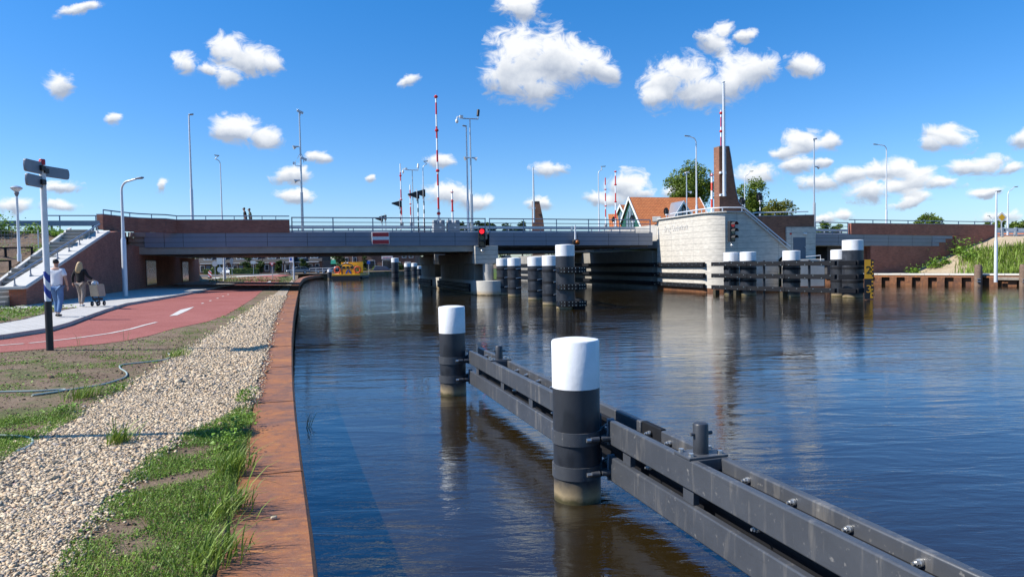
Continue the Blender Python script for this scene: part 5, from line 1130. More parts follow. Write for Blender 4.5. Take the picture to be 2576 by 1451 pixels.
# ------------------------------------------------------------ right-hand span, wall and quay
def make_right_side():
    t = thing('side_span', 'right hand approach span with stepped grey panels', 'bridge', W(45, 60, 3)); cs = fascia(t, JOINTS_R, True)
    slab(MB(), cs[0] - .2, cs[-1], AF + .14, 71.6, -.02, .5).build('deck', M['concrete_dark'], t, smooth=False)
    MB().prism([W(c, AF + .2, z) for c, z in ((cs[0], 3.62), (cs[-1], 3.4), (cs[-1], 3.9), (cs[0], 4.0))], W(0, 15, 0)).build('soffit', M['concrete_dark'], t, smooth=False)
    c_b0 = FA(2140, 600, AF)[0]; c_e = FA(2502, 600, AF)[0]
    railing(t, cs[0] + .1, c_b0 - .1, AF + .2)
    w = thing('brick_abutment', 'long dark brick wall with flush metal rail on the right bank', 'brick wall', W(55, AF, .8))
    zt = lambda px, py: FA(px, py, AF - .05)[1]
    cw0 = FA(2192, 600, AF)[0]; cst = FA(2396, 600, AF)[0]
    MB().prism([W(c_b0, AF - .06, ZT(c_b0) + .0), W(c_e, AF - .06, ZT(c_e) - .1), W(c_e, AF - .06, zt(2500, 566)), W(c_b0, AF - .06, zt(2140, 562))], W(0, .42, 0)).build('parapet', M['brick'], w, smooth=False)
    MB().prism([W(cw0, AF + .10, .2), W(c_e - .01, AF + .10, .2), W(c_e - .01, AF + .10, ZT(c_e)), W(cw0, AF + .10, ZT(cw0) - .3)], W(0, .5, 0)).build('wall', M['brick'], w, smooth=False)
    MB().prism([W(cst + .35, AF - .04, .4), W(c_e - .02, AF - .04, .4), W(c_e - .02, AF - .04, ZT(c_e)), W(cst + .35, AF - .04, ZT(cst) - .1)], W(0, .14, 0)).build('wall_face', M['brick'], w, smooth=False)
    MB().prism([W(c_b0, AF - .09, zt(2140, 562) + .003), W(c_e + .03, AF - .09, zt(2500, 566) + .003), W(c_e + .03, AF - .09, zt(2500, 566) + .05), W(c_b0, AF - .09, zt(2140, 562) + .05)], W(0, .48, 0)).build('cap', M['rail_grey'], w)
    c5 = FA(2052, 600, AF)[0]; MB().prism([W(c_e - .4, AF + .3, .2), W(c_e, AF + .3, .2), W(c_e, AF + .3, ZT(c_e) + .9), W(c_e - .4, AF + .3, ZT(c_e) + .9)], W(0, 14, 0)).build('end_wall', M['brick'], w, smooth=False)
    r = MB(); r.tube([W(c_b0 - .1, AF + .12, zt(2140, 562) + .36), W(c_e, AF + .12, zt(2500, 566) + .32)], .045, 10)
    for k in range(9): c = c_b0 + .6 + (c_e - c_b0 - 1) * k / 8; z = zt(2140, 562) + (zt(2500, 566) - zt(2140, 562)) * (c - c_b0) / (c_e - c_b0); r.box(W(c, AF + .12, z + .18), (.06, .06, .34), .29)
    r.build('parapet_rail', M['rail_grey'], w)
    MB().prism([W(cw0 - 3, 60, .9), W(cw0 + .3, AF + .6, .9), W(cw0 + .3, AF + .6, 4), W(cw0 - 3, 60, 4)], W(0, 12, 0)).build('underpass_wall', M['brick'], w, smooth=False)
    road = MB().prism([W(c, 56.8, z) for c, z in ((c_e - 20, ZT(c_e - 20) - .12), (c_e, ZT(c_e) - .12), (200, 3.4), (400, 2.4))] + [W(400, 56.8, .9), W(c_e - 20, 56.8, .9)], W(0, 15, 0)).build('road', M['asphalt']); struct(road)
    # quay: rusty wall with square sheet-pile ribs and a timber waler
    q = thing('right_quay', 'low rusty sheet pile quay on the right bank', 'quay wall', QW(8, 0, .5))
    MB().bar(QW(-5, .18, .72), QW(40, .18, .72), .36, .12).build('rust_cap', M['rust'], q)
    s = MB()
    for i in range(34): a = -4 + i * 1.3; s.prism([QW(a, 0, -.8), QW(a + .6, 0, -.8), QW(a + .48, .32, -.8), QW(a + .12, .32, -.8)], (0, 0, 1.46))
    s.prism([QW(-5, .34, -.8), QW(40, .34, -.8), QW(40, .5, -.8), QW(-5, .5, -.8)], (0, 0, 1.4)); s.build('sheet_piling', M['rust_dark'], q)
    f = thing('timber_waler', 'weathered grey timber beam bolted along the right quay', 'timber beam', gz(2480, 706, .45)); p0 = gz(2424, 706, .62); l0 = (Vector(p0[:2]) - Q0).dot(QT)
    MB().bar(QW(l0, -.24, .60), QW(30, -.24, .60), .22, .22).build('beam', M['timber_grey'], f)
    for px, py, lab in ((2446, 697, 'left weathered timber bollard post on the right quay'), (2556, 698, 'right weathered timber bollard post at the picture edge')):
        p = gz(px, py, .74); l = (Vector(p[:2]) - Q0).dot(QT); p = QW(l, -.30, -.6); t = thing('timber_bollard', lab, 'bollard', p, 0, 'timber bollards on the right quay')
        MB().lathe((0, 0, 0), [(.30, 0), (.29, 1.9), (.27, 2.18), (.24, 2.30), (.20, 2.32)], 10).build('post', M['timber_old'], t, local=True)
        for z in (.95, 1.15): MB().tube([(-.3, -.28, z), (-.02, -.31, z)], .05, 6).build('bolt', M['steel_bolt'], t, local=True)
    # tall grass on the slope
    def slope_pts(n, l0, l1, q0, q1, keep):
        l = RNG.uniform(l0, l1, n); q = RNG.uniform(q0, q1, n); k = keep(l, q); l, q = l[k], q[k]; x = Q0.x + QT.x * l + QN.x * q; y = Q0.y + QT.y * l + QN.y * q
        z = np.array([right_z(float(a), float(b)) for a, b in zip(l, q)]); return np.stack([x, y, z], 1)
    gp = slope_pts(26000, 3, 40, 2.2, 13.6, lambda l, q: (l * 1.0 + q * .55 + RNG.normal(0, .9, len(l)) > 9.2))
    stuff(blades('tall_grass', gp, .55 * RNG.lognormal(0, .35, len(gp)), .06, M['grass'], .35), 'tall bright green grass covering the right bank slope', 'grass')
    for (px, py, sc, lab) in ((2300, 688, .5, 'small bush at the foot of the right brick wall'), (2352, 672, .75, 'shrub growing against the brick wall above the sand'), (2420, 640, 1.1, 'large green shrub at the top of the sand slope'), (2440, 655, .8, 'leafy shrub between sand slope and tall grass'), (2378, 665, .4, 'low plant on the sandy slope'), (2462, 694, .35, 'weeds around the left timber bollard')):
        v = ray(px, py); l, q = None, None
        best = min(((abs(pjy(QW(a / 4, b / 4, right_z(a / 4, b / 4))) [0] - px) + abs(pjy(QW(a / 4, b / 4, right_z(a / 4, b / 4)))[1] - py), a / 4, b / 4) for a in range(-16, 120) for b in range(9, 70)))
        p = QW(best[1], best[2], right_z(best[1], best[2])); t = thing('shrub', lab, 'shrub', p, 0, 'shrubs on the right bank'); nn = int(420 * sc + 80)
        qq = np.stack([RNG.normal(0, sc * .6, nn), RNG.normal(0, sc * .5, nn), np.abs(RNG.normal(.1, .5, nn)) * sc * 1.2], 1); leaves('foliage', qq, .17 * RNG.lognormal(0, .3, nn), M['weed'], t, 1.1)
        blades('stem', qq[:30] * np.array([.6, .6, 0]), sc * .9, .03, M['leaf_dark'], .3, t)
    g = thing('crash_barrier', 'grey crash barrier beside the yellow diamond road sign', 'crash barrier', at(2540, 585, 73))
    p0, p1 = at(2504, 577.5, 74), at(2640, 579, 70); MB().bar(p0, p1, .1, .32).build('beam', M['rail_grey'], g)
    for px in (2521, 2555, 2590): p = at(px, 584, 73.2); MB().box(p, (.22, .18, 1.0), .2).build('post', M['galv'], g)
    s = thing('road_sign', 'yellow diamond priority sign with white border on a grey post', 'road sign', at(2520, 592, 72)); p = at(2520, 547, 72); b = at(2520, 596, 72)
    MB().tube([b, p + Vector((0, .06, 0))], .06, 8).build('post', M['galv'], s); r = .56
    MB().prism([p + Vector(v) * r for v in ((-1, -.03, 0), (0, -.03, -1), (1, -.03, 0), (0, -.03, 1))], (0, .04, 0)).build('sign_plate', M['white'], s)
    MB().prism([p + Vector(v) * r * .64 + Vector((0, -.035, 0)) for v in ((-1, 0, 0), (0, 0, -1), (1, 0, 0), (0, 0, 1))], (0, .01, 0)).build('sign_face', M['sign_yellow'], s)
M['sign_yellow'] = pm('sign_yellow', (.75, .42, .01), .4, 0, .05)
def pjy(p):
    q = p - Vector((0, 0, EYE)); d = q.dot(_f); return CX + F * q.dot(RV) / d, CY - F * q.dot(UV) / d
make_right_side()

# ------------------------------------------------------------ barriers, signals and masts on the bridge
def barrier(px0, y0, px1, y1, a, lab, rad=.075, mat='barrier', flange=(), grp='raised red and white barrier poles'):
    c, z1 = FA(px0, y0, a); c2, zb = FA(px1, y1, a); p = W(c2, a, zb); q = W(c, a, z1) - p; t = thing('barrier_pole', lab, 'barrier', p, 0, grp); q = Vector((q.x * .55, q.y * .55, q.z)); L = q.z
    MB().tube([(0, 0, 0), q * .99, q], [rad, rad * .75, rad * .5], 12).build('boom', M[mat], t, local=True)
    for k in flange: MB().tube([q * (k - .012), q * (k - .004), q * (k + .004), q * (k + .012)], [rad, rad * 1.9, rad * 1.9, rad], 10).build('lamp_collar', M['red_paint'], t, local=True)
    MB().box((0, .15, -.1), (.3, .35, .5), .29).build('pivot', M['cabinet'], t, local=True)
barrier(1096, 239, 1104, 556, 58.2, 'tallest red and white barrier pole beside the grey cabinet', .085, 'barrier', (.06, .40, .72, .985))
barrier(1137, 477, 1139, 560, 59, 'short red and white barrier pole behind the two grey cabinets', .085, 'barrier', (.35, .65, .92))
barrier(1006, 412, 1011, 562, 82, 'thin far barrier pole left of the camera crossbar mast', .08, 'barrier', (.4, .8))
barrier(1031, 465, 1034, 562, 83, 'thin far barrier pole just under the camera crossbar', .08, 'barrier', (.5,))
barrier(1523, 447, 1524, 566, 80, 'left one of two thin barrier poles left of the orange roofed house', .08, 'barrier', (.4, .75))
barrier(1549, 429, 1549, 572, 74, 'right taller of two thin barrier poles by the orange roofed house', .085, 'barrier', (.45, .75, .98))
barrier(1791, 436, 1791, 543, 60, 'orange and white barrier pole standing left of the brick pylon', .12, 'barrier_orange', (.95,))
barrier(1815, 277, 1814, 545, 61, 'red and white barrier tip showing above the brick pylon', .085, 'barrier', (.97, .8))
def cabinets():
    for x0, x1, lab in ((1090, 1119, 'left grey barrier cabinet behind the bridge railing'), (1126, 1156, 'right grey barrier cabinet behind the bridge railing')):
        c0, z1 = FA(x0, 553, 57); c1, _ = FA(x1, 553, 57); zb = ZT(c0); t = thing('barrier_cabinet', lab, 'cabinet', W((c0 + c1) / 2, 57.3, zb), math.atan2(E2.y, E2.x), 'barrier cabinets'); w = c1 - c0; h = z1 - zb
        MB().box((0, 0, h * .36), (w, .7, h * .72)).build('body', M['cabinet'], t, local=True, bevel=.03)
        for sx in (-1, 1): MB().box((sx * w * .32, 0, h * .86), (w * .34, .66, h * .27)).build('side_lid', M['cabinet'], t, local=True, bevel=.03)
        MB().box((w * .1, -.36, h * .4), (.16, .02, .12)).build('label_plate', M['white'], t, local=True)
cabinets()
def signal_side(px, y, a, lab, pole=True, back=False, s=1.0, ybase=None, right=False):
    c, z = FA(px, y, a); zb = ZT(c) if ybase is None else FA(px, ybase, a)[1]; p = W(c, a, zb); h = z - zb
    t = thing('traffic_signal', lab, 'traffic light', p, math.atan2(E2.y, E2.x), 'black road signals on the bridge')
    if pole: MB().lathe((0, 0, 0), [(.06 * s, 0), (.06 * s, h * .3)], 10).build('pole_foot', M['black'], t, local=True); MB().lathe((0, 0, 0), [(.06 * s, h * .3), (.06 * s, h)], 10).build('pole', M['zebra'], t, local=True)
    else: MB().lathe((0, 0, 0), [(.05, 0), (.05, h)], 8).build('pole', M['galv'], t, local=True)
    if back:
        MB().lathe((0, 0, 0), [(.02, 0)] * 2, 4) if 0 else None
        b = MB(); n = 20; b.prism([(.42 * s * cos(2 * PI * i / n), .1, h + .62 * s * sin(2 * PI * i / n)) for i in range(n)], (0, .03, 0)); b.build('back_plate', M['black'], t, local=True)
        for dx in (-.16, .16): MB().box((dx * s, -.02, h - .05), (.26 * s, .22, .58 * s)).build('signal_head', M['black'], t, local=True, bevel=.03)
        MB().box((0, -.1, h - .5 * s), (.3, .2, .12)).build('bracket', M['white'], t, local=True)
    else:
        sg = 1 if right else -1
        MB().box((0, 0, h), (.28 * s, .3 * s, .72 * s)).build('signal_head', M['black'], t, local=True, bevel=.03)
        MB().prism([(sg * .12 * s, -.18 * s, h + .32 * s), (sg * .95 * s, -.10 * s, h + .12 * s), (sg * .95 * s, -.10 * s, h + .02 * s), (sg * .12 * s, -.18 * s, h - .3 * s)], (0, .34 * s, 0)).build('hood', M['black'], t, local=True)
        b = MB(); n = 16; b.prism([(sg * .16 * s + .02, .42 * s * cos(2 * PI * i / n), h + .6 * s * sin(2 * PI * i / n)) for i in range(n)], (.03, 0, 0)); b.build('back_plate', M['galv'], t, local=True)
signal_side(1007, 513, 80, 'black hooded signal on the far barrier left of the camera mast', True, s=1.0)
signal_side(1051, 491, 58.5, 'front black hooded signal on black and white striped pole', True, s=.85)
signal_side(1066, 486, 60, 'higher black hooded signal beside the striped pole lamp', True, s=.85)
signal_side(961, 551, 78, 'small black signal low over the rail left of the far barriers', False, s=.75)
signal_side(970, 547, 79, 'second small black signal just above the rail', False, s=.75)
signal_side(1592, 550, 66, 'round backed black signal in front of the green gable', False, True, .62)
signal_side(1677, 532, 66, 'twin headed black signal at the left end of the tower wall', False, True, .68)
signal_side(1545, 553, 76, 'small dark signal in front of the low orange roof', False, True, .6)
signal_side(1868, 507, 63, 'black signal head close to the right edge of the pylon', True, True, .8)
signal_side(1912, 496, 64, 'round backed black signal on striped pole before the tree', True, True, .85)
def mast(px, ytop, a, lab, kind, px2=None):
    c, z1 = FA(px, ytop, a); zb = ZT(c); p = W(c, a, zb); h = z1 - zb; t = thing('camera_mast', lab, 'camera mast', p, math.atan2(E2.y, E2.x), 'camera masts')
    sq = h * (.34 if kind != 'far' else .2)
    MB().box((0, 0, sq / 2), (.2, .2, sq)).box((.0, -.12, sq / 2), (.06, .05, sq)).build('square_base', M['galv'], t, local=True, bevel=.01)
    MB().tube([(0, 0, sq), (0, 0, h * .7), (0, 0, h)], [.075, .065, .05], 10).build('pole', M['galv'], t, local=True)
    def horn(z, sx): MB().tube([(sx * .1, 0, z), (sx * .28, -.02, z - .02), (sx * .52, -.06, z - .10)], [.05, .06, .17], 12).build('loudspeaker', M['galv'], t, local=True)
    def cam(x, z, tilt=.15, m='white'): o = MB().box((x, 0, z), (.5, .16, .17), 0, Matrix.Rotation(tilt, 3, 'Y')).build('camera', M[m], t, local=True, bevel=.02); MB().tube([(x, 0, z - .3), (x, 0, z)], .03, 6).build('bracket', M['galv'], o, local=True)
    if kind == 'cross':
        MB().tube([(-.62, 0, h), (.72, 0, h)], .045, 8).build('crossbar', M['galv'], t, local=True)
        MB().tube([(.7, 0, h), (.7, 0, h + .25)], .035, 6).build('stub', M['galv'], t, local=True); MB().tube([(.66, -.1, h + .25), (.74, .0, h + .75)], .12, 10).build('camera', M['black'] if a < 70 else M['white'], t, local=True)
        MB().box((-.72, 0, h + .12), (.26, .2, .24)).build('junction_box', M['white'], t, local=True)
        MB().tube([(-.85, 0, h + .12), (-1.05, 0, h + .1), (-1.1, 0, h - .06)], .05, 8).ball((-1.1, 0, h - .24), .14, 10, (1, 1, 1.3)).build('dome_camera', M['white'], t, local=True)
        horn(h * .66, 1); horn(h * .66, -1)
    else:
        cam(.06, h + .08, .45 if kind == 'a' else -.2, 'galv' if kind == 'a' else 'white')
        horn(h * .72, -1 if kind == 'a' else 1)
        if kind == 'a':
            cam(.22, h * .62, .4, 'galv'); horn(h * .44, -1); MB().tube([(0, 0, h * .56), (-.4, 0, h * .56), (-.4, 0, h * .60)], .03, 6).box((-.52, 0, h * .58), (.14, .1, .2)).build('sensor', M['white'], t, local=True)
            MB().tube([(.05, 0, h * .66), (.35, 0, h * .60)], .02, 5).tube([(-.05, 0, h * .66), (-.25, 0, h * .62)], .02, 5).build('strut', M['galv'], t, local=True)
mast(753, 284, 57.4, 'slim mast with camera and loudspeakers over the left panels', 'a'); mast(1182, 299, 57.3, 'mast with camera crossbar above the pier', 'cross')
mast(1037, 428, 84, 'distant mast with camera crossbar behind the black signals', 'cross'); mast(2048, 352, 58, 'mast with camera and speaker at the right end of the tower', 'b'); mast(1727, 436, 70, 'thin camera mast in front of the orange tiled roof', 'b')
lamp_px(1172, 1183, 1174, 318, 57.9, -5, 'lamp post paired with the crossbar mast above the pier', True, .3, .085)
def ship_signals():
    def light3(p, rz, lab, lit):
        t = thing('ship_signal', lab, 'traffic light', p, rz, 'red ship signals'); MB().box((0, 0, 0), (.58, .28, 1.55)).build('housing', M['black'], t, local=True, bevel=.03)
        for z, col in ((.50, 'lamp_red'), (.0, 'lamp_green'), (-.5, 'lamp_off')):
            if not lit and col == 'lamp_red': col = 'lamp_red_dim'
            MB().tube([(0, -.14, z), (0, -.165, z)], .185, 20).build('lens', M[col], t, local=True)
            h = MB(); n = 12; h.add([(.22 * cos(PI * i / n), y, z + .22 * sin(PI * i / n)) for y in (-.14, -.5) for i in range(n + 1)], [(i, i + 1, n + 2 + i, n + 1 + i) for i in range(n)]); h.build('hood', M['black'], t, local=True)
        MB().tube([(0, 0, -.77), (0, .05, -1.0)], .06, 8).ball((0, -.05, -1.05), .13, 10).build('bracket', M['steel_bolt'], t, local=True)
    c, z = FA(1212, 598, 55.2); light3(W(c, 55.2, z), .12, 'ship signal showing bright red light on the bridge pier', True)
    v = at(1840, 582, 53.0); light3(v, .55, 'ship signal with dim red lamp on the shaded tower wall', False)
    c, z = FA(1449, 609, 55.3); t = thing('warning_light', 'amber warning light hanging on a white pole before the panels', 'warning light', W(c, 55.3, z)); zt = FA(1447, 566, 55.3)[1]
    MB().tube([(-.05, 0, .2), (-.05, 0, zt - z)], [.09, .05], 10).build('pole', M['pole_white'], t, local=True); MB().box((0, 0, 0), (.6, .4, .42)).build('housing', M['black'], t, local=True, bevel=.08); MB().ball((.1, -.22, 0), .16, 12).build('lens', M['lamp_amber'], t, local=True); MB().box((-.3, .2, 1.2), (.12, .3, .3)).build('bracket', M['galv'], t, local=True)
    c0, z1 = FA(935, 584, AF - .1); c1, z0 = FA(980, 614.5, AF - .1); t = thing('waterway_sign', 'red white red no entry board hung on the grey bridge panels', 'waterway sign', W((c0 + c1) / 2, AF - .1, (z0 + z1) / 2), math.atan2(E2.y, E2.x)); w, h = c1 - c0, z1 - z0
    MB().box((0, 0, 0), (w, .06, h)).build('board', M['white'], t, local=True, bevel=.02)
    for s in (-1, 1): MB().box((0, -.034, s * h * .30), (w * .93, .012, h * .33)).build('red_band', M['sign_red'], t, local=True)
M['lamp_red'] = pm('lamp_red', (.9, .01, .02), .3, emit=1.6); M['lamp_red_dim'] = pm('lamp_red_dim', (.5, .008, .012), .3, emit=.25); M['lamp_green'] = pm('lamp_green', (.01, .06, .045), .15); M['lamp_off'] = pm('lamp_off', (.02, .02, .02), .15); M['lamp_amber'] = pm('lamp_amber', (.35, .10, .01), .2); M['sign_red'] = pm('sign_red', (.50, .025, .03), .45, var=.06)
ship_signals()

# ------------------------------------------------------------ people
def skinned(name, pts, edges, rad, mat, parent, sub=2):
    me = bpy.data.meshes.new(name); me.from_pydata(pts, edges, []); me.materials.append(mat)
    o = bpy.data.objects.new(name, me); C.objects.link(o); o.parent = parent
    m = o.modifiers.new('skin', 'SKIN'); m.use_smooth_shade = True
    for i, (sv, r) in enumerate(zip(me.skin_vertices[0].data, rad)): sv.radius = r if isinstance(r, tuple) else (r, r); sv.use_root = i == 0
    s = o.modifiers.new('sub', 'SUBSURF'); s.levels = s.render_levels = sub
    return o
def hand(parent, w, d, sd):
    m = MB(); w = Vector(w); m.tube([w, w + Vector((0, .005, -.05)), w + Vector((0, .01, -.09))], [.024, .038, .034], 8)
    for i, (o, l) in enumerate(((-.027, .065), (-.009, .078), (.009, .073), (.026, .058))):
        b = w + Vector((0, .01 + o, -.085)); m.tube([b, b + Vector((0, .004, -l * .5)), b + Vector((-.012 * sd, .006, -l * .85)), b + Vector((-.025 * sd, .008, -l))], [.0095, .009, .008, .005], 6)
    b = w + Vector((-.01 * sd, .035, -.04)); m.tube([b, b + Vector((-.015 * sd, .025, -.03)), b + Vector((-.022 * sd, .028, -.062))], [.012, .010, .007], 6)
    return m.build('hand', M['skin'], parent, local=True)
def person(lab, loc, rz, h, shirt, legs, hair, stride=.2, sleeves='short', armL=None, armR=None, lean=0, bag=None, hairlong=False, shoes='black', broad=1.0, lift=0):
    t = thing('person', lab, 'person', loc, rz); k = h / 1.8; V = lambda x, y, z: (x * k, (y + max(0, z - .95) * lean) * k, z * k); b = broad
    LA = armL or ((-.265, -.03, 1.17), (-.285, .03, .92)); RA = armR or ((.265, -.03, 1.17), (.285, .03, .92))
    kn = [(-.10, .09 + stride * .35, .50), (.10, .02 - stride * .1, .50)]; an = [(-.10, stride * .75, .09), (.10, -stride * .75, .10 + lift)]
    P = [V(0, 0, .97), V(0, .0, 1.12), V(0, .0, 1.30), V(0, -.005, 1.43), V(0, .005, 1.50), V(0, .02, 1.57), V(0, .03, 1.66), V(0, .025, 1.745),
         V(-.17 * b, -.005, 1.42), V(*LA[0]), V(*LA[1]), V(.17 * b, -.005, 1.42), V(*RA[0]), V(*RA[1]), V(-.09, 0, .90), V(*kn[0]), V(*an[0]), V(.09, 0, .90), V(*kn[1]), V(*an[1])]
    E_ = [(0, 1), (1, 2), (2, 3), (3, 4), (4, 5), (5, 6), (6, 7), (3, 8), (8, 9), (9, 10), (3, 11), (11, 12), (12, 13), (0, 14), (14, 15), (15, 16), (0, 17), (17, 18), (18, 19)]
    rr = [(.13, .10), (.12, .09), (.14, .10), (.12, .08), .055, .058, (.078, .092), (.06, .07), .058, .042, .03, .058, .042, .03, .085, .058, .042, .085, .058, .042]
    body = skinned('body', P, E_, [tuple(x * k for x in (r if isinstance(r, tuple) else (r, r))) for r in rr], M['skin'], t)
    # shirt
    sl = .55 if sleeves == 'short' else 1.0
    def arm_cut(S, EL, WR): 
        S, EL, WR = Vector(S), Vector(EL), Vector(WR); return [S, S.lerp(EL, .8)] if sleeves == 'short' else [S, EL, EL.lerp(WR, .95)]
    SP = [V(0, 0, .90), V(0, 0, 1.08), V(0, 0, 1.28), V(0, -.005, 1.425), V(0, .0, 1.475)]; SE = [(0, 1), (1, 2), (2, 3), (3, 4)]; SR = [(.175 * b, .125), (.16 * b, .12), (.178 * b, .125), (.15 * b, .095), (.068, .068)]
    for A in (arm_cut(P[8], P[9], P[10]), arm_cut(P[11], P[12], P[13])):
        j = len(SP); SP += [tuple(a) for a in A]; SE += [(3, j)] + [(j + i, j + i + 1) for i in range(len(A) - 1)]; SR += [(.075, .075), (.08, .085) if sleeves == 'short' else (.058, .058), (.045, .045)][:len(A)]
    skinned('shirt', SP, SE, [(x * k, y * k) for x, y in SR], shirt, t)
    TP = [V(0, 0, .96), V(-.085, 0, .88), V(*kn[0]), V(an[0][0], an[0][1], an[0][2] + .02), V(.085, 0, .88), V(*kn[1]), V(an[1][0], an[1][1], an[1][2] + .02)]
    skinned('trousers', TP, [(0, 1), (1, 2), (2, 3), (0, 4), (4, 5), (5, 6)], [(x * k, y * k) for x, y in ((.15, .115), (.105, .115), (.075, .08), (.058, .062), (.105, .115), (.075, .08), (.058, .062))], legs, t)
    for a in an: skinned('shoe', [V(a[0], a[1] - .06, a[2] - .05), V(a[0], a[1] + .04, a[2] - .045), V(a[0], a[1] + .17, a[2] - .055)], [(0, 1), (1, 2)], [(.042 * k, .04 * k), (.048 * k, .045 * k), (.04 * k, .03 * k)], M[shoes], t)
    for w, s in ((P[10], -1), (P[13], 1)): hand(t, w, None, s)
    hp = [V(0, .0, 1.60), V(0, .005, 1.70), V(0, .02, 1.765)]; hr = [(.07, .07), (.092, .10), (.07, .075)]
    if hairlong: hp = [V(.015, -.085, 1.30), V(.01, -.075, 1.42), V(0, -.05, 1.56), V(0, -.0, 1.69), V(0, .02, 1.765)]; hr = [(.10, .035), (.155, .06), (.135, .07), (.105, .105), (.07, .075)]
    if hair: skinned('hair', hp, [(i, i + 1) for i in range(len(hp) - 1)], [(x * k, y * k) for x, y in hr], hair, t)
    f = MB(); hz = 1.655
    for s in (-1, 1): f.ball(V(.032 * s, .118, hz + .012), .011 * k, 8)
    fo = f.build('eyes', M['black'], t, local=True)
    MB().prism([V(-.012, .112, hz - .03), V(.012, .112, hz - .03), V(0, .112, hz + .015)], (0, .022 * k, -.004)).build('nose', M['skin'], t, local=True)
    MB().box(V(0, .105, hz - .058), (.045 * k, .012, .008)).build('mouth', M['lip'], t, local=True)
    for s in (-1, 1): MB().ball(V(.084 * s, .02, hz), .026 * k, 8, (.35, .7, 1.1)).build('ear', M['skin'], t, local=True)
    return t
M['lip'] = pm('lip', (.40, .14, .12), .5, 0, .05); M['tshirt'] = pm('white_tshirt', (.78, .78, .80), .8, 0, .06, 9, .3, 9); M['jeans'] = pm('jeans', (.10, .19, .36), .85, 0, .3, 7); M['black_cloth'] = pm('black_cloth', (.012, .011, .012), .9, 0, .3, 8, .3, 9)
M['taupe_cloth'] = pm('patterned_trousers', (.27, .22, .19), .9, 0, .55, 16); M['olive_cloth'] = pm('olive_cloth', (.17, .16, .09), .9, 0, .2); M['blond'] = pm('blond_hair', (.52, .35, .17), .55, 0, .5, 22, .6, 26); M['dark_hair'] = pm('dark_hair', (.010, .009, .008), .5, 0, .2); M['beige_cloth'] = pm('beige_canvas', (.47, .37, .26), .85, 0, .18, 6, .2, 12); M['white_shoe'] = pm('white_shoe', (.6, .6, .58), .6)
def make_people():
    p = gnd(146, 804.5); p.z += .105; person('person in white t-shirt and blue jeans walking behind the signpost', p, .15, 1.93, M['tshirt'], M['jeans'], M['dark_hair'], .22, armL=((-.285, -.02, 1.17), (-.33, .03, .92)), armR=((.275, -.04, 1.17), (.285, .05, .93)), broad=1.12)
    p = gnd(205, 777.5); p.z += .105; person('person with long blond hair and black sweater pushing a beige pram', p, .05, 1.86, M['black_cloth'], M['taupe_cloth'], M['blond'], .16, 'long', armL=((-.27, -.04, 1.18), (-.285, -.01, .93)), armR=((.27, .02, 1.20), (.36, .22, 1.06)), hairlong=True, shoes='white_shoe')
    q = p + Vector((.47, .22, 0)); t = thing('pram', 'beige canvas pram with slim frame and black wheels pushed along the pavement', 'pram', q, -.05); t.scale = (.82, .8, .95)
    bd = MB(); lo = [(-.19, -.14, .42), (.27, -.14, .42), (.27, .42, .42), (-.19, .42, .42)]; hi = [(-.27, -.22, .95), (.24, -.22, .95), (.24, .5, .95), (-.27, .5, .95)]
    hi = [(-.22, -.2, .93), (.18, -.2, .93), (.18, .46, .93), (-.22, .46, .93)]; bd.add(lo + hi, [(0, 3, 2, 1), (0, 1, 5, 4), (1, 2, 6, 5), (2, 3, 7, 6), (3, 0, 4, 7), (4, 5, 6, 7)]); bd.build('canvas_body', M['beige_cloth'], t, local=True, bevel=.03)
    MB().ball((-.04, .05, .98), .15, 12, (1.1, 1, .7)).build('blanket', M['tshirt'], t, local=True)
    fr = MB(); fr.tube([(-.2, -.2, .93), (-.22, -.28, 1.05), (-.18, -.30, 1.10), (.2, -.30, 1.10), (.24, -.28, 1.05), (.2, -.2, .90), (.2, .1, .45)], .018, 8).build('handle', M['beige_cloth'], t, local=True)
    MB().tube([(-.15, -.1, .45), (-.1, .1, .2), (-.12, .2, .12)], .025, 6).tube([(.2, -.1, .45), (.12, .1, .2), (.17, -.12, .12)], .025, 6).box((.02, .12, .3), (.36, .3, .1)).build('chassis', M['black'], t, local=True)
    for x, y in ((-.12, -.12), (.17, -.12), (-.12, .42), (.16, .42)):
        w = MB().tube([(x - .025, y, .105), (x + .025, y, .105)], .105, 16).build('wheel', M['rubber'], t, local=True); MB().tube([(x - .03, y, .105), (x + .03, y, .105)], .04, 10).build('hub', M['galv'], w, local=True)
    for px, py, lab, sh, hr, b in ((617, 521.5, 'person in dark t-shirt leading along the bridge railing', 'black_cloth', M['dark_hair'], 1.0), (630, 523.5, 'person in olive shirt following along the bridge railing', 'olive_cloth', M['dark_hair'] , 1.0)):
        c, z = FA(px, py, 57.8); zb = ZT(c) + .02; person(lab, W(c, 57.8, zb), PI / 2 + .3, z - zb + .02, M[sh], M['jeans'], hr, .2, lean=.10)
make_people()

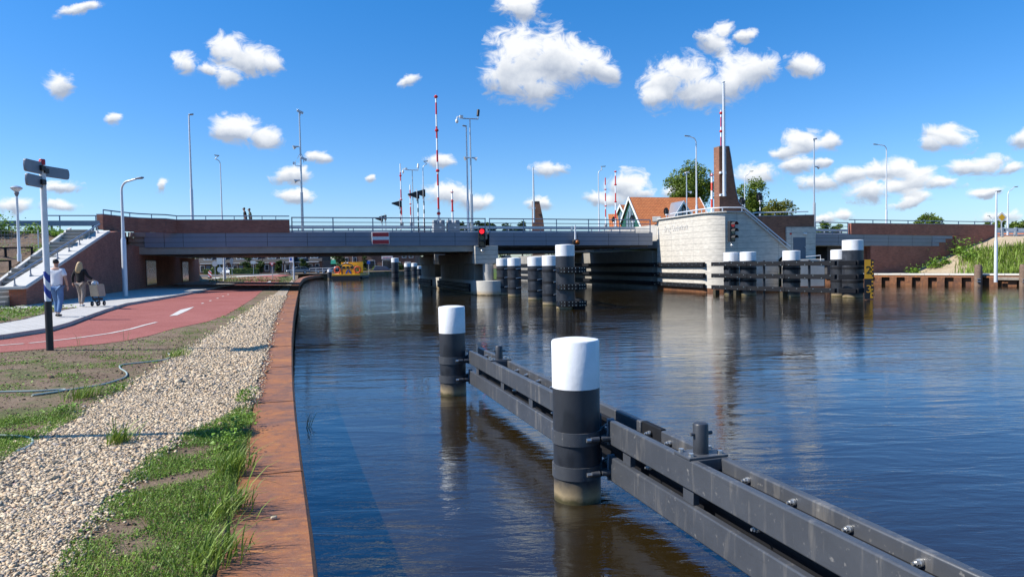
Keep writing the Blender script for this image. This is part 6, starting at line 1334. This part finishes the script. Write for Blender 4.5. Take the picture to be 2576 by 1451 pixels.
# ------------------------------------------------------------ cars
def car(lab, loc, rz, col, L=4.3, Wd=1.78, H=1.5, group='cars'):
    t = thing('parked_car', lab, 'car', loc, rz, group); h = L / 2
    pr = [(-h, .32), (-h, .72), (-h * .97, .92), (-h * .72, .96), (-h * .62, .98), (h * .30, .98), (h * .62, .86), (h * .94, .74), (h, .6), (h, .32)]
    MB().prism([(x, -Wd / 2, z) for x, z in pr], (0, Wd, 0)).build('body', col, t, local=True, bevel=.09)
    cb = [(-h * .88, .94), (-h * .66, H - .05), (-h * .35, H), (h * .05, H - .02), (h * .42, .95)]
    g = MB().prism([(x, -Wd / 2 + .10, z) for x, z in cb], (0, Wd - .2, 0)).build('windows', M['glass_dark'], t, local=True, bevel=.05)
    MB().prism([(-h * .64, -Wd / 2 + .13, H - .02), (-h * .35, -Wd / 2 + .13, H + .02), (h * .06, -Wd / 2 + .13, H + .0), (h * .06, -Wd / 2 + .13, H - .07), (-h * .64, -Wd / 2 + .13, H - .09)], (0, Wd - .26, 0)).build('roof', col, t, local=True, bevel=.03)
    pl = MB()
    for s in (-1, 1):
        y = s * (Wd / 2 - .09)
        for (x0, z0), (x1, z1) in (((-h * .88, .95), (-h * .64, H - .04)), ((h * .42, .95), (h * .06, H - .03)), ((-h * .22, .95), (-h * .22, H - .02))): pl.tube([(x0, y, z0), (x1, y, z1)], .045, 6)
    pl.build('pillars', col, t, local=True)
    for x in (-h * .62, h * .62):
        for s in (-1, 1):
            w = MB().tube([(x, s * (Wd / 2 - .2), .32), (x, s * (Wd / 2 + .01), .32)], .32, 18).build('wheel', M['rubber'], t, local=True); MB().tube([(x, s * (Wd / 2), .32), (x, s * (Wd / 2 + .02), .32)], .2, 12).build('rim', M['galv'], w, local=True)
    for s in (-1, 1): MB().box((h * .95, s * .6, .72), (.12, .36, .14)).build('headlight', M['white'], t, local=True, bevel=.03); MB().box((-h * .97, s * .66, .8), (.1, .22, .2)).build('tail_light', M['red_paint'], t, local=True, bevel=.03)
    MB().box((h + .01, 0, .5), (.02, .5, .12)).build('number_plate', M['yellow_paint'], t, local=True)
    return t
M['car_white'] = pm('car_white', (.70, .74, .80), .25, 0, .03); M['car_silver'] = pm('car_silver', (.30, .31, .32), .25, .5, .05); M['car_blue'] = pm('car_blue', (.02, .03, .06), .2, .1, .1); M['car_black'] = pm('car_black', (.012, .013, .016), .18, 0, .1)
def farp(px, py, z=1.0): return gz(px, py, z)
def make_cars():
    car('white hatchback parked by the clipped hedge seen under the bridge', farp(577, 690.5, .98), -.5, M['car_white'], 3.9, 1.75, 1.5)
    car('silver estate car parked beside the blue parking sign', farp(749, 688.5, .98), PI + .35, M['car_silver'], 4.6)
    car('dark blue car parked right of the silver estate', farp(784, 687.5, .98), PI + .25, M['car_blue'], 4.5)
    car('blue car half hidden behind the white quay railing', farp(832, 686.5, .98), PI + .1, M['car_blue'], 4.3)
    for px, lab in ((2268, 'first dark car roof showing above the right brick parapet'), (2452, 'second dark car roof showing above the right brick parapet')):
        c, _ = FA(px, 560, 64); car(lab, W(c, 64, ZT(c) - .1), math.atan2(E2.y, E2.x), M['car_black'], 4.5, 1.8, 1.50)
make_cars()

# ------------------------------------------------------------ things seen under the bridge
def post_sign(px, ybase, ytop, lab, plates, z=1.0, d=None, r=.045):
    p = gz(px, ybase, z); h = ztop(p, px, ytop) - p.z; t = thing('road_sign', lab, 'road sign', p, 0, 'road signs under the bridge'); m = p.y / F
    MB().tube([(0, 0, -.2), (0, 0, h)], r, 8).build('post', M['galv'], t, local=True)
    for (y0, y1, w, shape, mat) in plates:
        zc = h - ((y0 + y1) / 2 - ytop) * m; hh = (y1 - y0) * m / 2; ww = w * m / 2
        if shape == 'rect': pts = [(-ww, -hh), (ww, -hh), (ww, hh), (-ww, hh)]
        elif shape == 'round': pts = [(ww * cos(i * PI / 10), ww * sin(i * PI / 10)) for i in range(20)]
        else: pts = [(0, -hh), (ww, hh), (-ww, hh)]
        o = MB().prism([(x, -.08, zc + y) for x, y in pts], (0, .03, 0)).build('sign_plate', M[mat], t, local=True)
        if shape == 'tri': MB().prism([(x * .58, -.095, zc + hh * .18 + y * .58) for x, y in pts], (0, .012, 0)).build('sign_face', M['white'], t, local=True)
        if mat == 'white' and shape == 'rect': MB().prism([(x * .6, -.095, zc + hh * .25 + y * .5) for x, y in pts], (0, .012, 0)).build('sign_face', M['sign_blue'], t, local=True)
    return t
M['sign_blue'] = pm('sign_blue', (.01, .08, .40), .4, 0, .05)
def make_under():
    post_sign(686, 702, 659, 'red bordered triangular give way sign under the bridge', [(660, 670.5, 14.5, 'tri', 'sign_red')])
    post_sign(542, 703, 656, 'round sign seen from behind left of the white lamp', [(656, 672, 14, 'round', 'galv')])
    post_sign(554, 692, 646, 'tall post with square and round plates seen from behind', [(648, 665, 15, 'rect', 'galv'), (672, 685, 14, 'round', 'galv')])
    post_sign(584, 692, 640, 'narrow sign on a post behind the white hatchback', [(650, 664, 8, 'rect', 'grey_plate')])
    post_sign(638, 691, 656, 'small grey rectangular sign in front of the row houses', [(656, 664, 12, 'rect', 'galv')])
    post_sign(733, 692, 646, 'blue and white parking sign beside the silver estate', [(647, 660, 9, 'rect', 'white')])
    post_sign(928, 689, 655, 'blue sign on a post at the far waterside', [(656, 664, 8, 'rect', 'sign_blue')], .9)
    post_sign(717, 690, 657, 'thin dark post with small plate by the parked cars', [(657, 665, 4, 'rect', 'dark_metal')])
    p = farp(739.5, 703, .8); h = ztop(p, 739, 640) - p.z; lamp_post(p, h + 2, .2, 0, 'white lamp post on the quay beside the parking sign', 1.7, .09, .4, 'street lamps', 0, True)
    p = farp(565.4, 704.6, 1.1); h = ztop(p, 565, 640) - p.z; lamp_post(p, h + 1.5, .2, 0, 'white lamp post standing on the verge under the bridge opening', 1.4, .12, .4, 'street lamps', 0, True)
    p = farp(655, 690, 1.0); t = thing('utility_pole', 'slim pole in front of the dark garden trees', 'pole', at(776, 684, 175)); MB().tube([at(776, 686, 175), at(774, 640, 175)], .1, 8).build('shaft', M['galv'], t)
    p = farp(528, 700.5, 1.05); m = p.y / F; t = thing('chevron_board', 'small red and white striped marker board by the brick wall end', 'marker board', p); MB().prism([(-4 * m, 0, 0), (4 * m, 0, 0), (4 * m, 0, 17 * m), (0, 0, 21 * m), (-4 * m, 0, 17 * m)], (0, .05, 0)).build('board', M['chevron'], t, local=True); MB().box((0, .03, .1), (.5, .3, .2)).build('foot', M['rubber'], t, local=True)
    # hedge and roadside
    t = thing('hedge', 'clipped green hedge right of the white hatchback', 'hedge', farp(615, 690, .98)); q = farp(615, 690, .98); n = 1500
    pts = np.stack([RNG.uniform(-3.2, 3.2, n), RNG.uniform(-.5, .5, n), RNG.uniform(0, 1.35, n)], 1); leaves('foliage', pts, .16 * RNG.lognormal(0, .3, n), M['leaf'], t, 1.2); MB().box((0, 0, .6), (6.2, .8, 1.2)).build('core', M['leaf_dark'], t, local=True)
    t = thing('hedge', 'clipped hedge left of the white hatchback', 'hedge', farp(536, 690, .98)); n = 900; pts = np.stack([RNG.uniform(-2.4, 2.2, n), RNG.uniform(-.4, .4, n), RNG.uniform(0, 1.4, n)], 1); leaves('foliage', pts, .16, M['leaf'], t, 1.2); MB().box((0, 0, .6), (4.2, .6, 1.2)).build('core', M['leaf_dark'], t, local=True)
    struct(MB().poly([farp(470, 697, 1.12), farp(700, 689.6, 1.0), farp(830, 688.2, 1.0), farp(830, 686.6, 1.0), farp(640, 689.0, 1.0), farp(470, 692.5, 1.12)]).build('road', M['asphalt'], smooth=False))
    struct(MB().poly([farp(600, 703, 1.10), farp(707, 704, 1.0), farp(700, 697, 1.0), farp(730, 692, 1.0), farp(700, 690.4, 1.03), farp(640, 694, 1.09), farp(560, 699.5, 1.12)]).build('cycle_path_bend', M['red_path'], smooth=False))
    struct(MB().poly([farp(540, 700.6, 1.13), farp(640, 694, 1.11), farp(700, 690.6, 1.05), farp(700, 689.8, 1.05), farp(600, 694, 1.12), farp(530, 699, 1.13)]).build('far_pavement', M['concrete_light'], smooth=False))
    q = region(2600, -10, -1, 84, 112, lambda x, y, c, a: noise2(x, y) > -.3); stuff(blades('far_grass', q, .3, .05, M['reed'], .4), 'dry yellow green roadside grass beyond the bridge', 'grass')
    t = thing('quay_railing', 'white tubular railing along the far bend of the quay', 'railing', farp(800, 689, .8)); r = MB(); A = [at(x, 688 - (x - 780) * .03, 150) for x in (779, 795, 812, 828, 842)]
    for dz in (.55, 1.05): r.tube([p + Vector((0, 0, dz)) for p in A], .05, 6)
    for p in A: r.tube([p, p + Vector((0, 0, 1.07))], .05, 6)
    r.build('rails', M['pole_white'], t)
    # work boat moored at the far bend
    p = gz(871, 704, 0); t = thing('work_boat', 'yellow work boat with orange lifebuoys moored beyond the bridge', 'boat', p, 0); s = p.y / F
    Y = M['boat_yellow']
    hull = [(-2.25, 0, -.4), (2.25, 0, -.4), (2.45, 0, .75), (-2.45, 0, .75)]
    MB().add([(x, y, z) for y in (0, 8) for x, _, z in hull] + [(-.9, 12.2, .95), (.9, 12.2, .95), (.5, 11.6, -.4), (-.5, 11.6, -.4)], [(0, 1, 2, 3), (0, 3, 7, 4), (1, 5, 6, 2), (3, 2, 6, 7), (4, 7, 8, 11), (5, 10, 9, 6), (7, 6, 9, 8), (8, 9, 10, 11)]).build('hull', M['black'], t, local=True)
    MB().prism([(-2.5, 0, .75), (2.5, 0, .75), (2.5, 0, 1.12), (1.6, 0, 1.02), (-1.6, 0, 1.02), (-2.5, 0, 1.12)], (0, 8, 0)).build('bulwark', Y, t, local=True, bevel=.03)
    MB().prism([(-1.6, 1.6, 1.0), (1.6, 1.6, 1.0), (1.15, 1.6, 2.5), (-1.15, 1.6, 2.5)], (0, 2.6, 0)).build('deck_house', Y, t, local=True, bevel=.05)
    MB().prism([(-1.9, 4.4, 1.0), (2.1, 4.4, 1.0), (2.1, 4.4, 3.15), (-1.9, 4.4, 3.15)], (0, .12, 0)).build('back_panel', Y, t, local=True)
    w = MB()
    for x in (-.75, -.05, .65): w.box((x, 1.58, 2.2), (.42, .04, .4))
    w.build('window', M['glass_dark'], t, local=True)
    for sx in (-1.65, 1.9):
        m = MB(); n = 18; ring = [(sx + .52 * cos(2 * PI * i / n), .6, 1.78 + .52 * sin(2 * PI * i / n)) for i in range(n + 1)]; m.tube(ring, .13, 8).build('lifebuoy', M['buoy_orange'], t, local=True)
    ch = MB(); ch.prism([(-.55, 1.55, 1.05), (-.25, 1.55, 1.05), (.1, 1.55, 1.75), (-.2, 1.55, 1.75)], (0, .04, 0)).prism([(.35, 1.55, 1.05), (.65, 1.55, 1.05), (.3, 1.55, 1.75), (.0, 1.55, 1.75)], (0, .04, 0)).build('blue_stripes', M['sign_blue'], t, local=True)
    MB().tube([(-.9, .9, 1.0), (-1.0, 1.0, 2.6), (-.2, .8, 2.95), (.9, .7, 2.6), (1.5, .6, 1.9)], [.14, .12, .12, .1, .08], 8).build('crane_arm', M['dark_metal'], t, local=True)
    MB().tube([(-.6, 1.2, 2.9), (.1, 1.2, 3.0)], .1, 8).build('roller', M['white'], t, local=True)
    rl = MB()
    for x in (-2.2, -1.2, -.4, .9, 1.6, 2.3): rl.tube([(x, .1, 1.0), (x, .1, 2.0)], .04, 6)
    rl.tube([(-2.3, .1, 2.0), (2.4, .1, 2.0)], .035, 6).build('rail', M['dark_metal'], t, local=True)
    for sx in (-2.6, 2.6): MB().tube([(sx, .5, .3), (sx, 6, .3)], .2, 8).build('rubbing_tyre', M['rubber'], t, local=True)
    mooring_pile(gz(829, 702, 0) + Vector((0, .2, 0)), .40, 1.85, .5, 'small white capped mooring post left of the yellow boat', 'far mooring posts'); mooring_pile(at(846, 695, 150) * 1 - Vector((0, 0, at(846, 695, 150).z)), .35, 2.3, .5, 'second white capped mooring post behind the yellow boat', 'far mooring posts')
    for px, py, L, mat, lab in ((919, 690.5, 3.2, 'white', 'small white dinghy moored right of the yellow boat'), (964, 690, 7.5, 'car_blue', 'dark covered cruiser moored at the far shore')):
        p = gz(px, py, 0); b = thing('moored_boat', lab, 'boat', p, 0, 'boats at the far shore'); h = L / 2; k = L / 7.5
        MB().add([(-h, -1.1, -.2), (h * .7, -1.1, -.2), (h, 0, -.2), (h * .7, 1.1, -.2), (-h, 1.1, -.2), (-h, -1.3, .75 * k + .25), (h * .75, -1.3, .85 * k + .25), (h * 1.15, 0, 1.0 * k + .3), (h * .75, 1.3, .85 * k + .25), (-h, 1.3, .75 * k + .25)], [(0, 4, 3, 2, 1), (0, 1, 6, 5), (1, 2, 7, 6), (2, 3, 8, 7), (3, 4, 9, 8), (4, 0, 5, 9), (5, 6, 7, 8, 9)]).build('hull', M[mat], b, local=True)
        MB().prism([(-h * .7, -.9, .9 * k + .2), (h * .5, -.9, .9 * k + .2), (h * .2, -.9, 1.9 * k + .2), (-h * .5, -.9, 2.1 * k + .2)], (0, 1.8, 0)).build('cover', M['tarp'] if mat != 'white' else M['white'], b, local=True, bevel=.06)
M['chevron'] = stripes('chevron_board', (WHI, (.6, .03, .03)), .55, slope=(1, 0)); M['boat_yellow'] = pm('boat_yellow', (.66, .34, .01), .4, 0, .12); M['buoy_orange'] = pm('buoy_orange', (.75, .10, .02), .5); M['tarp'] = pm('blue_tarpaulin', (.05, .07, .12), .6, 0, .4, 4, .4, 4)
make_under()

# ------------------------------------------------------------ buildings
def row_house(lab, px0, px1, d, zb=1.0):
    p0, p1 = at(px0, 689, d), at(px1, 689, d); w = p1.x - p0.x; t = thing('row_house', lab, 'house', (p0.x, d, zb), 0, 'row houses beyond the bridge')
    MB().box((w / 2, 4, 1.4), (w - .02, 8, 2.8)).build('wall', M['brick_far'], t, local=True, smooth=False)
    MB().prism([(0, -.4, 2.7), (0, 1.2, 6.2), (0, 4, 8.4), (0, 6.8, 6.2), (0, 8.4, 2.7)], (w - .02, 0, 0)).build('roof', M['roof_dark'], t, local=True, smooth=False)
    MB().box((w * .5, -.55, 2.55), (w * .8, 1.0, .16)).build('canopy', M['white'], t, local=True)
    MB().box((w * .3, -.03, 1.05), (1.0, .08, 2.1)).build('door', M['door_grey'], t, local=True)
    for x in (.12, .58, .82):
        f = MB().box((w * x, -.03, 1.35), (w * .14, .08, 1.5)).build('window', M['white'], t, local=True); MB().box((w * x, -.08, 1.35), (w * .14 - .2, .03, 1.3)).build('pane', M['glass_dark'], f, local=True)
    for x in (.3, .72):
        f = MB().box((w * x, .55, 4.3), (2.0, 1.3, 1.7)).build('dormer', M['white'], t, local=True)
        MB().box((w * x - .48, -.11, 4.3), (.82, .04, 1.35)).box((w * x + .48, -.11, 4.3), (.82, .04, 1.35)).build('pane', M['glass_dark'], f, local=True); MB().box((w * x, .5, 5.2), (2.3, 1.6, .12)).build('dormer_roof', M['roof_dark'], f, local=True)
    for x in (.08, .5, .93): MB().box((w * x, .45, 4.6), (.7, .06, 1.0), 0, Matrix.Rotation(-.42, 3, 'X')).build('roof_window', M['glass_sky'], t, local=True)
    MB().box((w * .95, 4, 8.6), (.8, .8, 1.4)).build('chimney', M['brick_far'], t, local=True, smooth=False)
M['glass_sky'] = pm('roof_glass', (.25, .32, .42), .08, .3, .1)
def make_houses():
    row_house('first row house at the left under the bridge with white dormers', 500, 582, 172); row_house('second row house behind the white hatchback with white dormers', 583, 662, 172)
    row_house('third row house behind the give way sign', 663, 738, 172); row_house('fourth row house behind the silver estate', 739, 812, 174)
    # red brick building and the business with a name board
    p0, p1 = at(850, 686, 200), at(912, 686, 200); w = p1.x - p0.x; t = thing('brick_house', 'plain red brick house end behind the yellow boat', 'house', (p0.x, 200, .98))
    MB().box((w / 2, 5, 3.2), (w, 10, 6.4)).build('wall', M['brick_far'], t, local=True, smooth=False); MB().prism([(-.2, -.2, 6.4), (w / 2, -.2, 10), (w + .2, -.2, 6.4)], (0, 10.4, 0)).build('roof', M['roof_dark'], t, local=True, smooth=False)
    for x, z in ((.38, 3.0), (.72, 3.0)): f = MB().box((w * x, -.03, z), (.8, .08, 1.6)).build('window', M['white'], t, local=True); MB().box((w * x, -.08, z), (.6, .03, 1.4)).build('pane', M['glass_dark'], f, local=True)
    MB().tube([(w * .62, -.1, 0), (w * .62, -.1, 6.3)], .12, 6).build('drainpipe', M['galv'], t, local=True)
    p0, p1 = at(920, 686, 196), at(1045, 684, 196); w = p1.x - p0.x; t = thing('shop_building', 'dark fronted business with a red lettered white name board', 'building', (p0.x, 196, .95))
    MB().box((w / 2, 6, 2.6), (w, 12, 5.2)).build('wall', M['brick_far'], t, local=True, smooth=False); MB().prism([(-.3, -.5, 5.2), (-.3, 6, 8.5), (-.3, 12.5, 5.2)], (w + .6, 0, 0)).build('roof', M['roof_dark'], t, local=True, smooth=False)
    for x, ww, z, hh in ((.1, 2.6, 1.6, 2.6), (.44, 2.8, 1.6, 2.6), (.66, 1.2, 1.6, 1.5), (.85, 1.6, 1.5, 1.6), (.78, 1.2, 4.0, 1.3), (.92, 1.2, 4.0, 1.3)): f = MB().box((w * x, -.04, z), (ww, .1, hh)).build('window', M['white'], t, local=True); MB().box((w * x, -.1, z), (ww - .25, .03, hh - .25)).build('pane', M['glass_dark'], f, local=True)
    s0, s1 = at(960, 648, 195.6), at(988, 648, 195.6); sw = s1.x - s0.x; zc = (at(974, 648, 195.6).z) - .95; b = MB().box((s0.x - p0.x + sw / 2, -.42, zc), (sw, .1, .85)).build('name_board', M['white'], t, local=True)
    cu = bpy.data.curves.new('name', 'FONT'); cu.body = 'JUNGELING'; cu.size = .8; cu.extrude = .01; tx = bpy.data.objects.new('name', cu); me = bpy.data.meshes.new_from_object(tx); bpy.data.objects.remove(tx)
    xs = [v.co.x for v in me.vertices]; k = sw * .86 / (max(xs) - min(xs))
    for v in me.vertices: v.co = Vector((s0.x - p0.x + sw * .07 + (v.co.x - min(xs)) * k, -.49 - v.co.z, zc - .26 + v.co.y * .9))
    finish('board_lettering', me, M['sign_red'], b, False)
    t = thing('awning_shed', 'small green roofed shed left of the red brick house', 'shed', at(835, 686, 185)); p = at(835, 686, 185); MB().box(p + Vector((0, 1, 1.2)), (3, 2, 2.4)).build('wall', M['brick_far'], t); MB().prism([p + Vector((-1.9, -.6, 2.2)), p + Vector((1.9, -.6, 2.2)), p + Vector((1.6, 1.4, 3.3)), p + Vector((-1.6, 1.4, 3.3))], (0, 0, .1)).build('awning', M['awning_green'], t)
    # orange roofed timber house beyond the right bank
    def gable_house(name, lab, apex_px, apex_py, d, rz, L, wd, hr, zbase, dorm):
        A = at(apex_px, apex_py, d); t = thing(name, lab, 'house', (A.x, A.y, zbase), rz); zr = A.z - zbase; hw = wd / 2; ze = zr - hr
        MB().prism([(0.25, -hw + .3, 0), (.25, hw - .3, 0), (.25, hw - .3, ze), (.25, 0, zr - .35), (.25, -hw + .3, ze)], (L - .5, 0, 0)).build('wall', M['clapboard'], t, local=True, smooth=False)
        rf = MB()
        for s in (-1, 1): rf.prism([(0, 0, zr), (0, s * hw, ze), (0, s * hw, ze - .18), (0, 0, zr - .2)], (L, 0, 0))
        rf.build('roof', M['roof_tile'], t, local=True, smooth=False)
        for x in (-.06, L - .04):
            b = MB()
            for s in (-1, 1): b.prism([(x, 0, zr + .12), (x, s * (hw + .1), ze - .05), (x, s * (hw + .1), ze - .5), (x, 0, zr - .38)], (.1, 0, 0))
            b.build('barge_board', M['white'], t, local=True)
        # glazing of the gable
        g = MB().prism([(.2, -1.5, 0 + ze - 1.5), (.2, 1.5, ze - 1.5), (.2, 1.5, ze + hr * .38), (.2, 0, zr - 1.25), (.2, -1.5, ze + hr * .38)], (.03, 0, 0)).build('window', M['glass_house'], t, local=True, smooth=False)
        b = MB()
        for y in (-1.5, -.5, .5, 1.5): b.box((.17, y, ze + .3), (.06, .1, hr * .62 + 2.4 - abs(y) * .6))
        for z in (ze + hr * .35, ze - .6): b.box((.16, 0, z), (.06, 3.0, .1))
        b.build('window_frame', M['clapboard'], g, local=True)
        if dorm:
            x0, x1, zt, dp = dorm; xm = (x0 + x1) / 2; yb = -hw - .05; zf = ze - .2
            MB().prism([(x0 + .5, yb, zf), (x1 - .5, yb, zf), (xm, yb, zt - .45)], (0, 3.2, 0)).build('dormer_front', M['black'], t, local=True, smooth=False)
            z = MB()
            for xa in (x0, x1): z.prism([(xm, yb - .35, zt), (xa, yb - .35, zf), (xa, yb - .35, zf - .12), (xm, yb - .35, zt - .14)], (0, 3.9, 0))
            z.build('dormer_roof', M['zinc'], t, local=True, smooth=False)
            z = MB()
            for xa in (x0, x1): z.prism([(xm, yb - .42, zt + .05), (xa - .1 * (1 if xa < xm else -1), yb - .42, zf), (xa - .1 * (1 if xa < xm else -1), yb - .42, zf - .45), (xm, yb - .42, zt - .42)], (0, .08, 0))
            z.build('dormer_barge', M['white'], t, local=True)
            W_ = MB()
            for xa, xb in ((x0 + 1.0, xm - 1.2), (xm - 1.0, xm - .1), (xm + .1, xm + 1.0), (xm + 1.2, x1 - 1.0)):
                f = lambda x: zf + (zt - zf) * (1 - abs(x - xm) / (xm - x0)) - .65; W_.prism([(xa, yb - .03, zf - .3), (xb, yb - .03, zf - .3), (xb, yb - .03, max(zf, f(xb))), (xa, yb - .03, max(zf, f(xa)))], (0, .02, 0))
            W_.build('dormer_window', M['glass_house'], t, local=True, smooth=False)
        pipe = MB().tube([(L * .85, -hw * .55, zr - hr * .5), (L * .85, -hw * .55, zr - hr * .5 + .8)], .12, 8).build('vent_pipe', M['dark_metal'], t, local=True)
        return t
    gable_house('timber_house', 'green timber house with bright orange tiled roof and zinc dormer', 1581, 496, 112, .27, 12.6, 9.2, 5.2, 1.0, (3.9, 9.9, 10.55, 3))
    gable_house('timber_house', 'smaller orange roofed house peeping out behind the green timber house', 1559, 515, 128, .40, 7, 7.4, 4.2, 1.0, None)
    t = thing('low_annex', 'low orange tiled annex left of the green timber house', 'shed', at(1540, 570, 108)); a, b = at(1530, 541, 110), at(1552, 541, 110); MB().prism([a, b, b + Vector((.4, -2.6, -2.6)), a + Vector((-.1, -2.6, -2.6))], (0, 0, .15)).build('roof', M['roof_tile'], t, smooth=False); MB().prism([a + Vector((.1, -2.3, -2.5)), b + Vector((.1, -2.3, -2.5)), b + Vector((.1, 0, -.2)), a + Vector((.1, 0, -.2))], (0, 0, -5)).build('wall', M['clapboard'], t)
    t = thing('brick_house', 'low house with red tiled roof at the right picture edge', 'house', at(2560, 585, 100)); p = at(2560, 593, 100); MB().box(p + Vector((3, 2, -1.6)), (8, 5, 2.6)).build('wall', M['white'], t); MB().prism([p + Vector((-1.6, -.8, .0)), p + Vector((-1.6, 2, 1.0)), p + Vector((-1.6, 4.8, .0))], (9, 0, 0)).build('roof', M['roof_tile'], t, smooth=False)
M['awning_green'] = pm('awning_green', (.01, .16, .10), .5); M['zinc'] = pm('zinc', (.34, .37, .41), .35, .5, .1, 2); M['glass_house'] = pm('house_glass', (.16, .20, .25), .08, .2, .3, 1)
make_houses()

# ------------------------------------------------------------ trees
def tree(lab, p, h, rx, rz_, mat, n=4200, ls=.26, trunk=.25, grp='trees behind the bridge', seed=0, name='broadleaf_tree', clumps=26, zc=.66):
    rg = np.random.default_rng(seed); t = thing(name, lab, 'tree', p, 0, grp); zc = h - rz_
    cl = rg.normal(0, 1, (clumps, 3)); cl /= np.linalg.norm(cl, axis=1)[:, None]; cl *= (rg.random(clumps) ** .45)[:, None]
    cl = cl * np.array([rx, rx, rz_]) * rg.uniform(.62, 1.0, clumps)[:, None] + np.array([0, 0, zc]); rad = rg.uniform(.16, .44, clumps) * min(rx, rz_)
    k = rg.integers(0, clumps, n); d = rg.normal(0, 1, (n, 3)); d /= np.linalg.norm(d, axis=1)[:, None]; pos = cl[k] + d * (rad[k] * rg.random(n) ** .35)[:, None] * np.array([1.1, 1.1, .85])
    leaves('crown', pos, ls * rg.lognormal(0, .3, n), mat, t, 1.2)
    b = MB().tube([(0, 0, -.5), (.1, 0, h * .3), (0, .1, zc), (.1, 0, h * .9)], [trunk, trunk * .8, trunk * .45, .04], 9)
    for i in range(min(12, clumps)): q = cl[i]; z0 = h * rg.uniform(.28, .6); b.tube([(0, 0, z0), tuple(np.array([q[0] * .5, q[1] * .5, z0 + (q[2] - z0) * .6])), tuple(q)], [trunk * .4, trunk * .25, .03], 6)
    b.build('trunk', M['bark'], t, local=True); return t
def tree_px(lab, px, ytop, ybot, halfw, d, mat, zb=1.0, **kw):
    top = at(px, ytop, d); bot = at(px, ybot, d); rx = halfw / F * d; rz_ = (top.z - bot.z) / 2; tree(lab, (top.x, d, zb), top.z - zb, rx, rz_, mat, **kw)
def make_trees():
    tree_px('large green tree behind the orange roof left of the pylon', 1738, 410, 545, 66, 140, M['leaf'], n=15000, ls=.34, seed=3, clumps=46)
    tree_px('open crowned green tree right of the brick pylon', 1900, 440, 572, 56, 138, M['leaf'], n=8000, ls=.34, seed=5, clumps=34)
    tree_px('yellowish tree at the right end of the tower roof', 1952, 500, 580, 42, 132, M['leaf_yellow'], n=6000, ls=.32, seed=8, clumps=24)
    tree_px('round green tree above the right brick parapet', 2336, 529, 590, 41, 170, M['leaf'], n=5200, ls=.36, seed=12, clumps=30)
    tree_px('broad low trees at the far right edge', 2565, 550, 600, 42, 150, M['leaf'], n=4200, ls=.34, seed=14, clumps=26)
    tree_px('low trees left of the yellow diamond sign', 2500, 549, 590, 30, 170, M['leaf'], n=2600, ls=.34, seed=15, clumps=20)
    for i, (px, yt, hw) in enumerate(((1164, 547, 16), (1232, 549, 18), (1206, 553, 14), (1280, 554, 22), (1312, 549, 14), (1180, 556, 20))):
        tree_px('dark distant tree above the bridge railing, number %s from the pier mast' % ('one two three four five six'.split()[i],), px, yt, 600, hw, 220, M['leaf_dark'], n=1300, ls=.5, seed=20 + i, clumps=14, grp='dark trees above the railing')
    for i, (px, yt, hw) in enumerate(((2072, 560, 20), (2108, 563, 16))): tree_px(('left' if i == 0 else 'right') + ' low tree seen through the railing right of the tower', px, yt, 600, hw, 190, M['leaf'], n=1400, ls=.45, seed=30 + i, clumps=14)
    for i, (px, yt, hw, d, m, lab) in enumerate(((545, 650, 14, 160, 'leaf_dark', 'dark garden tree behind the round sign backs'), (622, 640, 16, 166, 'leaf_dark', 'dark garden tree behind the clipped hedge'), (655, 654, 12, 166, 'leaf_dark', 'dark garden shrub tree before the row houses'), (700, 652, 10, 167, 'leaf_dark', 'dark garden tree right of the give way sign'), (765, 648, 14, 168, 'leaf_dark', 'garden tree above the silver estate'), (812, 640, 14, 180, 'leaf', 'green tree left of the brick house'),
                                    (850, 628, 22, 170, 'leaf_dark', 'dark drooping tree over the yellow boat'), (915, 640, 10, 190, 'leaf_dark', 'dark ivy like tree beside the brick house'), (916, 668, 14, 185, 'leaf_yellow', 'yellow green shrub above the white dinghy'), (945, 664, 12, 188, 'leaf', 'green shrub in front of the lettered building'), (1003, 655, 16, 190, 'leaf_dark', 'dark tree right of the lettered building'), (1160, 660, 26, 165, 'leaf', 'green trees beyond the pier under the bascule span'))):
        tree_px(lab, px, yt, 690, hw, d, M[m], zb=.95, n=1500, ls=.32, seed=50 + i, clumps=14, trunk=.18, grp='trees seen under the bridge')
    n = 26000; cc = RNG.uniform(-450, 800, n); aa = 430 + 60 * np.sin(cc * .013) + RNG.uniform(0, 30, n); hh = 7 + 3 * np.sin(cc * .11) + 2 * np.sin(cc * .31 + 1) + 1.5 * np.sin(cc * .83)
    P = np.stack([E2.x * cc + B2.x * aa, E2.y * cc + B2.y * aa, 1 + np.clip(hh, 3, 14) * RNG.random(n) ** .8], 1)
    stuff(leaves('distant_woods', P, 1.5 * RNG.lognormal(0, .3, n), M['leaf_dark'], None, 1.2), 'dark wood along the flat horizon far beyond the bridge', 'woods')
make_trees()
